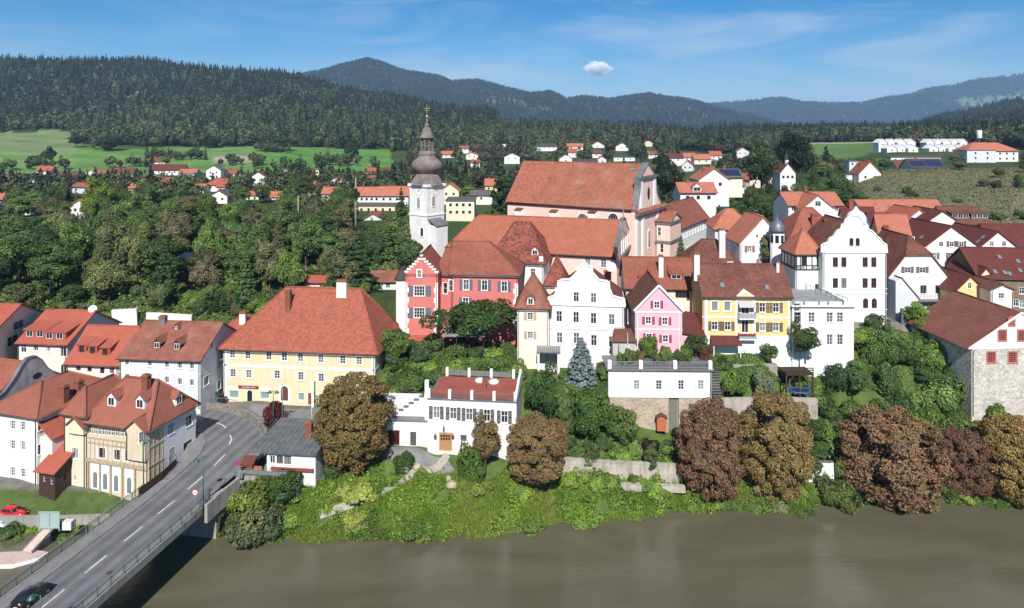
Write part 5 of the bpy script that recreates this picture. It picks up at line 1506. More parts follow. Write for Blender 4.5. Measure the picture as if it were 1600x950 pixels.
# ---- behind the church and the square
h=House('convent_building','long white building with brown-red roof running back beside the church','building',None,1050,176,-31,34,18.5,zat(362,176),WHITE,anchor='r',w=9)
for k in range(12):
    h.win('R',2.0+k*2.7,h.h-2.2,w=1.1,h=1.7,local=True,sur=0.1);h.win('R',2.0+k*2.7,h.h-6.2,w=1.1,h=1.7,local=True,sur=0.1)
h.roof_gable('y',6.0,RF['pinkhall'],o=0.6);h.walls();h.band(h.h-0.2,0.4,0.3)
eave_front('grey-white house with orange hip roof and skylights behind the weathered hip roof',1117,1179,160,-6,11,19,358,326,GRY,RF['orange'],[q(7,292,293),q(7,342,293)],hip=True)
h=gable_front('white gable with red-and-white shutters beside the domed turret',1156,1228,148,3,9,18,380,338,WHITE,RF['orange'],[q(7,378,370),q(7,440,440),q(7,472,440)],'red',ww=1.0,wh=1.3)
for a in(417,452):h.win('F',*q(7,a,300),w=0.5,h=0.6,nv=0,tr=(),sur=0.05,proud=True)
h.chimney(*q(7,470,190),1.0,0.9,1.6,mat=CHW)
# domed turret
b_=W(1214.5,395,144.5)
r_=empty('domed_turret',(b_.x,b_.y,19),0,'white octagonal turret with grey lead dome beside the timber house','turret')
zt_=zat(362,144.5)-19
mb=MB();mb.lathe([(1.5,-2),(1.5,zt_)],8);mb.build('wall',WHITE,r_)
mb=MB();mb.lathe([(1.75,zt_),(1.72,zt_+0.4),(1.55,zt_+1.3),(1.15,zt_+2.0),(0.5,zt_+2.5),(0.1,zt_+2.8),(0.05,zt_+3.8)],16);mb.build('dome',plain('lead_dome',(0.16,0.17,0.19),0.5,metal=0.4,var=0.3),r_)
for k in range(4):mb=MB();mb.box(-0.35,0.35,-1.46,-1.40,zt_-2.2,zt_-0.6);mb.build('window',GLASS,r_,(0,0,0),(0,0,(k-1.5)*math.pi/4))
h=eave_front('house with weathered dark hip roof and tall slim white chimney',1062,1175,139,-3,12,18,430,373,IVORY,RF['old'],[q(7,275,455)],hip=True)
h.chimney(*q(7,230,402),1.2,1.0,5.2,mat=CHW);h.chimney(*q(7,390,460),0.8,0.8,1.0,mat=CHW)
h=eave_front('red hip-roofed house with two red chimneys behind the timber house',1237,1318,142,-4,12,18,372,324,IVORY,RF['default'],[],hip=True)
h.chimney(*q(7,720,245),1.3,1.0,2.2,mat=MATS['chimney_red']);h.chimney(*q(7,790,310),1.6,1.2,3.6,mat=MATS['chimney_red'])
h=eave_front('white house with orange roof and wide cross gable above the timber house',1232,1317,190,0,11,24,321,300,WHITE,RF['orange'],[(1240,326),(1308,326)])
g=wing_of(h,1254,1302,186,0,8,24,zat(326,186),WHITE);g.roof_gable('y',zat(304,186)-zat(326,186),RF['orange'],o=0.5);g.win('F',1278,318,w=1.6,h=1.4,proud=True);g.walls();merge(h,g)
h.chimney(1258,301,0.8,0.8,1.4)
h=eave_front('long orange roofed house across the foot of the dry slope',1352,1482,186,0,11,24,336,312,IVORY,RF['orange'],[])
h.skylight(1390,322,0.9,0.9);h.skylight(1418,322,0.9,0.9)
h=eave_front('brown-roofed house with two long dormers below the dry slope',1483,1549,178,-3,11,22,350,322,mat_wall('plaster_terracotta',(226,170,140)),RF['brown'],[q(8,700,292),q(8,800,295)])
for a in(635,755):h.dormer(*q(8,a,243),w=4.4,h=1.3,kind='shed',nwin=3,ww=1.1,slope=0.2,wmat=WOOD_D)
h=eave_front('white house with dark red roof left of the long orange roof',1318,1368,168,-20,10,21,344,322,WHITE,RF['darkred'],[]);h.chimney(1330,326,1.0,1.0,2.0,mat=MATS['chimney_red'])
h=eave_front('yellow house with orange roof right of the round white turret',1374,1422,152,-18,9,19,366,334,OCHRE,RF['orange'],[q(8,335,375)]);h.chimney(*q(8,175,320),1.0,0.8,1.0,mat=BRICK)
gable_front('white gable with dark red roof in front of the long orange roof',1452,1492,168,6,10,20,344,329,WHITE,RF['darkred'],[])
gable_front('grey-blue gable end below the long orange roof',1420,1452,172,8,9,20,340,326,GRY,RF['bright'],[])
eave_front('low house with dark red roof squeezed behind the tall scroll gable',1364,1400,160,-12,9,20,350,332,WHITE,RF['darkred'],[])
eave_front('dark red roofed house with attic dormers at right edge',1560,1640,158,0,12,20,384,350,OLDP,RF['darkred'],[])
# low sheds behind the yellow house and pink hall
eave_front('low tile-roofed garden shed left of the pink hall',577,620,158,0,7,19.5,440,423,WHITE,RF['lav'],[(590,446),(606,446)],name='garden_shed',cat='shed')
eave_front('low red roof of a shed under the big cedar',476,508,158,0,5,19.5,441,431,CREAM,RF['bright'],[],name='garden_shed',cat='shed')
h=eave_front('small house with pointed red roof between the lavender and yellow houses',352,384,133,0,8,9,514,492,WHITE,RF['bright'],[],hip=True);h.chimney(380,505,1.2,1.0,2.0,mat=CHW)
# ---------------------------------------------------------------- houses across the valley
def far_window_mesh(w,h):
    def f():
        mb=MB();mb.box(-w/2,w/2,-0.06,0.0,-h/2,h/2,0);mb.box(-w/2+.12,w/2-.12,-0.08,-0.06,-h/2+.12,h/2-.12,1)
        return mb.mesh('window',[FRAME_W,GLASS])
    return cached(('fw',w,h),f)
FARH=[]
def far_house(label,p0,p1,pe,pr,pb,Y,roof,wall,axis='x',ang=0,d=None,nw=3,rows=1,hip=False,group=None,name='valley_house',chim=True,flat=False,cat='house'):
    h=House(name,label,cat,p0,p1,Y,ang,d or 9.0,zat(pb,Y),zat(pe,Y),wall,group=group,found=6)
    d=h.d;FARH.append((p0,p1,pe,pb,Y,d))
    if flat:
        mb=MB();mb.box(-0.4,h.w+0.4,-0.4,d+0.4,h.h,h.h+0.35);mb.build('roof',roof,h.root)
    elif axis=='x':
        rs=max(1.2,zat(pr,Y+d/2)-zat(pe,Y))
        if hip:h.roof_hip(rs,roof,ridge=(min(d/2,h.w*.42),h.w-min(d/2,h.w*.42)),o=0.6)
        else:h.roof_gable('x',rs,roof,o=0.6,og=0.5)
    else:
        h.roof_gable('y',max(1.2,zat(pr,Y)-zat(pe,Y)),roof,o=0.6,og=0.5)
    h.walls()
    for r in range(rows):
        for i in range(nw):
            x=h.w*(i+0.7)/(nw+0.4);z=h.h-1.5-r*2.9
            if z>0.3:link('window',far_window_mesh(1.3,1.4),h.root,(x,-0.01,z))
    if chim and not flat and h.planes:
        mb=MB();x=h.w*0.3;zz=min(a*x+b*(d*0.5)+c for a,b,c in h.planes);mb.box(-0.45,0.45,-0.4,0.4,-1.5,1.0);mb.build('chimney',BRICK,h.root,(x,d*0.5,zz))
    return h
OR,RD,BN,GR,DR,LV=RF['orange'],RF['bright'],RF['brown'],RF['grey'],RF['darkred'],RF['default']
FH=far_house
FH('white valley house with long brown roof below the left meadow',166,208,271,262,280,510,BN,WHITE,nw=5)
FH('long white house with dark red roof at the meadow foot',234,287,266,257,275,530,DR,WHITE,nw=6,ang=4)
FH('brown wooden farmhouse above the long valley houses',230,258,253,246,259,640,BN,CREAM,nw=2)
FH('small white house with bright orange roof at the meadow foot',279,305,271,264,278,505,OR,WHITE,nw=2)
FH('white gabled house with grey roof at the valley trees',322,345,266,258,278,500,GR,WHITE,axis='y',nw=2,rows=2)
FH('broad red roofed house in the valley trees',321,361,289,279,298,400,RD,WHITE,nw=3,hip=True)
FH('small house with orange roof among dark trees',298,318,293,287,300,392,OR,CREAM,nw=2)
FH('white house with slate grey roof in the valley wood',329,355,306,297,318,330,GR,WHITE,axis='y',nw=2)
FH('orange roof half hidden left of the valley wood',198,219,294,286,302,380,OR,WHITE,nw=2)
FH('orange roofed house with white gable in left wood',110,136,322,312,343,275,OR,WHITE,axis='y',nw=2,rows=2)
FH('house with orange roof cut by the left picture edge among trees',-10,16,312,302,326,320,OR,WHITE,nw=2)
FH('long brown roofs of a house at far left valley',86,123,276,268,283,490,BN,CREAM,nw=3)
FH('brown-roofed house at the left edge below the meadow',-5,29,278,271,285,470,BN,WHITE,nw=2)
FH('dark-roofed house in the left wood',33,55,327,316,337,285,RF['slate'],IVORY,nw=1,hip=True)
FH('white villa with brown roof behind the poplar trunks',391,416,277,268,291,430,BN,WHITE,axis='y',nw=2,rows=2)
FH('low orange roof left of the poplar trunks',383,404,305,299,312,350,OR,CREAM,nw=2)
FH('orange roof beside the poplar trunks',417,448,308,299,316,345,OR,CREAM,nw=3)
FH('red roofed house at the valley road',338,360,292,283,300,390,RD,CREAM,nw=2)
FH('white house with orange roof right of the poplar trunks',503,525,303,292,318,330,OR,WHITE,nw=2)
FH('long house with red roof and dormers left of the church tower',552,594,306,292,322,320,OR,WHITE,nw=5)
FH('white house with orange roof and wing next to the church tower',592,638,306,291,326,312,OR,WHITE,nw=4,rows=2)
FH('flat-roofed yellow building below the orange roofs left of the tower',546,617,322,320,338,300,GR,YEL,flat=True,nw=6,d=12)
FH('grey house with red roof in front of the yellow building',566,600,344,333,356,268,RD,GRY,nw=2,axis='y')
FH('tiny red roofed house left of the tower dome',570,586,268,262,275,560,RD,WHITE,nw=1)
FH('tiny brown roofed house near the tower dome',596,612,269,262,277,540,BN,CREAM,nw=1)
FH('cream house with orange roof right of the church tower',689,717,298,286,314,330,OR,PALEY,nw=2,axis='y')
FH('modern cream apartment block right of the church tower',697,741,314,313,342,270,GR,PALEY,flat=True,nw=4,rows=3,d=14)
FH('grey-roofed shed left of the church roof',735,769,305,297,316,330,GR,IVORY,nw=1,chim=False)
FH('yellow house with orange roof left of the church roof',758,777,290,279,300,370,OR,OCHRE,nw=2)
FH('small white cube house on the far wooded slope',780,792,225,224,233,800,GR,WHITE,flat=True,nw=1)
FH('white chalet with brown roof on the far slope',788,812,245,239,252,640,BN,WHITE,axis='y',nw=2)
FH('long white house with dark roof high on the slope above the church',838,870,229,224,236,760,RF['slate'],WHITE,nw=4)
FH('orange roofed house pair on the far slope above the church',886,911,229,224,236,760,OR,WHITE,nw=2)
FH('red house below the orange roofs on the slope',888,902,238,232,243,690,RD,ROSE,nw=1)
FH('bright orange gable high on the slope above the church',924,944,227,221,232,800,OR,WHITE,axis='y',nw=1)
FH('brown roofed white house on the slope right of the orange gable',962,982,229,223,236,760,BN,WHITE,axis='y',nw=1)
FH('white gabled house just above the church ridge',874,894,248,241,257,600,GR,WHITE,axis='y',nw=1)
FH('small white house with orange gable above the church ridge',934,947,249,244,257,600,OR,WHITE,axis='y',nw=1)
FH('long low dark roofed hall above the church ridge',896,934,253,249,259,590,RF['slate'],GRY,nw=5)
FH('white low house among trees right of the slope path',959,992,246,243,251,640,GR,WHITE,flat=True,nw=3)
FH('white house by the slope road above the church',925,940,240,235,246,680,BN,WHITE,nw=1)
for k,(a,b,e,r,bb,Y,rf,wl,lb)in enumerate([(1040,1068,247,240,258,560,DR,WHITE,'dark red roofed house leftmost of the row above the right old town'),(1068,1087,246,239,256,570,OR,WHITE,'orange roofed house second in the row above the right old town'),
        (1085,1111,249,241,257,560,OR,IVORY,'broad orange roofed house in the middle of the row'),(1110,1128,243,236,251,600,RD,WHITE,'bright red roofed house rightmost of the row')]):
    FH(lb,a,b,e,r,bb,Y,rf,wl,nw=2)
h=FH('white house with eyebrow dormer and orange roof above the convent',1063,1119,301,285,320,215,OR,WHITE,nw=3,rows=2,d=9)
h.dormer(1089,299,w=2.6,h=1.5,rise=1.1,wmat=WHITE)
FH('white gabled house with orange half-hip roof beside the solar roof',1092,1139,281,262,296,240,OR,WHITE,axis='y',nw=2,rows=1,d=11)
h=FH('low house with blue solar panel roof',1127,1160,277,264,284,262,GR,IVORY,nw=2,d=9)
SOL=plain('solar_panel',(0.02,0.03,0.07),0.15,spec=0.6)
def solar(h,x0,x1,y0,y1,nx,ny):
    a,b,c=h.planes[0]
    for i in range(nx):
        for j in range(ny):
            xa=x0+(x1-x0)*i/nx+.05;xb=x0+(x1-x0)*(i+1)/nx-.05;ya=y0+(y1-y0)*j/ny+.05;yb=y0+(y1-y0)*(j+1)/ny-.05
            mb=MB();Z=lambda x,y:a*x+b*y+c+0.18
            mb.slab([(xa,ya,Z(xa,ya)),(xb,ya,Z(xb,ya)),(xb,yb,Z(xb,yb)),(xa,yb,Z(xa,yb))],0.06);mb.build('solar_panel',SOL,h.root)
solar(h,0.2,h.w-0.2,0.2,4.0,5,3)
# chapel
h=FH('tiny white chapel with pointed spire and brown roof on the slope',1219,1243,271,254,279,300,BN,WHITE,axis='y',nw=3,chim=False,name='chapel',cat='chapel',d=9)
mb=MB();mb.cbox((h.w/2,1.5,h.h+2.0),1.3,1.3,4.0);mb.build('belfry',WHITE,h.root);mb=MB();mb.lathe([(1.0,h.h+6),(0.45,h.h+7.2),(0.12,h.h+9.5),(0.03,h.h+11)],8,(h.w/2,1.5));mb.build('spire',RF['slate'],h.root)
# right hill
h=FH('white steep-gabled house on the right hill lawn',1342,1377,272,252,283,330,LV,WHITE,axis='y',nw=2,chim=True)
FH('flat white garage beside the steep-gabled hill house',1319,1339,273,272,280,335,GR,WHITE,flat=True,nw=0,name='garage',cat='garage',d=5)
h=FH('dark-roofed hill house with solar panels',1424,1477,262,248,275,345,RF['slate'],WHITE,nw=4,d=10);solar(h,0.6,h.w*0.48,0.4,3.6,5,2);solar(h,h.w*0.52,h.w-0.5,0.2,4.0,5,2)
FH('brown-roofed barn left of the solar hill house',1402,1421,262,250,268,355,BN,IVORY,nw=1,chim=False)
FH('long low flat-roofed building behind the solar house',1392,1470,246,245,256,420,GR,WHITE,flat=True,nw=7)
FH('flat modern grey house left of the hill lawn',1327,1344,252,251,261,400,GR,GRY,flat=True,nw=2)
h=FH('long apartment house with orange roof on the right hill',1513,1591,236,223,263,400,OR,WHITE,nw=7,rows=3,d=14,hip=True)
mb=MB();mb.box(-0.05,h.w*0.58,-0.12,-0.0,-3,h.h-0.2);
g=FH('grey wing of the orange-roofed apartment house on the right hill',1511,1556,235,234,263,392,OR,GRY,nw=2,rows=3,d=8,flat=True)
for row,(y0,n,xa,xb,lb)in enumerate([(0,4,1373,1432,'upper left'),(1,3,1386,1436,'lower left'),(0,5,1448,1513,'upper right'),(1,4,1452,1513,'lower right')]):
    Y=560-y0*30+(10 if row>1 else 0)
    for i in range(n):
        a=xa+(xb-xa)*i/n;b=xa+(xb-xa)*(i+1)/n-1.5
        h=FH('white terraced house with gable in the %s row on the hill, %s from left'%(lb,['first','second','third','fourth','fifth'][i]),a,b,223+y0*9,217+y0*9,231+y0*12,Y+(i%2)*3,WHITE,WHITE,axis='y',nw=1,rows=1,group='white terraced houses on the hill, %s row'%lb,name='terraced_house',chim=False)
# far transmitter box on a pole
b_=W(1530,225,430);r_=empty('transmitter_mast',(b_.x,b_.y,40),0,'white box antenna on a tall pole above the hill roofs','mast')
mb=MB();mb.bar((0,0,-3),(0,0,14),0.4);mb.build('pole',METAL_G,r_);mb=MB();mb.lathe([(1.4,11.5),(1.5,11.7),(1.5,16.4),(1.4,16.6)],12);mb.build('antenna_box',WHITE,r_)
# old round garden turret and greenhouse in the wood
b_=W(105,400,187);r_=empty('garden_turret',(b_.x,b_.y,20.5),0,'old round stone turret with pointed brown cone roof in the wood','turret')
mb=MB();mb.lathe([(1.9,-2),(1.9,4.2)],16);mb.build('wall',mat_wall('turret_render',(176,160,146),0.75,0.2,0.1),r_);mb=MB();mb.lathe([(2.2,4.2),(1.4,6.4),(0.1,9.4)],16);mb.build('roof',RF['brown'],r_)
far_house('white-roofed greenhouse in the wooded gardens',275,309,404,397,412,182,plain('greenhouse_white',(0.6,0.6,0.58),0.4),WHITE,nw=0,d=5,chim=False,name='greenhouse',cat='greenhouse')

rgh=np.random.default_rng(77);pal=[(OR,'orange'),(RD,'red'),(BN,'brown'),(LV,'rusty')];nf={}
for zone,(pa,pb_,ya,yb,cnt,nm)in enumerate(((-10,640,370,545,20,'in the left valley'),(690,1030,580,860,6,'above the church'),(1030,1200,330,640,7,'above the convent'))):
    got=[]
    for _ in range(400):
        if len(got)>=cnt:break
        Y=rgh.uniform(ya,yb);p=rgh.uniform(pa,pb_);wpx=rgh.uniform(8,13)/Y*F
        if any(a-wpx-3<p<b+3 and abs(HY+(CZ-24)*F/Y-e_)<16 for a,b,e_,bb,YY,dd in FARH):continue
        got.append((p,Y,wpx));g0=gz(xat(p+wpx/2,Y),Y);pbse=HY+(CZ-g0)*F/Y;hp=rgh.uniform(3.5,5.5)/Y*F
        rf,cn=pal[rgh.integers(0,4)];ax='xy'[rgh.integers(0,2)];key=cn+ax+nm;nf[key]=nf.get(key,0)+1
        got[-1]+=(far_house('pending',p,p+wpx,pbse-hp,pbse-hp-rgh.uniform(2.4,4)/Y*F,pbse,Y,rf,[WHITE,CREAM,IVORY,GRY][rgh.integers(0,4)],axis=ax,ang=rgh.uniform(-25,25),d=rgh.uniform(8,11),nw=2),'%s-roofed %s cottage %s'%(cn,'gabled' if ax=='y' else 'long',nm))
    got.sort(key=lambda t:t[0]);seen_={}
    for g_ in got:
        seen_[g_[4]]=seen_.get(g_[4],0)+1;g_[3].root['label']='%s, %s from left'%(g_[4],['first','second','third','fourth','fifth','sixth','seventh','eighth'][seen_[g_[4]]-1])
# ---------------------------------------------------------------- road and bridge
m,t,b=new_mat('asphalt')
tcn=N(t,'ShaderNodeTexCoord');n1=N(t,'ShaderNodeTexNoise',i_Scale=0.35,i_Detail=8.0,i_Roughness=0.7);n2=N(t,'ShaderNodeTexNoise',i_Scale=9.0,i_Detail=3.0)
for n_ in(n1,n2):t.links.new(tcn.outputs['Object'],n_.inputs['Vector'])
ms=N(t,'ShaderNodeMix',data_type='RGBA');mr=N(t,'ShaderNodeMapRange',i_From_Min=0.3,i_From_Max=0.7);t.links.new(n1.outputs[0],mr.inputs[0]);t.links.new(mr.outputs[0],ms.inputs[0])
ms.inputs[6].default_value=(0.105,0.105,0.108,1);ms.inputs[7].default_value=(0.165,0.165,0.168,1)
m2_=N(t,'ShaderNodeMix',data_type='RGBA',blend_type='MULTIPLY');m2_.inputs[0].default_value=0.5;t.links.new(ms.outputs[2],m2_.inputs[6]);t.links.new(n2.outputs[0],m2_.inputs[7])
dt=N(t,'ShaderNodeVectorMath',operation='DOT_PRODUCT');dt.inputs[1].default_value=(0.984,-0.176,0);t.links.new(tcn.outputs['Object'],dt.inputs[0])
sn_=N(t,'ShaderNodeMath',operation='MULTIPLY_ADD');sn_.inputs[1].default_value=3.5;sn_.inputs[2].default_value=0.8;t.links.new(dt.outputs['Value'],sn_.inputs[0])
si=N(t,'ShaderNodeMath',operation='SINE');t.links.new(sn_.outputs[0],si.inputs[0])
wv=N(t,'ShaderNodeMapRange',i_From_Min=-1.0,i_From_Max=1.0,i_To_Min=0.86,i_To_Max=1.22);t.links.new(si.outputs[0],wv.inputs[0])
vs_=N(t,'ShaderNodeVectorMath',operation='SCALE');t.links.new(ms.outputs[2],vs_.inputs[0]);t.links.new(wv.outputs[0],vs_.inputs['Scale'])
t.links.new(vs_.outputs[0],b.inputs['Base Color']);b.inputs['Roughness'].default_value=0.85;b.inputs['Specular IOR Level'].default_value=0.25
ASPH=m
PAVE=plain('pavement_grey',(0.20,0.195,0.19),0.9,var=0.25,scale=0.8)
CONCR=mat_wall('bridge_concrete',(176,172,164),0.72,0.2,0.2)
LINE=plain('road_paint',(0.62,0.62,0.60),0.8,var=0.35,scale=1.5)
STEEL=plain('railing_steel',(0.30,0.32,0.33),0.45,metal=0.5,var=0.2,scale=2)
GREENM=plain('green_paint',(0.02,0.10,0.075),0.4)
def offs(i,o):
    p=ROAD[i];a=ROAD[max(i-1,0)];b_=ROAD[min(i+1,len(ROAD)-1)]
    d=np.array([b_[0]-a[0],b_[1]-a[1]]);d/=np.linalg.norm(d)
    return(p[0]+d[1]*o,p[1]-d[0]*o)  # +o = right-hand side
def strip(name,idx,o0,o1,dz,mat,kind='structure',thick=0.0):
    mb=MB()
    for i,j in zip(idx[:-1],idx[1:]):
        a,b_,c,d=offs(i,o0(i)),offs(i,o1(i)),offs(j,o1(j)),offs(j,o0(j))
        za,zb=ROAD[i][2]+dz,ROAD[j][2]+dz
        if thick:mb.add([(*a,za),(*b_,za),(*c,zb),(*d,zb),(*a,za-thick),(*b_,za-thick),(*c,zb-thick),(*d,zb-thick)],[(0,1,2,3),(0,4,5,1),(2,6,7,3),(1,5,6,2),(3,7,4,0)])
        else:mb.quad((*a,za),(*b_,za),(*c,zb),(*d,zb))
    o=mb.build(name,mat)
    if kind:tag(o,kind=kind)
    return o
wl=lambda i:-3.3 if i<3 else-3.6
wr=lambda i:4.1 if i<3 else(4.6 if i<6 else 4.0)
strip('road',list(range(0,len(ROAD))),wl,wr,0.0,ASPH)
strip('pavement',list(range(0,7)),lambda i:-5.0 if i<3 else-6.2,wl,0.13,PAVE,thick=0.6)
strip('kerb',list(range(0,3)),wr,lambda i:4.75,0.13,PAVE,thick=0.4)
strip('pavement',list(range(3,8)),wr,lambda i:wr(i)+1.0,0.12,PAVE,thick=0.6)
# centre dashes
def along(s_,o=0.0):
    acc=0
    for i in range(len(ROAD)-1):
        a,b_=ROAD[i],ROAD[i+1];L=math.hypot(b_[0]-a[0],b_[1]-a[1])
        if acc+L>=s_:
            k=(s_-acc)/L;d=((b_[0]-a[0])/L,(b_[1]-a[1])/L)
            return Vector((a[0]+(b_[0]-a[0])*k+d[1]*o,a[1]+(b_[1]-a[1])*k-d[0]*o,a[2]+(b_[2]-a[2])*k))
        acc+=L
dash=0
for k in range(13):
    s0=17.5+k*6.0
    if s0>74:break
    a0,a1,a2=along(s0,0.2),along(s0+1.6,0.2),along(s0+3.2,0.2)
    mb=MB()
    for p,r_ in((a0,a1),(a1,a2)):
        d=(r_-p).normalized();n_=Vector((d.y,-d.x,0))*0.09;up=Vector((0,0,0.012))
        mb.quad(p-n_+up,p+n_+up,r_+n_+up,r_-n_+up)
    o=mb.build('lane_dash',LINE,bpy.data.objects['road'])
for(s_,o_)in((30,2.9),(48,3.3),(56,-2.6)):
    p=along(s_,o_);mb=MB();mb.lathe([(0.36,0.006),(0.36,0.014)],14);mb.build('manhole_cover',METAL_D,bpy.data.objects['road'],p)
# bridge body
BD=np.array([0.176,0.984]);BN_=np.array([0.984,-0.176])
br=empty('road_bridge',(-49.4,71,6.2),0,'concrete road bridge with grey steel railings crossing the river','bridge')
def bp_(s_,o,z):
    p=np.array([-49.4,71])+BD*s_+BN_*o;return(p[0]+49.4,p[1]-71,z)
mb=MB();S0,S1=-24,25
mb.add([bp_(S0,-5.4,-0.12),bp_(S0,5.1,-0.12),bp_(S1,5.1,-0.12),bp_(S1,-5.4,-0.12),bp_(S0,-5.4,-0.75),bp_(S0,5.1,-0.75),bp_(S1,5.1,-0.75),bp_(S1,-5.4,-0.75)],[(0,1,2,3),(4,7,6,5),(0,4,5,1),(2,6,7,3),(1,5,6,2),(3,7,4,0)])
mb.build('deck_slab',CONCR,br)
mb=MB()
for oa,ob in((4.76,5.1),(-5.4,-5.02)):
    mb.add([bp_(S0,oa,0.2),bp_(S0,ob,0.2),bp_(S1,ob,0.2),bp_(S1,oa,0.2),bp_(S0,oa,-0.12),bp_(S0,ob,-0.12),bp_(S1,ob,-0.12),bp_(S1,oa,-0.12)],[(0,1,2,3),(0,4,5,1),(2,6,7,3),(1,5,6,2),(3,7,4,0)])
mb.build('edge_beam',CONCR,br)
for o in(-3.2,0,3.2):
    mb=MB();mb.add([bp_(S0,o-0.4,-0.75),bp_(S0,o+0.4,-0.75),bp_(S1,o+0.4,-0.75),bp_(S1,o-0.4,-0.75),bp_(S0,o-0.4,-2.2),bp_(S0,o+0.4,-2.2),bp_(S1,o+0.4,-1.7),bp_(S1,o-0.4,-1.7)],[(0,1,2,3),(4,7,6,5),(0,4,5,1),(2,6,7,3),(1,5,6,2),(3,7,4,0)])
    mb.build('girder',CONCR,br)
mb=MB();mb.add([bp_(24.0,-5.2,-0.76),bp_(24.0,4.6,-0.76),bp_(27,4.6,-0.76),bp_(27,-5.2,-0.76),bp_(24.0,-5.2,-8),bp_(24.0,4.6,-8),bp_(27,4.6,-8),bp_(27,-5.2,-8)],[(0,1,2,3),(4,7,6,5),(0,4,5,1),(2,6,7,3),(1,5,6,2),(3,7,4,0)]);mb.build('abutment',CONCR,br)
for o in(4.93,-5.2):
    n=24
    for k in range(n):
        s_=-23+k*1.98*(45/45.5)
        mb=MB();mb.bar(bp_(s_,o,0.2),bp_(s_,o,1.28),0.11);mb.build('railing_post',STEEL,br)
        if k<n-1:
            e=s_+1.96;mb=MB()
            mb.bar(bp_(s_+.06,o,0.34),bp_(e-.06,o,0.34),0.04);mb.bar(bp_(s_+.06,o,1.08),bp_(e-.06,o,1.08),0.04)
            for j in range(1,13):u=s_+1.96*j/13;mb.bar(bp_(u,o,0.34),bp_(u,o,1.08),0.02)
            mb.build('railing_panel',STEEL,br)
    mb=MB();mb.bar(bp_(-23.2,o,1.31),bp_(22.4,o,1.31),0.12,0.07);mb.build('handrail',STEEL,br)
# concrete parapet wall past the abutment on the right
PW=[(324,789,6.9),(345,770,7.1),(375,746,7.4)]
pw=[Wz(a,b_,z)for a,b_,z in PW]
mb=MB()
for a,b_ in zip(pw[:-1],pw[1:]):mb.add([a,b_,b_+Vector((0,0,-2.4)),a+Vector((0,0,-2.4)),a+Vector((-0.4,0.05,0)),b_+Vector((-0.4,0.05,0)),b_+Vector((-0.4,0.05,-2.4)),a+Vector((-0.4,.05,-2.4))],[(0,1,2,3),(4,7,6,5),(0,4,5,1),(1,5,6,2),(3,7,4,0)])
tag(mb.build('retaining_wall',CONCR),'concrete parapet wall from the bridge end towards the white hut','wall')
mb=MB();ring=[Vector((-45.6-5.0,92.6,7.2)),Vector((-49.6,97,7.4)),Vector((-49.3,100.3,7.6))]
r_=empty('street_railing',ring[0],0,'dark railing along the pavement beside the timber corner house','railing')
for a,b_ in zip(ring[:-1],ring[1:]):
    for k in range(3):p=a.lerp(b_,k/3)-ring[0];mb2=MB();mb2.bar(p+Vector((0,0,-0.8)),p+Vector((0,0,0.35)),0.09);mb2.build('post',WOOD_D,r_)
    mb2=MB();mb2.bar(a-ring[0]+Vector((0,0,0.3)),b_-ring[0]+Vector((0,0,0.3)),0.08);mb2.bar(a-ring[0]+Vector((0,0,-0.2)),b_-ring[0]+Vector((0,0,-0.2)),0.05,0.9);mb2.build('rail',WOOD_D,r_)
# stone wall with handrail in front of the yellow house
SWp=[(-53.5,119.2,8.5),(-49.5,118.6,8.5),(-46,116.8,8.4),(-42.6,113.6,8.3),(-39.6,109.8,8.0)]
mb=MB()
for a,b_ in zip(SWp[:-1],SWp[1:]):mb.bar((a[0],a[1],a[2]-1.2),(b_[0],b_[1],b_[2]-1.2),0.5,2.6)
sw=mb.build('stone_wall',mat_stone('road_wall_stone',(168,160,150),(120,114,106),(150,144,136),2.4,0.75));tag(sw,'curved rubble stone wall between the road and the yellow house','wall')
for i in range(len(SWp)-1):
    for k in(0,0.5):a,b_=Vector(SWp[i]),Vector(SWp[i+1]);p=a.lerp(b_,k);mb=MB();mb.bar(p,p+Vector((0,0,1.1)),0.06);mb.build('handrail_post',STEEL,sw)
    mb=MB();mb.bar(Vector(SWp[i])+Vector((0,0,1.08)),Vector(SWp[i+1])+Vector((0,0,1.08)),0.06);mb.build('handrail',STEEL,sw)
# forecourt paving
fp=[(-40.5,113.5),(-38.6,109.2),(-33.5,107.5),(-27,108.5),(-23,113),(-24,117.5),(-46,120.5),(-46.5,117.6)]
def sheet(name,poly,mat,dz=0.06,n=18,kind='structure',z=None):
    """ground-hugging paved sheet inside a polygon"""
    xs=[p[0]for p in poly];ysv=[p[1]for p in poly]
    bm=bmesh.new();vs=[bm.verts.new((x,y,0))for x,y in poly];bm.faces.new(vs)
    for k in range(1,n):
        for ax,lo,hi in((0,min(xs),max(xs)),(1,min(ysv),max(ysv))):
            co=[0,0,0];no=[0,0,0];co[ax]=lo+(hi-lo)*k/n;no[ax]=1
            bmesh.ops.bisect_plane(bm,geom=bm.verts[:]+bm.edges[:]+bm.faces[:],plane_co=co,plane_no=no)
    zz=ground(np.array([v.co.x for v in bm.verts]),np.array([v.co.y for v in bm.verts]))
    for v,q_ in zip(bm.verts,zz):v.co.z=(q_ if z is None else z)+dz
    me=bpy.data.meshes.new(name);bm.to_mesh(me);bm.free();me.materials.append(mat)
    for p in me.polygons:p.use_smooth=True
    o=link(name,me);tag(o,kind=kind);return o
sheet('forecourt',fp,PAVE,0.12)
sheet('forecourt',[(-19.5,106.9),(-10,105.4),(-8.5,103.2),(-11.5,102.6),(-15,103.8),(-20,104.8)],PAVE,0.10)
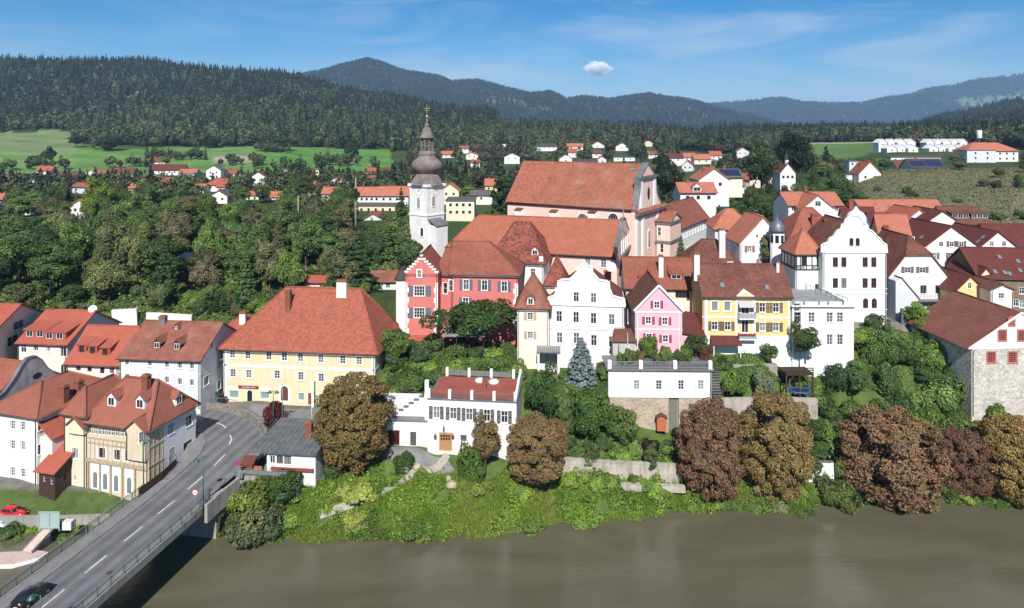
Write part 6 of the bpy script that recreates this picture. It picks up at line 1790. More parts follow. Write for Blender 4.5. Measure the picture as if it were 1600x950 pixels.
# river path
pp=[Wz(a,b_,3.2)for a,b_ in((500,789),(560,777),(620,764),(665,752),(700,738))]
mb=MB()
for a,b_ in zip(pp[:-1],pp[1:]):
    for k in range(4):
        p,r_=a.lerp(b_,k/4),a.lerp(b_,(k+1)/4);d=(r_-p).normalized();n_=Vector((d.y,-d.x,0))*0.55
        vs=[p-n_,p+n_,r_+n_,r_-n_]
        for v in vs:v.z=gz(v.x,v.y)+0.25
        mb.quad(*vs)
tag(mb.build('river_path',plain('gravel_path',(0.34,0.31,0.26),0.95,var=0.3,scale=2)),kind='structure')

# ---------------------------------------------------------------- white hut by the bridge
h=House('river_hut','small white hut with flat grey metal roof above the river bank','building',417,493,99.5,-6,7.5,6.2,zat(706,99.5),WHITE,anchor='r',found=4.5)
h.win('F',*q(10,458,432),w=0.8,h=1.2,tr=(),sur=0.05);h.win('F',*q(10,502,432),w=1.0,h=1.2,tr=(),sur=0.05,fm=FRAME_B);h.win('F',*q(10,547,434),w=1.1,h=1.25,tr=(),sur=0.05,fm=FRAME_B)
h.walls()
hr=[h.loc(Wz(*q(10,345,378),zat(705,99.5))),h.loc(Wz(*q(10,705,386),zat(705,99.5))),h.loc(Wz(*q(10,757,318),zat(705,99.5)+1.0)),h.loc(Wz(*q(10,465,272),zat(705,99.5)+1.0))]
mb=MB();mb.slab([(-2.3,-0.7,h.h),(h.w+0.4,-0.7,h.h),(h.w+0.4,8.2,h.h+1.2),(-1.6,8.2,h.h+1.2)],0.3);rf=mb.build('roof',plain('hut_roof_metal',(0.17,0.18,0.18),0.55,metal=0.3,var=0.4,scale=1.0),h.root);h.planes=[(0,1.2/8.9,h.h+0.1)]
for k in range(14):
    x=-2.1+k*0.75;mb=MB();mb.bar((x,-0.7,h.h+0.03),(x+0.1,8.1,h.h+1.22),0.06,0.08);mb.build('standing_seam',METAL_G,rf)
h.chimney(*q(10,670,300),0.9,0.8,2.0)
fb=MB();fb.box(0.8,7.2,-0.5,-0.2,0.35,0.7);fb.build('flower_box',MATS['geranium_red'],h.root)
mb=MB();mb.box(-3.6,h.w-2.0,-1.8,0.0,-4,-0.06);mb.build('terrace',CONCR,h.root)
for k in range(8):mb=MB();mb.bar((-3.5+k*1.0,-1.75,-0.06),(-3.5+k*1.0,-1.75,0.95),0.06);mb.build('railing_post',STEEL,h.root)
mb=MB();mb.bar((-3.6,-1.75,0.97),(3.8,-1.75,0.97),0.06);mb.bar((-3.6,-1.75,0.5),(3.8,-1.75,0.5),0.03,0.6);mb.build('handrail',STEEL,h.root)
p_=h.wld((-2.6,-0.4,0));bx=empty('wooden_kiosk',p_,h.a,'small dark red wooden kiosk box beside the white hut','kiosk');mb=MB();mb.box(-0.9,0.9,-0.7,0.7,-0.1,1.3);mb.build('body',plain('kiosk_red',(0.17,0.05,0.03),0.8,var=0.3),bx);mb=MB();mb.slab([(-1.0,-0.8,1.25),(1.0,-0.8,1.25),(1.0,0.8,1.9),(-1.0,0.8,1.9)],0.08);mb.build('lid',plain('kiosk_lid',(0.13,0.04,0.03),0.7),bx)
p_=h.wld((-1.0,-1.0,0));bx=empty('garden_bench',p_,h.a,'orange-brown wooden bench on the hut terrace','bench');mb=MB();mb.box(-0.6,0.6,-0.25,0.2,0.4,0.48);mb.build('seat',plain('bench_wood',(0.36,0.12,0.06),0.7),bx);mb=MB();mb.box(-0.6,0.6,0.2,0.26,0.4,0.95);mb.build('backrest',MATS['bench_wood'],bx)
for sx in(-0.5,0.5):mb=MB();mb.box(sx-0.05,sx+0.05,-0.2,0.2,-0.05,0.4);mb.build('leg',MATS['bench_wood'],bx)

# ---------------------------------------------------------------- white restaurant with red roof terrace
h=House('restaurant','white riverside restaurant with red flat roof terrace and black shutters','building',668,807,104.8,-6,9.2,6.0,zat(629,104.8),WHITE,anchor='r',found=4)
for i,(a,b_)in enumerate(((372,382),(468,388),(559,394),(660,400),(760,408))):h.win('F',*q(11,a,b_),w=1.05,h=1.85,tr=(0.6,),shut='black',sur=0.05,gm=GLASS2 if i==0 else None)
h.win('F',*q(11,528,528),w=0.95,h=1.0,nv=0,tr=(),fm=FRAME_B,sur=0.05);h.win('F',*q(11,690,540),w=0.95,h=1.0,nv=0,tr=(),fm=FRAME_B,sur=0.05)
dr=h.door('F',*q(11,425,597),w=1.9,h=2.7,arch=False,mat=plain('door_oak',(0.42,0.22,0.10),0.6,var=0.2),sur=0.12,surm=mat_wall('door_sandstone',(226,190,150)))
for i in range(4):
    for j in range(2):mb=MB();mb.box(-0.8+i*0.41,-0.5+i*0.41,-0.06,-0.05,0.25+j*0.45,0.6+j*0.45);mb.build('glass_light',GLASS,dr)
h.walls()
mb=MB();mb.box(-0.1,h.w+0.1,-0.15,h.d,h.h-0.02,h.h+0.14);mb.build('cornice_slab',METAL_G,h.root)
mb=MB();mb.box(0.3,h.w-0.4,0.35,h.d,h.h+0.14,h.h+0.3);mb.build('roof',mat_roof('terrace_red',(186,96,78),0.15,0.2),h.root)
for k in range(5):
    x=h.w*k/4;x=min(max(x,0.2),h.w-0.2);mb=MB();mb.box(x-0.22,x+0.22,0.0,0.42,h.h+0.14,h.h+1.5);mb.build('terrace_pillar',TRIM,h.root)
    if k<4:
        mb=MB();x0,x1=x+0.22,h.w*(k+1)/4-0.22
        mb.bar((x0,0.2,h.h+1.25),(x1,0.2,h.h+1.25),0.05);mb.bar((x0,0.2,h.h+0.35),(x1,0.2,h.h+0.35),0.04)
        n=16
        for j in range(n):u=x0+(x1-x0)*(j+0.5)/n;mb.bar((u,0.2,h.h+0.35),(u,0.2,h.h+1.25),0.025)
        mb.build('terrace_railing',METAL_G,h.root)
for k in range(4):
    x=1.2+(h.w-2.6)*k/3;mb=MB();mb.box(x-0.22,x+0.22,h.d+0.1,h.d+0.5,h.h-1,h.h+1.7);mb.build('terrace_pillar',TRIM,h.root)
    if k<3:mb=MB();x1=x+(h.w-2.6)/3;mb.box(x+0.22,x1-0.22,h.d+0.25,h.d+0.32,h.h+0.4,h.h+1.3);mb.build('terrace_fence',plain('fence_grey_green',(0.16,0.17,0.15),0.8,var=0.3),h.root)
mb=MB();mb.prism([(0,h.h),(h.d,h.h),(h.d,h.h+1.9),(h.d*0.55,h.h+1.6),(0,h.h+0.5)],'x',h.w-0.35,h.w+0.02);mb.build('side_parapet',WHITE,h.root)
for a,b_ in((622,205),(700,213)):
    hit=h.loc(Wz(*q(11,a,b_),h.zb+h.h+0.3));mb=MB();mb.lathe([(0.9,0),(0.9,0.2),(0.8,0.42),(0.45,0.6),(0.05,0.66)],14);mb.build('dome_skylight',plain('dome_acrylic',(0.55,0.58,0.6),0.15),h.root,hit)
mb=MB();hit=h.loc(Wz(*q(11,645,250),h.zb+h.h+0.3));mb.box(-0.3,0.3,-0.3,0.3,0,1.7);mb.build('chimney',BRICK,h.root,hit)
for a in(368,468):
    sx,z=h.onface('F',*q(11,a,515));mb=MB();mb.lathe([(0.05,-0.3),(0.18,-0.2),(0.22,0.2),(0.05,0.4)],8,(0,-0.35));mb.bar((0,-0.02,0.4),(0,-0.35,0.45),0.05);mb.build('wall_lantern',METAL_D,h.root,(sx,0,z))
sx,z=h.onface('F',*q(11,420,460));mb=MB();mb.lathe([(0.45,-0.03),(0.45,0.03)],16);hs=mb.build('hanging_sign',plain('sign_iron',(0.12,0.12,0.10),0.5,metal=0.5),h.root,(sx,-0.9,z),(0,R(90),0))
# low left wing with stepped stair wall
g=wing_of(h,604,668,107,-4,5.5,6.2,zat(659,107),WHITE,anchor='r');g.win('F',*q(11,240,532),w=0.95,h=2.2,nv=0,tr=(0.5,),fm=FRAME_B,sur=0.05);g.win('F',*q(11,117,524),w=2.5,h=2.3,nv=2,tr=(),gm=plain('dark_red_glass',(0.05,0.012,0.012),0.3),fm=FRAME_R,sur=0);g.walls()
mb=MB();mb.box(-0.1,g.w+0.1,-0.15,5.5,g.h,g.h+0.12);mb.build('wing_roof',METAL_G,g.root)
mb=MB();st=[(0,g.h+0.12)];n=7;H_=zat(612,109)-zat(659,107)
for k in range(n):st+=[(g.w*(0.1+0.9*k/n),g.h+0.4+H_*k/n),(g.w*(0.1+0.9*(k+1)/n),g.h+0.4+H_*k/n)]
st+=[(g.w,g.h+0.12)]
mb.prism(st,'y',1.6,2.0);sw_=mb.build('stair_wall',WHITE,g.root)
for k in range(n):mb=MB();mb.box(g.w*(0.1+0.9*k/n),g.w*(0.1+0.9*(k+1)/n),1.5,2.1,g.h+0.4+H_*k/n+.01,g.h+0.52+H_*k/n);mb.build('step_coping',METAL_G,sw_)
mb=MB();mb.box(-3.4,g.w-2.0,3.0,5.6,-1,g.h+2.2);mb.build('back_terrace',WHITE,g.root)
mb=MB();mb.box(g.w-0.5,g.w+0.1,0.3,0.9,g.h,zat(598,106.5)-6.2);mb.build('stair_pillar',TRIM,g.root)
merge(h,g)

# ---------------------------------------------------------------- long white annex on the stone terrace wall
h=House('terrace_annex','long low white annex with four windows on a stone base and balustrade terrace','building',950.5,1111.5,112,-1,4.5,zat(621,112),zat(578,112),WHITE,found=0.0)
for a in(490,600,710,808):h.win('F',*q(12,a,195),w=0.95,h=1.55,tr=(0.33,0.66),sur=0.05)
h.walls()
SAND=mat_stone('sandstone_wall',(206,190,170),(170,150,130),(196,182,164),2.2,0.78)
mb=MB();x1,x2=9.9,11.5
mb.box(0.1,x1,0.12,h.d,-6.5,-0.02);mb.box(x1,x2,0.6,h.d,-6.5,-0.02);mb.box(x2,h.w-0.05,0.12,h.d,-6.5,-0.02);mb.build('stone_base',SAND,h.root)
mb=MB();mb.box(x1+0.1,x2-0.1,0.5,0.62,-6.5,-0.1);mb.build('grey_door_panel',plain('panel_grey_green',(0.16,0.17,0.14),0.8,var=0.2),h.root)
mb=MB();mb.box(-0.35,h.w+0.35,-0.4,h.d+2,h.h,h.h+0.28);mb.build('terrace_slab',METAL_G,h.root)
pl=[0.2,5.3,10.9,h.w-0.2]
for k,x in enumerate(pl):
    mb=MB();mb.box(x-0.3,x+0.3,-0.2,0.4,h.h+0.28,h.h+1.55);mb.build('terrace_pillar',TRIM,h.root)
    if k<3:
        mb=MB();a,b_=x+0.3,pl[k+1]-0.3
        mb.bar((a,0.1,h.h+1.35),(b_,0.1,h.h+1.35),0.07);mb.bar((a,0.1,h.h+0.42),(b_,0.1,h.h+0.42),0.05)
        for j in range(22):u=a+(b_-a)*(j+0.5)/22;mb.bar((u,0.1,h.h+0.42),(u,0.1,h.h+1.35),0.03)
        mb.build('balustrade',plain('balustrade_grey',(0.25,0.26,0.26),0.6),h.root)
dp=MB();dp.tube([(h.w-0.15,-0.12,h.h),(h.w-0.15,-0.12,0.3),(h.w-1.5,-0.12,-0.1)],0.07,6);dp.build('downpipe',METAL_D,h.root)
# stairs beside the annex
b0=W(1122,615,112.5);st=empty('garden_stairs',b0,0,'steep grey garden stairs beside the white annex','stairs')
for k in range(11):mb=MB();mb.box(-0.8,0.8,k*0.28,k*0.28+0.33,-1+k*0.36,-0.82+k*0.36);mb.build('step',METAL_G,st)
for sx in(-0.85,0.85):mb=MB();mb.bar((sx,0,0.1),(sx,3.2,4.0),0.06);mb.bar((sx,0.1,-1),(sx,0.1,0.15),0.05);mb.bar((sx,3.1,2.8),(sx,3.1,3.9),0.05);mb.build('stair_rail',METAL_D,st)
# orange shed at its foot
b0=W(1034,668,110.6);sh=empty('tool_shed',(b0.x,b0.y,b0.z),R(-8),'tiny orange wooden tool shed against the stone base wall','shed');OW=plain('orange_wood',(0.50,0.16,0.07),0.7,var=0.25,scale=5)
mb=MB();mb.prism([(-0.75,-0.6),(0.75,-0.6),(0.75,1.5),(0,1.95),(-0.75,1.5)],'y',0,1.0);mb.build('body',OW,sh);mb=MB();mb.slab([(-0.95,-0.2,1.42),(0,-0.2,2.0),(0,1.2,2.0),(-0.95,1.2,1.42)],0.07);mb.slab([(0.95,-0.2,1.42),(0,-0.2,2.0),(0,1.2,2.0),(0.95,1.2,1.42)],0.07);mb.build('roof',FRAME_B,sh)
for x in(-0.35,0.35):mb=MB();mb.box(x-0.3,x+0.3,-0.04,0,-0.4,1.35);mb.build('door',plain('orange_wood_dark',(0.42,0.12,0.05),0.7),sh)

# ---------------------------------------------------------------- walls along bank and gardens
def wall_line(label,pts,thick,hgt,mat,name='garden_wall',cap=None,capm=None):
    mb=MB()
    for a,b_ in zip(pts[:-1],pts[1:]):
        a=Vector(a);b_=Vector(b_);mb.bar(a-Vector((0,0,hgt/2)),b_-Vector((0,0,hgt/2)),thick,hgt)
    o=mb.build(name,mat);tag(o,label,'wall')
    if cap:
        m2=MB()
        for a,b_ in zip(pts[:-1],pts[1:]):m2.bar(Vector(a)+Vector((0,0,cap/2)),Vector(b_)+Vector((0,0,cap/2)),thick+0.15,cap)
        m2.build('coping',capm or METAL_G,o)
    return o
PALE=mat_wall('old_white_wall',(206,198,184),0.72,0.28,0.30)
wall_line('old pale river wall with stains behind the bank bushes',[W(878,716,104.5),W(960,722,104.2),W(1065,727,104)],0.5,3.6,PALE,'river_wall',0.15,PALE)
wall_line('low ledge wall below the old pale river wall',[W(940,754,102.6),W(1070,759,102.4)],0.9,0.9,PALE,'river_wall')
wall_line('white river wall between the brown trees',[W(1180,722,105),W(1260,722,105),W(1302,722,104.8)],0.4,3.0,WHITE,'river_wall',0.12,METAL_G)
wall_line('pale garden wall below the wooden deck',[W(1120,622,111.8),W(1200,620,111.8),W(1277,622,111.6)],0.5,3.6,PALE,'garden_wall')
wall_line('grey concrete garden wall below the ochre house',[W(1146,570,116.5),W(1214,568,116.5)],0.5,5.2,mat_wall('grey_wall',(176,170,160),0.75,0.2,0.15),'garden_wall')
wall_line('stone wall of the sloping garden beside the brown chestnut',[W(600,612,117),W(660,603,116.5)],0.5,3,SAND,'garden_wall')
wall_line('low pale wall on the right slope among shrubs',[W(1400,640,116),W(1428,632,116.2)],0.5,3.0,WHITE,'garden_wall')
wall_line('white ruin wall at the foot of the left wooded slope',[W(176,484,141),W(215,482,141)],0.6,4.0,WHITE,'garden_wall')
wall_line('second white wall piece behind the lavender house',[W(229,488,139),W(250,489,139),W(300,492,138.5)],0.5,2.6,WHITE,'garden_wall')
wall_line('long retaining wall of the riverside lawn left of the bridge',[W(-20,806,96.0),W(100,806,96.0),W(190,803,96.2)],0.5,2.4,CONCR,'river_wall')
# wooden deck with trampoline
b0=W(1248,585,114);dk=empty('timber_deck',b0,0,'dark timber viewing deck on posts above the trampoline','deck');
mb=MB();mb.box(-2.3,2.3,-0.5,3.0,0,0.25);mb.build('floor',WOOD_D,dk)
for x in(-2.2,0,2.2):mb=MB();mb.box(x-0.12,x+0.12,-0.4,-0.16,-4,0.0);mb.build('post',WOOD_D,dk)
for x in(-2.2,-1.1,0,1.1,2.2):mb=MB();mb.box(x-0.05,x+0.05,-0.48,-0.38,0.25,1.2);mb.build('baluster',WOOD_D,dk)
for z in(0.5,0.85,1.2):mb=MB();mb.box(-2.3,2.3,-0.5,-0.45,z-0.08,z+0.08);mb.build('rail',WOOD_D,dk)
for sx in(-1,1):mb=MB();mb.bar((sx*2.1,-0.28,-1.6),(sx*0.8,-0.28,0),0.14);mb.build('brace',WOOD_D,dk)
b0=W(1249,617,112.8);tr=empty('trampoline',b0,0,'round trampoline with blue rim under the timber deck','trampoline');BLU=plain('trampoline_blue',(0.03,0.08,0.30),0.5)
mb=MB();mb.tube([(1.75*math.cos(a),1.2*math.sin(a),0.75)for a in np.linspace(0,2*math.pi,25)],0.12,6);mb.build('rim',BLU,tr);mb=MB();mb.lathe([(0.05,0.74),(1.65,0.75)],24);me_=mb.build('mat',plain('mat_black',(0.02,0.02,0.02),0.7),tr);me_.scale=(1,0.7,1)
for k in range(6):a=k*math.pi/3+0.3;mb=MB();mb.bar((1.75*math.cos(a),1.2*math.sin(a),-0.3),(1.75*math.cos(a),1.2*math.sin(a),2.4),0.09);mb.build('pole',BLU if k%2 else METAL_G,tr)
# pergola roof in front of the pink hall
b0=W(725,540,127);pg=empty('pergola',(b0.x,b0.y,b0.z),R(-3),'grey flat pergola roof on posts below the pink hall','pergola')
mb=MB();mb.slab([(-4.0,-1.6,2.2),(4.2,-1.6,2.2),(3.6,2.2,2.7),(-3.6,2.2,2.7)],0.12);mb.build('roof',plain('pergola_sheet',(0.28,0.28,0.27),0.7,var=0.3),pg)
for x in(-3.6,-1.2,1.2,3.8):mb=MB();mb.box(x-0.08,x+0.08,-1.5,-1.34,-1.5,2.1);mb.build('post',WOOD_D,pg)

# ---------------------------------------------------------------- jetty left of the bridge
PLK=plain('pontoon_planks',(0.52,0.40,0.36),0.8,var=0.25,scale=2);FL=plain('float_white',(0.7,0.7,0.69),0.5)
jt=empty('floating_jetty',Wz(30,868,0.4),0,'pale pink floating pontoon with white floats at the left edge','jetty')
P=[Wz(-40,864,0.45),Wz(62,860,0.45),Wz(72,861.5,0.45),Wz(58,871,0.45),Wz(20,881,0.45),Wz(-40,883,0.45)]
o0=Vector(jt.location)
mb=MB();mb.slab([p-o0 for p in P],0.12);mb.build('plank_deck',PLK,jt)
mb=MB();mb.slab([p-o0+Vector((0,0,-0.13))+(p-o0).normalized()*0.25 for p in P],0.4);mb.build('float',FL,jt)
ga,gb_=Wz(78,824,2.1),Wz(42,862,0.65)
gw=empty('gangway',gb_,0,'pinkish sloping gangway ramp from the gate to the pontoon','gangway')
d=(ga-gb_);n_=Vector((d.y,-d.x,0)).normalized()*0.8
mb=MB();mb.slab([-n_,n_,d+n_,d-n_],0.12);mb.build('ramp',PLK,gw)
for sg_ in(-1,1):
    mb=MB();mb.bar(n_*sg_+Vector((0,0,0.1)),d+n_*sg_+Vector((0,0,0.1)),0.07,0.2);mb.build('side_rail',STEEL,gw)
gt=empty('jetty_gate',Wz(77,826,2.2),0,'pale green steel gate frame at the top of the gangway','gate');PG=plain('gate_palegreen',(0.35,0.48,0.44),0.5)
for x in(-1.35,0,1.35):mb=MB();mb.box(x-0.05,x+0.05,-0.05,0.05,-0.3,2.3);mb.build('post',PG,gt)
for z in(0.1,2.25):mb=MB();mb.box(-1.3,1.3,-0.04,0.04,z-0.05,z+0.05);mb.build('rail',PG,gt)
for x in(-0.68,0.68):mb=MB();mb.box(x-0.58,x+0.58,-0.01,0.01,0.2,2.1);mb.build('glass_panel',plain('gate_glass',(0.30,0.40,0.38),0.15),gt)
mb=MB();mb.box(2.0,3.2,-0.4,0.4,0.0,1.1);mb.build('switch_box',plain('box_white',(0.6,0.6,0.6),0.5),gt)
# ---------------------------------------------------------------- foliage
def leaf_material(name,use_obj,rnd=0.0,trans=0.16):
    m=bpy.data.materials.new(name);m.use_nodes=True;t=m.node_tree;t.nodes.clear()
    o=t.nodes.new('ShaderNodeOutputMaterial');at=N(t,'ShaderNodeAttribute',attribute_name='tint');oi=N(t,'ShaderNodeObjectInfo')
    mul=N(t,'ShaderNodeVectorMath',operation='MULTIPLY');t.links.new(at.outputs['Color'],mul.inputs[0])
    if use_obj:t.links.new(oi.outputs['Color'],mul.inputs[1])
    else:mul.inputs[1].default_value=(1,1,1)
    last=mul.outputs[0]
    if rnd:
        r=N(t,'ShaderNodeMapRange',i_To_Min=1-rnd,i_To_Max=1+rnd);t.links.new(oi.outputs['Random'],r.inputs[0])
        sc=N(t,'ShaderNodeVectorMath',operation='SCALE');t.links.new(last,sc.inputs[0]);t.links.new(r.outputs[0],sc.inputs['Scale']);last=sc.outputs[0]
        ww=N(t,'ShaderNodeTexWhiteNoise',noise_dimensions='1D');t.links.new(oi.outputs['Random'],ww.inputs['W'])
        h=N(t,'ShaderNodeHueSaturation');hr=N(t,'ShaderNodeMapRange',i_To_Min=0.455,i_To_Max=0.515);t.links.new(ww.outputs['Value'],hr.inputs[0]);t.links.new(hr.outputs[0],h.inputs['Hue']);t.links.new(last,h.inputs['Color']);last=h.outputs[0]
    d=N(t,'ShaderNodeBsdfDiffuse');tr=N(t,'ShaderNodeBsdfTranslucent');gl=N(t,'ShaderNodeBsdfGlossy',i_Roughness=0.45)
    t.links.new(last,d.inputs[0]);t.links.new(last,tr.inputs[0]);gl.inputs[0].default_value=(0.5,0.5,0.5,1)
    mx1=N(t,'ShaderNodeMixShader');mx1.inputs[0].default_value=trans;t.links.new(d.outputs[0],mx1.inputs[1]);t.links.new(tr.outputs[0],mx1.inputs[2])
    mx2=N(t,'ShaderNodeMixShader');mx2.inputs[0].default_value=0.025;t.links.new(mx1.outputs[0],mx2.inputs[1]);t.links.new(gl.outputs[0],mx2.inputs[2])
    t.links.new(mx2.outputs[0],o.inputs[0])
    MATS[name]=m
    return m
LEAF=leaf_material('leaf',True);FLEAF=leaf_material('forest_leaf',False,0.42);GLEAF=leaf_material('undergrowth_leaf',False,0.0,0.25)
BARK=plain('bark',(0.10,0.075,0.055),0.9,var=0.3,scale=2);PBARK=plain('pale_bark',(0.30,0.27,0.23),0.9,var=0.3,scale=2)
def unit(v):return v/np.maximum(np.linalg.norm(v,axis=1,keepdims=True),1e-9)
def quads(c,nrm,size,rg,asp=0.55,jn=0.7):
    n=len(c);nrm=unit(nrm+rg.normal(0,jn,(n,3)))
    a=unit(np.cross(nrm,rg.normal(0,1,(n,3))));b=np.cross(nrm,a)
    s=size[:,None]
    v=np.stack([c-a*s,c-b*s*asp+a*s*0.12,c+a*s,c+b*s*asp+a*s*0.12],1).reshape(-1,3)
    return v,np.arange(4*n).reshape(-1,4)
def blob_crown(seed,R_,zc,rz,nblob,nleaf,leaf,tones=((1,1,1),),tw=None,blob=(0.26,0.42),flat=0.0,shell=(0.45,0.8),topbias=0.15,var=0.22,tone=(0.78,1.22),jit=0.25,sup=1.0,mixp=1.0):
    """leafy crown: many leaf faces spread over clumps that fill an uneven envelope"""
    rg=np.random.default_rng(seed)
    d=unit(rg.normal(0,1,(nblob,3)))
    d[:,2]=d[:,2]*(1-flat)+topbias
    if sup!=1.0:d=np.sign(d)*np.abs(d)**sup
    rr=rg.uniform(*shell,nblob)*(1+jit*rg.normal(0,1,nblob).clip(-1,1))
    bc=d*rr[:,None]*np.array([R_,R_,rz])+np.array([0,0,zc]);br_=rg.uniform(*blob,nblob)*R_
    bc=np.concatenate([bc,[[0,0,zc]]]);br_=np.concatenate([br_,[0.62*min(R_,rz)]])
    bt=rg.uniform(*tone,len(br_));bk=rg.choice(len(tones),len(br_),p=tw)
    p=br_**2/(br_**2).sum()
    k=rg.choice(len(br_),int(nleaf*1.7),p=p)
    dd=unit(rg.normal(0,1,(len(k),3))+np.array([0,-0.12,0.12]))
    pos=bc[k]+dd*(br_[k]*rg.uniform(0.72,1.08,len(k)))[:,None]*np.array([1,1,0.85])
    keep=np.ones(len(k),bool)
    for c_,r_ in zip(bc,br_):
        keep&=~((np.linalg.norm((pos-c_)/np.array([1,1,0.85]),axis=1)<r_*0.70))
    pos,dd,k=pos[keep][:nleaf],dd[keep][:nleaf],k[keep][:nleaf]
    out=unit((pos-np.array([0,0,zc]))/np.array([R_,R_,rz]))
    sz=leaf*rg.uniform(0.6,1.25,len(pos))
    v,f=quads(pos,dd*0.7+out*0.6+np.array([0,0,0.25]),sz,rg)
    kk=bk[k];u_=rg.uniform(0,1,len(k));kk=np.where(u_<mixp,kk,rg.integers(0,len(tones),len(k)))
    tn=np.array(tones)[kk]*(bt[k]*rg.uniform(1-var,1+var,len(k)))[:,None]
    return v,f,tn
def conifer_crown(seed,H,R_,z0,nleaf,leaf,tones=((1,1,1),),power=0.9,droop=0.35,whorls=None,var=0.22):
    rg=np.random.default_rng(seed);nw=whorls or int(H/0.75)
    tW=(np.arange(nw)+rg.uniform(0.2,0.8,nw))/nw
    k=rg.choice(nw,nleaf,p=(1.08-tW)/(1.08-tW).sum())
    nb=7;ang0=rg.uniform(0,6.28,nw);br=rg.integers(0,nb,nleaf)
    ang=ang0[k]+br*6.283/nb+rg.normal(0,0.16,nleaf)
    lenv=rg.uniform(0.78,1.12,(nw,nb))[k,br]
    rad=R_*(1-tW[k])**power*lenv+0.12
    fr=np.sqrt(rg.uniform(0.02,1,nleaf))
    r=rad*fr
    z=z0+(H-z0)*tW[k]-droop*r+rg.normal(0,0.10,nleaf)+0.12*droop*r*fr
    pos=np.stack([r*np.cos(ang),r*np.sin(ang),z],1)
    out=np.stack([np.cos(ang),np.sin(ang),0*ang],1)
    v,f=quads(pos,out*0.55+np.array([0,0,0.8]),leaf*rg.uniform(0.6,1.25,nleaf),rg,0.45)
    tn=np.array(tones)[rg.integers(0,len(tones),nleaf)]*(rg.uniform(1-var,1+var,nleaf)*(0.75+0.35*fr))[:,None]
    return v,f,tn
def trunk_mesh(seed,H,r0,zfork,R_,nlimb,mat=None):
    rg=np.random.default_rng(seed);mb=MB()
    p=[Vector((0,0,-1.2)),Vector((rg.normal(0,.05)*H*0.1,rg.normal(0,.05)*H*.1,zfork*0.6)),Vector((rg.normal(0,.04)*H,rg.normal(0,.04)*H,zfork+(H-zfork)*0.45)),Vector((rg.normal(0,.05)*H,rg.normal(0,.05)*H,H*0.92))]
    mb.tube(p,[r0*1.15,r0*0.85,r0*0.5,r0*0.08],7)
    for k in range(nlimb):
        a=rg.uniform(0,6.28);zz=zfork*rg.uniform(0.75,1.3);L=R_*rg.uniform(0.5,0.85)
        mb.tube([Vector((0,0,zz)),Vector((math.cos(a)*L*0.5,math.sin(a)*L*0.5,zz+L*0.5)),Vector((math.cos(a)*L,math.sin(a)*L,zz+L*0.8))],[r0*0.45,r0*0.3,r0*0.06],5)
    return mb.mesh('trunk',mat or BARK)
def crown_mesh(data,mat=None):
    v,f,tn=data
    return np_mesh('crown',v,f,mat or LEAF,False,tn)
def unit_tree(kind,seed):
    """mesh pair (crown, trunk) for a tree of height 1 x radius given in metres inside"""
    def f():
        if kind=='chestnut':return crown_mesh(blob_crown(seed,5.5,7.2,6.8,260,52000,0.15,((1,1,1),(1.12,1.08,0.95),(0.82,1.12,0.8),(1.06,0.94,0.9),(0.75,0.98,0.72)),blob=(0.09,0.17),shell=(0.62,0.80),sup=0.86,mixp=0.35,topbias=0.05,var=0.25,tone=(0.84,1.15),jit=0.05)),trunk_mesh(seed,12,0.45,3.2,5,7)
        if kind=='broad':return crown_mesh(blob_crown(seed,4.5,6.2,4.6,34,6500,0.27,((1,1,1),(1.18,1.12,0.9),(0.8,0.86,0.9)),blob=(0.2,0.38))),trunk_mesh(seed,10,0.26,3.0,4,6)
        if kind=='tall':return crown_mesh(blob_crown(seed,3.2,8.2,6.0,34,6000,0.27,((1,1,1),(1.2,1.12,0.9),(0.8,0.86,0.9)),blob=(0.26,0.46))),trunk_mesh(seed,13,0.24,4.0,3,6)
        if kind=='shrub':return crown_mesh(blob_crown(seed,1.8,1.25,1.4,22,3600,0.15,((1,1,1),(1.2,1.12,0.9),(0.82,0.9,0.9)),blob=(0.26,0.45))),trunk_mesh(seed,2.0,0.08,0.5,1.2,6)
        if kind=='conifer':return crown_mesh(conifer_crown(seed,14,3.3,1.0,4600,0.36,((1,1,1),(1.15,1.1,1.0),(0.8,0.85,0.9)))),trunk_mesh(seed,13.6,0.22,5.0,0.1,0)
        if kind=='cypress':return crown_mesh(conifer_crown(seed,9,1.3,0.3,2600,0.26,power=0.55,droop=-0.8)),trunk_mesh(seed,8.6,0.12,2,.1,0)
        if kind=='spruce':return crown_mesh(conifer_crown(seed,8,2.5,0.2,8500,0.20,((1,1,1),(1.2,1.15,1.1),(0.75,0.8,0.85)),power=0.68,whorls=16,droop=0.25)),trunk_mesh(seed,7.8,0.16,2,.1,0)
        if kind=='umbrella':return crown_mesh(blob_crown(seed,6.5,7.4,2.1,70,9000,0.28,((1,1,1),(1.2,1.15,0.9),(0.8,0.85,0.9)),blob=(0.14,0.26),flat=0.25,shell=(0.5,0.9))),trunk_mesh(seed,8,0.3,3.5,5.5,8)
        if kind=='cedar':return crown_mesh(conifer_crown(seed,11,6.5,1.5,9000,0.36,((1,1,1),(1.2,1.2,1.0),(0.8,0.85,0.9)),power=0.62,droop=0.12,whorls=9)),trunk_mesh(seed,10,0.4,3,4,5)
    return cached(('tree',kind,seed),f)
DIM={'chestnut':(5.2,13.9),'broad':(4.9,11.0),'tall':(3.6,14.2),'shrub':(2.1,2.8),'conifer':(3.3,14.0),'cypress':(1.3,9.0),'spruce':(2.5,8.0),'umbrella':(6.9,10.0),'cedar':(6.5,11.0)}
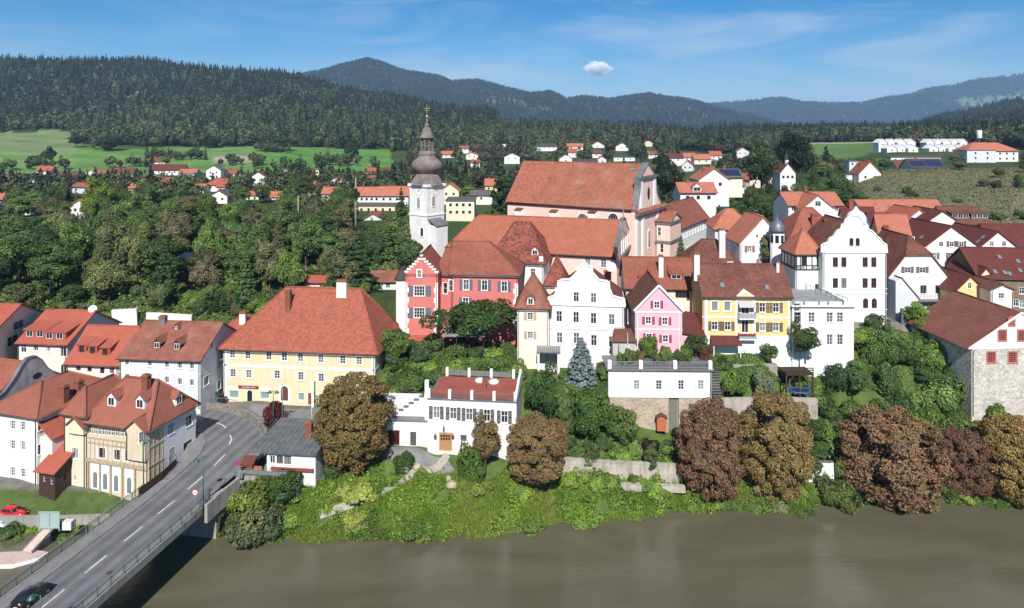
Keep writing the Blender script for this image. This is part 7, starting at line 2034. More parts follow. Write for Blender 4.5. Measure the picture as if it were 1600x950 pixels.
def tree(name,label,x,y,H,R_,kind,col,seed=0,group=None,cat='tree',z=None,rz=None):
    cm,tm=unit_tree(kind,seed)
    rd,hd=DIM[kind]
    sx=R_/rd;sz=H/hd
    z=gz(x,y)if z is None else z
    r=empty(name,(x,y,z),rz if rz is not None else random.uniform(0,6.28),label,cat,group)
    c=link('crown',cm,r,scale=(sx,sx,sz));c.color=(*col,1)
    t_=link('trunk',tm,r,scale=(sx,sx,sz))
    return r
G1,G2,G3,G4,G5=(0.090,0.138,0.036),(0.066,0.104,0.032),(0.125,0.190,0.040),(0.046,0.074,0.028),(0.108,0.124,0.050)
def ptree(label,px,Y,ptop,pbot,rpx,kind,col,seed=0,name='tree',z=None,**kw):
    x=xat(px,Y);zb=zat(pbot,Y)if z is None else z
    return tree(name,label,x,Y,zat(ptop,Y)-zb,rpx/F*Y,kind,col,seed,z=zb,**kw)
# chestnuts along the river
ptree('big round olive-brown chestnut tree in front of the yellow house',553,103.5,576,744,64,'chestnut',(0.195,0.128,0.055),1,'chestnut_tree')
ptree('round clipped brown chestnut tree right of the restaurant',838,101,641,768,51,'chestnut',(0.225,0.140,0.075),2,'chestnut_tree')
ptree('slim brown-green tree in front of the restaurant corner',758,102.3,648,742,25,'tall',(0.170,0.125,0.055),1,'chestnut_tree')
ptree('tall dark reddish-brown chestnut tree below the white annex',1110,102.8,618,800,56,'chestnut',(0.200,0.108,0.068),3,'chestnut_tree')
ptree('golden-brown chestnut tree beside the dark reddish one',1212,104.2,608,796,62,'chestnut',(0.235,0.155,0.068),4,'chestnut_tree')
ptree('widest copper-brown chestnut tree right of the white river wall',1394,104,630,806,80,'chestnut',(0.245,0.140,0.085),1,'chestnut_tree',rz=2.0)
ptree('small dark maroon tree between the copper and golden trees',1504,105,660,795,46,'chestnut',(0.170,0.084,0.062),2,'chestnut_tree',rz=1.2)
ptree('golden yellow-brown chestnut tree at the right picture edge',1586,103.5,645,806,62,'chestnut',(0.28,0.175,0.068),3,'chestnut_tree',rz=3.0)
# garden trees of the town
ptree('spreading dark green tree in front of the pink hall',741,129,472,562,72,'umbrella',(0.045,0.085,0.022),1,'garden_tree')
ptree('blue spruce in front of the white baroque house',908,115.5,527,600,27,'spruce',(0.20,0.25,0.25),1,'blue_spruce')
ptree('dark ivy-green round tree right of the restaurant roof',846,111,568,665,29,'broad',(0.050,0.095,0.028),1,'garden_tree')
ptree('bushy green tree left of the annex stone base',922,109,602,705,33,'broad',(0.070,0.125,0.030),2,'garden_tree')
ptree('leafy green tree against the annex stone base',968,108.5,628,712,30,'broad',(0.095,0.150,0.036),3,'garden_tree')
ptree('pale green slender tree right of the round ivy tree',882,110,608,700,15,'tall',(0.12,0.16,0.055),2,'garden_tree')
ptree('young thin tree in front of the old river wall',926,104.8,690,748,14,'tall',(0.08,0.12,0.04),1,'garden_tree')
ptree('second young thin tree in front of the old river wall',1018,104.6,690,752,13,'tall',(0.085,0.12,0.045),2,'garden_tree')
ptree('dark purple shrub above the old river wall',1018,107,686,712,14,'shrub',(0.035,0.012,0.014),1,'garden_shrub',cat='shrub')
ptree('palm-like light green shrub on the annex terrace',1014,117.5,527,560,17,'shrub',(0.11,0.17,0.04),2,'garden_shrub',cat='shrub')
ptree('dark mixed shrub right on the annex terrace',1088,117,520,562,20,'broad',(0.06,0.085,0.03),3,'garden_shrub',cat='shrub')
ptree('red-brown shrub at the right end of the annex terrace',1102,116,535,566,10,'shrub',(0.16,0.07,0.04),1,'garden_shrub',cat='shrub')
for i,(px,pt,pb_,rp,c)in enumerate([(985,545,568,12,G1),(1000,548,566,9,(0.16,0.12,0.05)),(1040,540,566,13,G3),(1058,546,567,10,G2),(1072,540,566,13,G1),(970,550,568,8,G3),(1028,552,567,8,(0.13,0.15,0.06))]):
    ptree('potted shrub on the annex terrace, %s from left'%['third','fourth','sixth','seventh','eighth','second','fifth'][i],px,114.6,pt,pb_,rp,'shrub',c,1+i%3,'terrace_shrub',cat='shrub')
ptree('silvery olive bush above the pale garden wall',1192,113.5,572,622,20,'shrub',(0.17,0.20,0.12),1,'garden_shrub',cat='shrub')
ptree('bright green bush beside the garden stairs',1147,113.3,575,622,21,'shrub',(0.12,0.19,0.04),3,'garden_shrub',cat='shrub')
ptree('dark green bush under the ochre house porch',1131,117,560,590,16,'shrub',(0.05,0.085,0.03),2,'garden_shrub',cat='shrub')
ptree('green bush in front of the ochre house terrace',1202,117.5,535,562,15,'shrub',(0.10,0.15,0.05),1,'garden_shrub',cat='shrub')
ptree('bushy tree before the mint white house',1258,117.5,505,562,24,'broad',(0.065,0.095,0.032),1,'garden_tree')
ptree('leafy tree at the foot of the tall scroll gable',1368,126,488,545,22,'broad',(0.065,0.095,0.03),2,'garden_tree')
ptree('light green tree behind the dormer houses',1200,147,366,425,13,'tall',(0.12,0.15,0.06),3,'garden_tree')
ptree('small conifer left of the weathered hip roof',1064,150,366,410,10,'conifer',(0.10,0.13,0.06),1,'garden_tree')
ptree('grey-green spruce beside the convent roof',1124,185,320,362,14,'conifer',(0.07,0.09,0.075),2,'garden_tree')
ptree('dark red maple beside the yellow house steps',428,113.5,628,672,20,'shrub',(0.10,0.022,0.028),2,'japanese_maple')
ptree('fig-like light green tree right of the yellow house',618,124,512,575,32,'broad',(0.105,0.165,0.036),1,'garden_tree')
ptree('big dark cedar behind the yellow house',548,152,380,458,46,'cedar',(0.042,0.080,0.036),1,'cedar_tree')
ptree('tall dark cypress left of the church roof',782,188,256,400,20,'cypress',(0.036,0.062,0.028),1,'cypress_tree')
ptree('very tall dark green tree left of the chapel',1190,290,221,312,27,'broad',(0.050,0.066,0.024),2,'tall_tree')
ptree('huge blackish tree behind the chapel',1242,335,202,300,29,'broad',(0.018,0.024,0.014),3,'tall_tree')
ptree('dark round tree right of the church gable',1041,260,243,320,23,'broad',(0.026,0.042,0.022),1,'tall_tree')
ptree('bright yellow-green plane tree in the left wood',157,262,276,345,26,'broad',(0.14,0.20,0.030),1,'plane_tree')
ptree('second bright green plane tree lower in the left wood',143,250,302,362,17,'broad',(0.13,0.20,0.032),2,'plane_tree')
ptree('dark broad conifer in the middle of the left wood',214,205,308,398,30,'conifer',(0.050,0.076,0.028),1,'spruce_tree')
ptree('pale jade-green conifer in the left wood',247,212,322,385,13,'conifer',(0.085,0.140,0.070),2,'spruce_tree')
ptree('slim yellow-green conifer beside the garden turret',125,200,342,392,9,'conifer',(0.12,0.15,0.035),3,'spruce_tree')
ptree('tall pointed conifer left of the church tower',627,200,292,372,14,'conifer',(0.05,0.075,0.03),1,'spruce_tree')
ptree('small light green cone tree left of the tower base',581,188,340,385,12,'conifer',(0.10,0.15,0.035),3,'spruce_tree')
ptree('white-blossoming shrub in the left wood',70,195,383,410,15,'shrub',(0.42,0.44,0.34),1,'blossom_shrub',cat='shrub')
ptree('yellow-green shrub at the left wood edge',32,150,452,478,9,'shrub',(0.20,0.22,0.03),2,'garden_shrub',cat='shrub')
for i,(px,pt,pb_)in enumerate(((338,462,488),(350,455,488),(360,464,490),(372,458,492),(330,470,492))):
    ptree(['dark thuja column at the slope above the lavender house, first from left','tall thuja column above the lavender house','thuja column between two others above the lavender house','blue-green thuja column right above the lavender house','shortest thuja column above the lavender house'][i],px,142,pt,pb_,6,'cypress',(0.035+0.02*(i%3),0.07+0.02*(i%2),0.03),1,'thuja')
for i,(px,pt)in enumerate(((466,282),(476,275),(483,286),(556,320))):
    r=ptree(['tall bare-trunked poplar, leftmost of the poplar group','tallest bare-trunked poplar in the left wood','bare-trunked poplar right in the group','lone pale bare trunk right of the poplar group'][i],px,235,pt,362,9,'tall',(0.06,0.085,0.035),1+i%3,'poplar_tree')
    mb=MB();mb.tube([(0,0,-1),(0.1,0,8),(0,0.1,16)],[0.38,0.33,0.2],7)
    for ch in r.children:
        if ch.name.startswith('trunk'):ch.data=mb.mesh('trunk',PBARK);ch.scale=(1,1,1.15)
        else:ch.scale=(ch.scale[0],ch.scale[1],ch.scale[2]*0.62);ch.location.z=9.5
# meadow trees
for i,(px,py,Y,H,R_,lb)in enumerate([(79,259,640,16,7,'lone dark tree in the middle of the left meadow'),(119,241,780,16,9,'meadow tree at the forest edge left'),(172,240,760,17,15,'broad dark tree clump at the meadow edge'),(330,232,790,16,12,'tree clump at the upper meadow edge'),(425,243,760,17,14,'dark tree clump splitting the meadow'),(445,243,765,15,11,'right half of the dark clump splitting the meadow'),(553,252,720,22,9,'tall tree in the right meadow')]):
    tree('meadow_tree',lb,xat(px,Y),Y,H,R_,'broad',(0.040,0.058,0.026),1+i%3)

# ---------------------------------------------------------------- scattered wood: individuals
def blocked(px,y,ztop,rpx=4):
    pt=HY+(CZ-ztop)*F/y
    for(p0,p1,pe,pb,Y,d)in FARH:
        if p0-rpx<px<p1+rpx and((y<Y and pt<pe+0.55*(pb-pe))or abs(y-Y-d/2)<d):return True
    return False
SEEN=[]
MADE=[]
def shade_word(c):
    v=sum(c);r=c[0]/max(c[1],1e-6)
    return('brownish' if r>0.95 else 'olive' if r>0.82 and v>0.2 else 'dark green' if v<0.20 else 'bright green' if v>0.33 else 'mid-green')
KW={'broad':'round-crowned','tall':'slender','conifer':'pointed conifer','shrub':'bushy'}
def scatter(n,pxr,yr,spacing,label,group,name,kinds,cols,hr,rr,lim=None,seed=1,cat='tree',avoid=None):
    rg=np.random.default_rng(seed);made=0
    for _ in range(n*12):
        if made>=n:break
        y=math.sqrt(rg.uniform(yr[0]**2,yr[1]**2));px=rg.uniform(*pxr);x=xat(px,y)
        if any((x-a)**2+(y-b_)**2<(spacing*(0.75+0.5*c))**2 for a,b_,c in SEEN):continue
        if avoid and avoid(px,x,y):continue
        H=rg.uniform(*hr);z=gz(x,y)
        if lim:H=min(H,CZ-(lim(px)-HY)*y/F-z)
        if H<hr[0]*0.45:continue
        R_=rg.uniform(*rr)*(H/(0.5*(hr[0]+hr[1])))**0.6
        if blocked(px,y,z+H):continue
        k=kinds[rg.integers(0,len(kinds))];c=np.array(cols[rg.integers(0,len(cols))])*rg.uniform(0.9,1.65)
        if k=='conifer':R_*=0.62;H*=1.15
        rt=tree(name,label,x,y,H,R_,k,tuple(c),int(rg.integers(1,4)),group,cat,z=z-0.2)
        MADE.append((rt,px,y,'%s %s %s %s'%('tall' if H>0.5*(hr[0]+hr[1])else 'low',shade_word(c),KW[k],label)))
        SEEN.append((x,y,rg.uniform(0,1)));made+=1
    return made
lim_left=lambda px:float(np.interp(px,[-50,60,120,160,250,330,420,480,520,560,640],[300,288,285,280,288,292,286,280,284,300,300]))
wood_cols=[G2,G2,G4,G1,G5,(0.09,0.092,0.045),(0.078,0.125,0.038),(0.115,0.098,0.058),G1,G2]
av=lambda px,x,y:(560<px<632 and y<172)or(470<px<515 and y<163)or(590<px and y<150)
scatter(150,(-40,640),(150,240),6.2,'tree in the wood behind the yellow house','trees of the left wood','wood_tree',['broad','broad','tall','broad','conifer'],wood_cols,(8,15),(3.2,5.6),lim_left,5,avoid=av)
scatter(110,(-40,640),(235,340),7.5,'tree before the far meadow','trees of the valley wood','valley_tree',['broad','tall','broad','conifer'],wood_cols,(7,14),(3.5,6.0),lim_left,6)
scatter(70,(-30,620),(137,165),4.2,'bush behind the left houses','bushes of the garden slope','slope_bush',['shrub','shrub','broad'],[G1,G3,G5,G2,(0.10,0.12,0.05)],(2.5,5.5),(1.8,3.2),lambda px:440,7,'bush',avoid=lambda px,x,y:(165<px<305 and y<145)or(465<px<512 and y<162)or(570<px)or(300<px<400 and y<141))
lim_mid=lambda px:float(np.interp(px,[640,700,780,800,1020,1030,1080,1130,1200,1260,1340,1600],[262,255,262,264,264,262,262,255,248,258,262,290]))
scatter(70,(1030,1330),(190,330),7.5,'tree above the old town','trees above the old town','town_tree',['broad','tall','conifer','broad'],[G2,G4,G1,(0.06,0.08,0.03)],(6,13),(2.8,5),lim_mid,8,avoid=lambda px,x,y:y<205 and 1225<px<1330 or(1040<px<1120 and y<225))
scatter(26,(690,1030),(205,420),9,'tree behind the church','trees behind the church','garden_tree',['broad','tall','conifer'],[G2,G1,G4],(7,12),(3.5,5),lim_mid,9)
scatter(46,(1260,1640),(300,560),9,'tree among the hill houses','trees among the hill houses','hill_tree',['broad','broad','tall'],[G2,G1,G5,(0.10,0.09,0.035)],(5,10),(3,5),lambda px:246 if px<1400 else 236,10,avoid=lambda px,x,y:(1240<px<1400 and y>560))
scatter(26,(1335,1620),(210,300),7,'bush on the dry slope','bushes on the dry slope','slope_bush',['shrub'],[G4,(0.06,0.07,0.035),G2],(1.6,3.4),(1.6,3.2),None,11,'bush',avoid=lambda px,x,y:y<215)
# steep planted slope on the right and gardens above the river
scatter(78,(1262,1530),(104.5,131),2.4,'shrub left of the barn','shrubs of the right slope','slope_shrub',['shrub','shrub','broad'],[G2,G1,G4,G3,(0.06,0.10,0.03)],(3.0,6.0),(1.9,3.2),None,12,'shrub',avoid=lambda px,x,y:(1285<px<1420 and y>126.5)or(px<1340 and 117<y)or(px>1498 and y>112)or(px<1330 and y<105.5)or(px>1440 and y<106))
scatter(12,(1530,1640),(104.5,112),2.6,'shrub below the barn wall','shrubs below the barn','slope_shrub',['shrub'],[G2,G1,(0.13,0.14,0.08)],(2.0,3.4),(1.6,2.4),None,13,'shrub')
scatter(44,(598,812),(109,134),2.6,'shrub below the pink hall','shrubs below the pink hall','garden_shrub',['shrub','shrub','broad'],[G1,G3,G2,G4],(1.6,3.6),(1.5,2.6),None,14,'shrub',avoid=lambda px,x,y:(655<px and y<117.5)or(px<668 and y<115)or(640<px<810 and y>131)or(px<612 and y<122))
scatter(34,(868,1062),(105.5,118),2.1,'shrub below the annex','shrubs below the annex','garden_shrub',['shrub'],[G1,G3,G2,(0.13,0.17,0.06)],(1.4,2.8),(1.2,2.0),None,15,'shrub',avoid=lambda px,x,y:(945<px and y>109.5)or(860<px<940 and y>117))
scatter(12,(1240,1340),(116,119.4),1.6,'bush before the mint house','hedge bushes before the mint house','hedge_bush',['shrub'],[G3,(0.12,0.18,0.04)],(1.5,2.2),(1.4,2.0),None,16,'bush')
scatter(14,(-30,180),(93.6,95.6),1.5,'bush left of the bridge','bushes left of the bridge','bank_bush',['shrub'],[G2,G1,G3],(1.2,2.3),(1.2,1.9),None,17,'bush',avoid=lambda px,x,y:30<px<95)
ptree('large grey-green bush hanging into the water beside the bridge',402,93.8,790,852,48,'shrub',(0.105,0.125,0.055),3,'bank_bush',cat='bush')
ptree('yellow-green bush above the grey one beside the bridge',392,96,757,812,40,'shrub',(0.13,0.18,0.04),2,'bank_bush',cat='bush')
ptree('bush hanging over the river between the right trees',1312,102.5,748,798,36,'shrub',(0.085,0.115,0.035),1,'bank_bush',cat='bush')
ptree('dense green bush against the bridge abutment',358,95.5,785,838,24,'shrub',(0.09,0.125,0.04),1,'bank_bush',cat='bush')
ptree('green bush right of the white hut',520,101.5,718,765,17,'shrub',(0.07,0.115,0.03),1,'bank_bush',cat='bush')
ptree('round bush on the lawn before the restaurant',632,103.5,708,740,21,'shrub',(0.06,0.105,0.03),2,'garden_shrub',cat='shrub')
ptree('ivy-covered column of green below the restaurant corner',735,102.5,690,765,27,'shrub',(0.085,0.14,0.03),3,'garden_shrub',cat='shrub')
ptree('ivy mass on the hut terrace wall',440,98.2,738,775,42,'shrub',(0.06,0.11,0.028),2,'ivy_bush',cat='bush')

scatter(9,(440,1060),(93.2,102),3.4,'bush on the river bank','bushes of the river bank','bank_bush',['shrub'],[G3,(0.16,0.22,0.045),(0.20,0.24,0.06)],(1.2,2.6),(1.2,3.0),None,21,'bush',avoid=lambda px,x,y:y<bank_y(x)-0.6 or y>bank_y(x)+6.0)
scatter(26,(1060,1640),(98,106),2.2,'bush at the foot of the brown trees','bushes below the brown trees','bank_bush',['shrub'],[G1,G3,(0.16,0.22,0.045),G2,(0.13,0.15,0.07)],(1.2,2.4),(1.1,2.0),None,22,'bush',avoid=lambda px,x,y:y<bank_y(x)-0.5 or y>bank_y(x)+2.6)
scatter(10,(1495,1640),(109,113),2.0,'bush before the barn wall','bushes before the barn','slope_shrub',['shrub','broad'],[G1,G2,G3],(3.0,5.0),(1.8,2.6),None,23,'bush')
scatter(7,(880,1062),(102.2,103.8),1.9,'bush hiding the foot of the old river wall','bushes before the river wall','bank_bush',['shrub'],[G1,G3,(0.16,0.22,0.045)],(1.4,2.6),(1.0,1.8),None,24,'bush')
# labels: same-looking neighbours are told apart by their order across the picture
ORD=['first','second','third','fourth','fifth','sixth','seventh','eighth','ninth','tenth','eleventh','twelfth','thirteenth','fourteenth','fifteenth','sixteenth','seventeenth','eighteenth','nineteenth','twentieth']
by={}
for it in MADE:by.setdefault(it[3],[]).append(it)
for lb,its in by.items():
    its.sort(key=lambda t:t[1])
    for i,it in enumerate(its):
        o_=ORD[i]if i<20 else '%dth'%(i+1)
        it[0]['label']=lb if len(its)==1 else '%s, %s from left'%(lb,o_)
# ---------------------------------------------------------------- undergrowth on the banks (nobody could count it)
def undergrowth(name,label,sampler,n,size,hgt,tones,seed,blade=False):
    rg=np.random.default_rng(seed)
    x,y=sampler(rg,n)
    z=ground(x,y)
    can=hgt*np.clip(0.5+1.6*fbm(x,y,seed+5,4,0.45),0.08,1.7)
    zz=z+can*rg.uniform(0.25,1.0,len(x))**0.6
    pos=np.stack([x,y,zz],1)
    e=0.4
    gx_=(fbm(x+e,y,seed+5,4,0.45)-fbm(x-e,y,seed+5,4,0.45))*hgt/(2*e)*0.9;gy_=(fbm(x,y+e,seed+5,4,0.45)-fbm(x,y-e,seed+5,4,0.45))*hgt/(2*e)*0.9
    nr=unit(np.stack([-gx_,-gy_-0.7,np.ones(len(x))],1))
    if blade:
        nb_=len(x);h_=size*rg.uniform(0.6,1.5,nb_);w_=0.05+0.03*rg.uniform(0,1,nb_);a_=rg.uniform(0,3.14,nb_);dx_,dy_=np.cos(a_)*w_,np.sin(a_)*w_
        lx,ly=rg.normal(0,0.3,nb_)*h_,rg.normal(-0.12,0.3,nb_)*h_;b0_=np.stack([x,y,z-0.05],1)
        tp=b0_+np.stack([lx,ly,h_],1);md_=b0_+np.stack([lx*0.35,ly*0.35,h_*0.6],1);dd_=np.stack([dx_,dy_,0*dx_],1)
        v=np.stack([b0_-dd_,b0_+dd_,md_+dd_,tp,md_-dd_],1).reshape(-1,3);f=np.arange(5*nb_).reshape(-1,5)
    else:v,f=quads(pos,nr,size*rg.uniform(0.4,1.5,len(x)),rg,0.5)
    pt=fbm(x,y,seed+9,3,0.16)+rg.normal(0,0.25,len(x))
    ti=np.clip(((pt+0.7)/1.4*len(tones)).astype(int),0,len(tones)-1)
    tn=np.array(tones)[ti]*rg.uniform(0.72,1.3,len(x))[:,None]
    o=link(name,np_mesh(name,v,f,GLEAF,False,tn));tag(o,label,None,None,'stuff');return o
def off_path(x,y,w=0.85):
    k=np.ones(len(x),bool)
    for a,b_ in zip(pp[:-1],pp[1:]):
        L2=(b_.x-a.x)**2+(b_.y-a.y)**2;t_=np.clip(((x-a.x)*(b_.x-a.x)+(y-a.y)*(b_.y-a.y))/L2,0,1)
        dx_,dy_=x-a.x-t_*(b_.x-a.x),y-a.y-t_*(b_.y-a.y);k&=~((np.hypot(dx_,dy_)<w)|((np.abs(dx_)<1.2)&(dy_<0)&(dy_>-1.5)&(np.random.default_rng(1).uniform(0,1,len(x))<0.7)))
    return k&~(fbm(x,y,66,2,0.3)>0.52)
def bank_sampler(x0,x1,d0,d1):
    def f(rg,n):
        x=rg.uniform(x0,x1,n);y=bank_y(x)+rg.uniform(d0,d1,n)
        k=off_path(x,y);return x[k],y[k]
    return f
BT=[(0.075,0.13,0.026),(0.13,0.215,0.030),(0.18,0.29,0.034),(0.26,0.34,0.05),(0.12,0.175,0.036)]
undergrowth('bank_undergrowth','lush yellow-green weeds and brambles covering the river bank',bank_sampler(-38,27,-0.7,8.0),75000,0.15,1.5,BT,3)
undergrowth('bank_grass','tall bright grass on the river bank below the restaurant',bank_sampler(-38,6,-0.3,8.0),70000,0.85,1.0,[(0.12,0.20,0.032),(0.16,0.27,0.036),(0.21,0.30,0.045),(0.27,0.30,0.08)],31,True)
undergrowth('bank_grass','grass tufts along the right river bank',bank_sampler(6,86,-0.2,4.0),40000,0.6,1.0,[(0.12,0.20,0.034),(0.17,0.26,0.04),(0.23,0.27,0.07)],32,True)
undergrowth('bank_undergrowth','green undergrowth along the foot of the brown trees',bank_sampler(27,86,-0.6,3.6),32000,0.16,1.3,BT[:3]+[(0.10,0.13,0.04)],4)
undergrowth('bank_undergrowth','low greenery at the river edge left of the bridge',bank_sampler(-84,-52,-0.3,1.2),6000,0.2,0.9,BT[:3],5)
def box_sampler(px0,px1,y0,y1,excl=None):
    def f(rg,n):
        y=rg.uniform(y0,y1,n);x=(rg.uniform(px0,px1,n)-PX0)/F*y
        if excl is not None:
            k=~excl(PX0+F*x/y,x,y);x,y=x[k],y[k]
        return x,y
    return f
GT=[(0.055,0.09,0.028),(0.09,0.14,0.036),(0.125,0.18,0.042),(0.15,0.20,0.055)]
undergrowth('slope_greenery','ivy and low greenery covering the right slope',box_sampler(1262,1545,104,128,lambda p,x,y:((p>1500)&(y>111.5))|((p<1345)&(y>119.5))|((p<1300)&(y>111)&(y<114))),46000,0.19,0.9,GT,6)
undergrowth('slope_greenery','grass and ground cover in the gardens below the pink hall',box_sampler(598,815,100.5,134,lambda p,x,y:((p>600)&(p<812)&(y>103)&(y<115.5))|((p>690)&(p<730)&(y<107))),22000,0.22,0.6,GT,7)
undergrowth('slope_greenery','ground cover on the terraces below the annex and spruce',box_sampler(820,1110,104.8,120,lambda p,x,y:((p>948)&(y>110))|((p<862)&(y>117))),24000,0.22,0.7,GT,8)
undergrowth('slope_greenery','ground cover around the deck and garden walls',box_sampler(1112,1300,105.5,119.5),14000,0.22,0.6,GT,9)
undergrowth('slope_greenery','grass and weeds around the white hut',box_sampler(395,600,96.5,105,lambda p,x,y:((p>410)&(p<515)&(y>98.6))|((p>430)&(y>106))),16000,0.22,0.8,BT[:3],10)
undergrowth('slope_greenery','scrubby ground cover of the left garden slope',box_sampler(-40,640,131,205,lambda p,x,y:((p>340)&(p<615)&(y<138))|((p>560)&(y<170))),46000,0.45,1.3,GT+[(0.14,0.15,0.06)],11)
undergrowth('dry_grass','dry tufted grass and scrub on the hillside behind the right town',box_sampler(1325,1660,205,345),30000,0.4,0.5,[(0.13,0.13,0.065),(0.155,0.15,0.08),(0.18,0.17,0.095),(0.11,0.125,0.055)],12)

# ---------------------------------------------------------------- far forests: point clouds instanced with a few tree meshes
fcol=bpy.data.collections.new('forest_sources')
def fsrc(nm,data):
    o=bpy.data.objects.new(nm,np_mesh(nm,*data[:2],FLEAF,False,data[2]));fcol.objects.link(o)
FB=((0.074,0.100,0.044),(0.060,0.084,0.038),(0.094,0.118,0.050));FC=((0.036,0.054,0.034),(0.029,0.046,0.030),(0.046,0.064,0.038))
for k in range(3):fsrc('a_broad%d'%k,blob_crown(50+k,4.6,6.5,5.2,16,420,0.95,FB,blob=(0.28,0.46)))
fsrc('b_autumn',blob_crown(57,4.6,6.5,5.2,16,420,0.95,((0.098,0.084,0.050),(0.080,0.080,0.044),(0.070,0.074,0.040)),blob=(0.28,0.46)))
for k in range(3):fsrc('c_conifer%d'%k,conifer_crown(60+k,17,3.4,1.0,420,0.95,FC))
fsrc('d_pale',blob_crown(58,4.4,7.5,6.0,16,420,0.95,((0.080,0.100,0.050),(0.098,0.114,0.060),(0.068,0.086,0.042)),blob=(0.28,0.46)))
def gn_group(colln):
    g=bpy.data.node_groups.new('forest_instances','GeometryNodeTree')
    g.interface.new_socket('Geometry',in_out='INPUT',socket_type='NodeSocketGeometry');g.interface.new_socket('Geometry',in_out='OUTPUT',socket_type='NodeSocketGeometry')
    i=g.nodes.new('NodeGroupInput');o=g.nodes.new('NodeGroupOutput');ip=g.nodes.new('GeometryNodeInstanceOnPoints');ci=g.nodes.new('GeometryNodeCollectionInfo')
    ci.inputs['Collection'].default_value=colln;ci.inputs['Separate Children'].default_value=True;ci.inputs['Reset Children'].default_value=True
    ip.inputs['Pick Instance'].default_value=True
    def attr(nm,ty):
        a=g.nodes.new('GeometryNodeInputNamedAttribute');a.data_type=ty;a.inputs['Name'].default_value=nm;return a.outputs['Attribute']
    g.links.new(i.outputs[0],ip.inputs['Points']);g.links.new(ci.outputs[0],ip.inputs['Instance']);g.links.new(attr('idx','INT'),ip.inputs['Instance Index'])
    g.links.new(attr('rot','FLOAT_VECTOR'),ip.inputs['Rotation']);g.links.new(attr('sc','FLOAT_VECTOR'),ip.inputs['Scale'])
    g.links.new(ip.outputs[0],o.inputs[0])
    return g
GN=gn_group(fcol)
def forest(name,label,x,y,sxy,sz,idx,rg):
    z=ground(x,y);n=len(x)
    me=bpy.data.meshes.new(name);me.vertices.add(n);me.vertices.foreach_set('co',np.stack([x,y,z-0.3],1).astype(np.float32).ravel())
    a=me.attributes.new('idx','INT','POINT');a.data.foreach_set('value',idx.astype(np.int32))
    a=me.attributes.new('rot','FLOAT_VECTOR','POINT');a.data.foreach_set('vector',np.stack([0*x,0*x,rg.uniform(0,6.28,n)],1).astype(np.float32).ravel())
    a=me.attributes.new('sc','FLOAT_VECTOR','POINT');a.data.foreach_set('vector',np.stack([sxy,sxy,sz],1).astype(np.float32).ravel())
    o=link(name,me);md=o.modifiers.new('instances','NODES');md.node_group=GN
    tag(o,label,None,None,'stuff');return o
def pick(rg,n,pc,pa,pd,x,y,grad=None):
    """broad-leaved, conifer (share pc), autumn, pale; mixes in stands"""
    st=fbm(x,y,91,3,1/130.0)
    u=rg.uniform(0,1,n)-st*0.45
    if grad:pc=np.interp(y,[grad[0],grad[1]],[0.05,pc])
    idx=rg.integers(0,3,n)
    idx=np.where(u<pc,4+rg.integers(0,3,n),idx);w=rg.uniform(0,1,n)
    idx=np.where((u>=pc)&(w<pa),3,idx);idx=np.where((u>=pc)&(w>1-pd),7,idx)
    return idx
def samp(rg,n,p0,p1,y0,y1):
    y=np.sqrt(rg.uniform(y0**2,y1**2,n));px=rg.uniform(p0,p1,n);return px,(px-PX0)/F*y,y
rg=np.random.default_rng(101)
def sight(px,x,y,h_):
    k=np.ones(len(x),bool);pt=HY+(CZ-ground(x,y)-h_)*F/y
    for(p0,p1,pe,pb,Y,d)in FARH:k&=~((px>p0-3)&(px<p1+3)&(((y<Y)&(y>Y-260)&(pt<pe+0.6*(pb-pe)))|((y>=Y)&(y<Y+d+5))))
    return k
# wooded hill left
px,x,y=samp(rg,30000,-420,780,780,1950)
lim=np.interp(px,[-500,108,118,150,300,420,605,625,800],[1010,1010,835,805,800,820,850,780,780])
rock=(fbm(x,y,133,3,1/70.0)>0.38)&(px>180)&(px<420)&(y>1050)&(y<1350)
k=(y>lim+6*rg.normal(0,1,len(y)))&~rock;px,x,y=px[k],x[k],y[k];n=len(x)
s=rg.uniform(0.6,1.6,n);forest('hill_forest','dense mixed forest covering the long hill on the left',x,y,s,s*rg.uniform(0.95,1.45,n),pick(rg,n,0.72,0.12,0.30,x,y,(820,1500)),rg)
# tree clumps and hedges in the meadow
cl=[(172,770,16,18),(330,800,10,14),(430,750,24,22),(245,690,14,16),(300,670,12,20),(553,720,6,9),(520,640,16,28),(380,620,12,25),(210,620,12,25),(60,590,14,40),(470,590,16,35)]
xs_=np.concatenate([xat(p,Y)+rg.normal(0,r_*0.55,n_)for p,Y,n_,r_ in cl]);ys_=np.concatenate([Y+rg.normal(0,r_*0.3,n_)for p,Y,n_,r_ in cl]);n=len(xs_);s=rg.uniform(0.5,1.0,n)
forest('meadow_trees','small tree clumps and hedges breaking up the left meadow',xs_,ys_,s,s*1.05,pick(rg,n,0.1,0.1,0.1,xs_,ys_),rg)
# valley woods in the middle
px,x,y=samp(rg,9500,618,1300,420,1420)
k=np.ones(len(x),bool)
for(p0,p1,pe,pb,Y,d)in FARH:k&=~((px>p0-5)&(px<p1+5)&(y>Y-95)&(y<Y+d+8))
k&=~((px>1225)&(px<1400)&(y>545)&(y<855));k&=~((px>1135)&(px<1185)&(y>355)&(y<455))
k&=~((y<780)&(fbm(x,y,55,2,1/60.0)>0.25));k&=~((px<640)&(y<860)&(y>480));k&=y>380
k&=sight(px,x,y,11.0);px,x,y=px[k],x[k],y[k];n=len(x)
cap=np.clip((CZ-(np.interp(px,[600,700,800,900,1000,1100,1200,1300],[190,180,180,184,186,202,202,205])-HY)*y/F-ground(x,y))/12.0,0.25,1.3)
cap=np.where(y<640,np.minimum(cap,np.clip((CZ-(np.where(px<1030,258,240)-HY)*y/F-ground(x,y))/12.0,0.2,1.3)),cap)
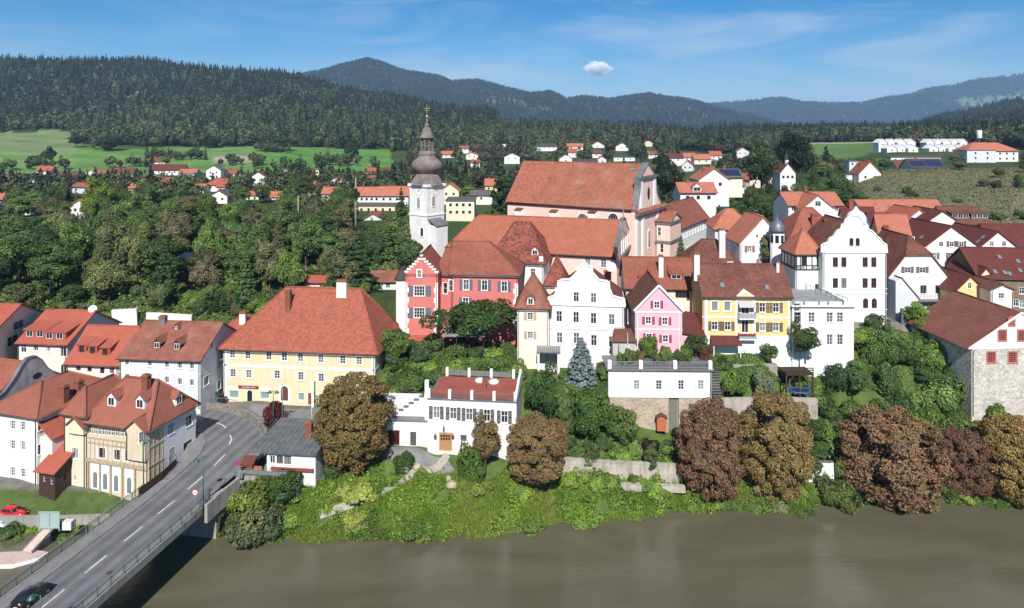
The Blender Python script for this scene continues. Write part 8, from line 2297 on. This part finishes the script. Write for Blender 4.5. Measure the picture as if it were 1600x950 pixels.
s=np.minimum(rg.uniform(0.75,1.35,n),cap*1.2);forest('valley_forest','mixed woods spreading between the houses in the valley middle',x,y,s,np.minimum(s*rg.uniform(0.7,1.4,n),cap*rg.uniform(0.7,1.12,n)),pick(rg,n,0.12,0.30,0.28,x,y),rg)
# low gardens left of the tower in the valley floor
px,x,y=samp(rg,2600,-60,660,330,545)
k=np.ones(len(x),bool)
for(p0,p1,pe,pb,Y,d)in FARH:k&=~((px>p0-4)&(px<p1+4)&(y>Y-60)&(y<Y+d+6))
k&=sight(px,x,y,6.0);px,x,y=px[k],x[k],y[k];n=len(x)
cap=np.clip((CZ-(np.interp(px,[0,120,250,330,420,480,560,640],[276,272,274,276,268,262,270,262])-HY)*y/F-ground(x,y))/12.0,0.15,1.2)
s=np.minimum(rg.uniform(0.5,1.0,n),np.maximum(cap*1.15,0.35));forest('valley_forest','trees and hedges between the gardens of the left valley floor',x,y,s,np.minimum(s*1.1,cap),pick(rg,n,0.2,0.15,0.2,x,y),rg)
# tree belt behind the field and woods right
px,x,y=samp(rg,5200,1150,1750,560,1050)
k=((y>860)|(px>1395))&~((px>1365)&(px<1520)&(y>480)&(y<640))&~((px>1490)&(px<1600)&(y<600))
px,x,y=px[k],x[k],y[k];n=len(x);s=rg.uniform(0.8,1.3,n);cap=np.clip((CZ-(np.interp(px,[1150,1250,1400,1750],[205,196,192,192])-HY)*y/F-ground(x,y))/12.0,0.3,1.5)
forest('tree_belt','dark tree belt behind the right field',x,y,s,np.minimum(s*1.25,cap),pick(rg,n,0.15,0.12,0.12,x,y),rg)
px,x,y=samp(rg,13000,1100,2000,1050,2350)
n=len(x);s=rg.uniform(0.9,1.5,n);forest('hill_forest','dark forested hill at the right edge',x,y,s,s*1.3,pick(rg,n,0.7,0.08,0.1,x,y),rg)
# mountains
px,x,y=samp(rg,34000,330,1420,2900,4750)
scar=(fbm(x,y,77,3,1/420.0)>0.34);k=~scar|(rg.uniform(0,1,len(x))<0.2);px,x,y=px[k],x[k],y[k];n=len(x)
s=rg.uniform(1.7,2.6,n);forest('mountain_forest','bluish forest on the nearer far mountain',x,y,s*1.2,s*0.95,pick(rg,n,0.8,0.06,0.1,x,y),rg)
px,x,y=samp(rg,22000,950,1900,5400,7900)
scar=(fbm(x,y,77,3,1/420.0)>0.34)|((px>1500)&(y>6300)&(y<6900));k=~scar|(rg.uniform(0,1,len(x))<0.15);px,x,y=px[k],x[k],y[k];n=len(x)
s=rg.uniform(2.6,3.8,n);forest('mountain_forest','hazy blue forest on the farthest ridge',x,y,s*1.4,s*0.9,pick(rg,n,0.8,0.06,0.1,x,y),rg)
# ---------------------------------------------------------------- cars
TYRE=plain('tyre',(0.02,0.02,0.02),0.8);RIM=plain('rim',(0.4,0.4,0.42),0.3,metal=0.8)
CGL=plain('car_glass',(0.015,0.018,0.022),0.06,spec=0.6)
def car(label,loc,rz,col,hatch=True,name='parked_car',group=None):
    r=empty(name,loc,rz,label,'car',group);r.scale=(0.93,0.93,0.93)
    paint=plain('car_paint_%02x%02x%02x'%tuple(int(c*255)for c in col),col,0.22,spec=0.6)
    X=[2.12,2.05,1.75,1.0,0.85,0.15,-0.5,-1.2,-1.85,-2.05,-2.1]
    T=[0.55,0.72,0.84,0.95,0.98,1.40,1.47,1.42,1.02,0.95,0.6]
    Wd=[0.70,0.80,0.85,0.87,0.87,0.87,0.87,0.86,0.83,0.80,0.72]
    v,f=[],[]
    for x,t_,w in zip(X,T,Wd):
        bl=min(t_,0.95);tw=w*(1-0.28*max(0,(t_-0.95)/0.52))
        v+=[(x,-w*0.94,0.22),(x,-w,0.5),(x,-w*0.98,bl-0.02),(x,-tw,t_),(x,0,t_+0.025),(x,tw,t_),(x,w*0.98,bl-0.02),(x,w,0.5),(x,w*0.94,0.22)]
    n=9
    for i in range(len(X)-1):
        for j in range(n-1):f.append((i*n+j,i*n+j+1,(i+1)*n+j+1,(i+1)*n+j))
        f.append((i*n+n-1,i*n,(i+1)*n,(i+1)*n+n-1))
    f.append(tuple(range(n)));f.append(tuple(range((len(X)-1)*n,len(X)*n))[::-1])
    mb=MB();mb.add(v,f,0,True);mb.build('body',paint,r)
    def glass(nm,pts):
        m=MB();m.poly(pts);m.build(nm,CGL,r,fix=False)
    e=0.012
    glass('windscreen',[(0.83,-0.74,1.0+e),(0.83,0.74,1.0+e),(0.22,0.62,1.375+e),(0.22,-0.62,1.375+e)])
    glass('rear_window',[(-1.25,-0.62,1.40+e),(-1.25,0.62,1.40+e),(-1.80,0.72,1.07+e),(-1.80,-0.72,1.07+e)])
    for sg_ in(-1,1):
        y0,y1=sg_*0.868,sg_*0.70
        for xa,xb,xc,xd in((0.72,-0.30,-0.30,0.15),(-0.38,-1.45,-1.15,-0.38)):glass('side_window',[(xa,y0,0.99),(xb,y0,0.99),(xc,y1,1.36),(xd,y1,1.36)])
        for x in(1.32,-1.32):
            m=MB();m.tube([(x,sg_*0.66,0.31),(x,sg_*0.88,0.31)],0.31,16);w_=m.build('wheel',TYRE,r);m=MB();m.tube([(x,sg_*0.87,0.31),(x,sg_*0.893,0.31)],0.19,12);m.build('rim',RIM,w_)
        m=MB();m.box(1.98,2.10,sg_*0.62-0.14,sg_*0.62+0.14,0.58,0.70);m.build('headlight',plain('lamp_clear',(0.6,0.6,0.6),0.1),r)
        m=MB();m.box(-2.10,-1.98,sg_*0.64-0.1,sg_*0.64+0.1,0.70,0.92);m.build('tail_light',plain('lamp_red',(0.35,0.01,0.01),0.2),r)
        m=MB();m.box(0.62,0.78,sg_*0.98-0.09,sg_*0.98+0.09,0.95,1.07);m.build('side_mirror',paint,r)
    m=MB();m.box(-2.125,-2.09,-0.26,0.26,0.50,0.61);m.build('number_plate',plain('plate_white',(0.7,0.7,0.7),0.4),r)
    return r
ba=math.atan2(0.984,0.176)
p=Wz(50,938,6.2);car('black car driving on the bridge at the bottom left',(p.x,p.y,6.215),ba,(0.010,0.012,0.018),name='moving_car')
p=Wz(21,784,3.2);car('red hatchback parked on the lawn beside the white house',(p.x,p.y,gz(p.x,p.y)+0.03),R(-12),(0.52,0.012,0.022))
p=Wz(-4,793,3.0);car('silver car cut off by the left picture edge',(p.x,p.y,gz(p.x,p.y)+0.03),R(-30),(0.55,0.56,0.58))
# ---------------------------------------------------------------- lamps, signs, poles
def lamp(label,base,H,arm,name='street_lamp'):
    r=empty(name,base,0,label,'lamp')
    m=MB();m.tube([(0,0,-0.6),(0,0,H*0.5),(0,0,H)],[0.09,0.07,0.05],8);m.build('pole',GREENM,r)
    for a in arm:
        m=MB();m.tube([(0,0,H-0.15),(a*0.5,0,H+0.05),(a,0,H-0.05)],0.035,6);m.build('arm',GREENM,r)
        m=MB();m.lathe([(0.06,H+0.02),(0.16,H-0.08),(0.38,H-0.30),(0.40,H-0.36)],12,(a,0));hd=m.build('lamp_shade',GREENM,r)
        m=MB();m.lathe([(0.26,H-0.42),(0.28,H-0.36)],10,(a,0));m.build('lamp_glass',plain('lamp_glass',(0.6,0.6,0.56),0.3),hd)
    return r
def rail_pt(s_,o):return Vector(bp_(s_,o,0.0))+Vector((-49.4,71,6.2))
lamp('green street lamp at the right end of the bridge',rail_pt(20.3,5.2),6.6,[-0.9])
lamp('green street lamp at the left end of the bridge railing',rail_pt(22.6,-5.5),7.2,[0.8])
lamp('green street lamp at the near right railing, bottom left corner',rail_pt(-4.8,5.2),5.4,[-0.9])
lamp('double-armed green lamp beside the dark red maple',Wz(427,668,7.6),6.0,[-0.6,0.6])
def sign(label,base,H,kind):
    r=empty('traffic_sign',base,0,label,'sign')
    m=MB();m.tube([(0,0,-0.5),(0,0,H+0.3)],0.035,6);m.build('post',STEEL,r)
    RED=plain('sign_red',(0.55,0.02,0.03),0.4);BL=plain('sign_blue',(0.02,0.06,0.40),0.4);WH=plain('sign_white',(0.75,0.75,0.75),0.4)
    m=MB();m.tube([(0,-0.05,H),(0,-0.07,H)],0.38,24,smooth=False);d=m.build('disc',RED,r)
    m=MB();m.tube([(0,-0.071,H),(0,-0.078,H)],0.30,24,smooth=False);m.build('field',BL if kind=='stop' else WH,d)
    m=MB()
    if kind=='stop':
        m.bar((-0.2,-0.082,H-0.2),(0.2,-0.082,H+0.2),0.006,0.075);m.bar((-0.2,-0.084,H+0.2),(0.2,-0.084,H-0.2),0.006,0.075);m.build('cross_bars',RED,d)
    else:
        m.box(-0.15,-0.06,-0.085,-0.079,H-0.14,H+0.14);m.box(0.03,0.16,-0.085,-0.079,H+0.09,H+0.14);m.box(0.03,0.16,-0.085,-0.079,H-0.14,H-0.09);m.box(0.03,0.07,-0.085,-0.079,H-0.09,H+0.09);m.box(0.12,0.16,-0.085,-0.079,H-0.09,H+0.09);m.build('digits',plain('sign_black',(0.02,0.02,0.02),0.5),d)
sign('blue and red no-stopping sign beside the parapet wall',Wz(371,744,6.9),1.9,'stop')
sign('white round speed sign with red ring on the bridge railing',Wz(305,804,6.3),2.9,'limit')
b0=Wz(441,664,7.6);r=empty('lamp_pole',b0,0,'plain tall grey pole left of the yellow house steps','pole');m=MB();m.tube([(0,0,-0.5),(0,0,6.6)],[0.08,0.05],8);m.build('pole',STEEL,r);m=MB();m.lathe([(0.05,6.6),(0.14,6.65),(0.05,6.8)],8);m.build('cap',STEEL,r)
b0=Wz(487,672,7.4);r=empty('flag_pole',b0,0,'white flag pole with hanging green and white banner before the yellow house','flag pole');m=MB();m.tube([(0,0,-0.5),(0,0,8.2)],[0.06,0.04],8);m.build('pole',TRIM,r)
GRN=plain('flag_green',(0.05,0.16,0.07),0.8)
for k,(mt,x0,x1)in enumerate(((TRIM,0.06,0.34),(GRN,0.34,0.62))):
    m=MB()
    for j in range(10):m.quad((x0,0.07*math.sin(j*1.1),7.9-j*0.42),(x1,0.07*math.sin(j*1.1+1.2),7.9-j*0.42),(x1,0.07*math.sin(j*1.1+2.3),7.48-j*0.42),(x0,0.07*math.sin((j+1)*1.1),7.48-j*0.42))
    m.build('flag_stripe',mt,r)
# bins by the lavender gable
for i,(px,py,c)in enumerate(((331,624,(0.03,0.03,0.03)),(338,622,(0.02,0.09,0.04)),(346,626,(0.03,0.03,0.035)))):
    b0=Wz(px,py,8.2);r=empty('wheelie_bin',b0,0.3*i,['black wheelie bin nearest the lavender gable','green wheelie bin between two black ones','black wheelie bin nearest the yellow house'][i],'bin')
    m=MB();m.prism([(-0.3,-0.3),(0.3,-0.3),(0.38,1.1),(-0.38,1.1)],'y',-0.35,0.35);m.build('body',plain('bin_%d'%i,c,0.5),r);m=MB();m.slab([(-0.58,-0.58,1.12),(0.42,-0.58,1.12),(0.42,0.42,1.22),(-0.58,0.42,1.22)],0.06);m.build('lid',MATS['bin_%d'%i],r)
# satellite dish behind the pink long-dormer house
b0=W(145,486,131);r=empty('satellite_dish',b0,0,'white satellite dish on the ridge of the pink house','dish');m=MB();m.lathe([(0.05,0),(0.45,0.08),(0.75,0.24)],14);m.build('dish',TRIM,r,(0,0,0.4),(R(80),0,R(25)));m=MB();m.bar((0,0.1,-0.8),(0,0.1,0.5),0.08);m.build('mast',METAL_G,r)
# seating wall, stones and posts before the restaurant
for i,(px,py)in enumerate(((634,752),(652,746),(668,749),(520,778),(700,772),(706,785),(929,757),(1030,762))):
    z=4.5;Y=102.5-(py-750)*0.06;x=xat(px,Y);r_=0.45+0.2*(i%3)
    m=MB();rg_=np.random.default_rng(i);m.lathe([(r_*0.9,-0.4),(r_,0.05),(r_*0.8,0.3*r_+0.2),(r_*0.3,0.5*r_+0.25)],7);m.v=[(a*rg_.uniform(0.8,1.2),b_*rg_.uniform(0.8,1.2),c)for a,b_,c in m.v]
    o=m.build('boulder',SAND,None,(x,Y,gz(x,Y)+0.35));tag(o,['pale boulder left of the path bend','pale boulder in the middle beside the path bend','pale boulder right beside the path bend','boulder near the white hut path','upper pale boulder in the bank weeds','lower pale boulder in the bank weeds','boulder under the left young thin tree','boulder under the right young thin tree'][i],'boulder')
# ---------------------------------------------------------------- small cumulus cloud far behind the mountains
CY=16500.0;cc=W(933,106,CY)
m=bpy.data.materials.new('cloud_vapour');m.use_nodes=True;t=m.node_tree;t.nodes.clear()
ou=t.nodes.new('ShaderNodeOutputMaterial');vo=t.nodes.new('ShaderNodeVolumePrincipled');vo.inputs['Color'].default_value=(0.99,0.99,1,1);vo.inputs['Anisotropy'].default_value=-0.58
tcn=N(t,'ShaderNodeTexCoord');ln_=N(t,'ShaderNodeVectorMath',operation='LENGTH');t.links.new(tcn.outputs['Object'],ln_.inputs[0])
nz=N(t,'ShaderNodeTexNoise',i_Scale=2.1,i_Detail=6.0,i_Roughness=0.58);t.links.new(tcn.outputs['Object'],nz.inputs['Vector'])
a_=N(t,'ShaderNodeMath',operation='MULTIPLY_ADD');a_.inputs[1].default_value=2.6;t.links.new(nz.outputs[0],a_.inputs[0])
b_=N(t,'ShaderNodeMath',operation='MULTIPLY_ADD');b_.inputs[1].default_value=-1.75;b_.inputs[2].default_value=-0.28;t.links.new(ln_.outputs['Value'],b_.inputs[0]);t.links.new(b_.outputs[0],a_.inputs[2])
c_=N(t,'ShaderNodeMapRange',i_From_Min=0.0,i_From_Max=0.45,i_To_Min=0.0,i_To_Max=0.022);t.links.new(a_.outputs[0],c_.inputs[0]);t.links.new(c_.outputs[0],vo.inputs['Density']);t.links.new(vo.outputs[0],ou.inputs['Volume'])
bm=bmesh.new();bmesh.ops.create_icosphere(bm,subdivisions=4,radius=1.0)
me=bpy.data.meshes.new('cloud');bm.to_mesh(me);bm.free();me.materials.append(m)
o=link('cloud',me,None,cc,(0,R(8),0),(520,330,300));tag(o,kind='structure')
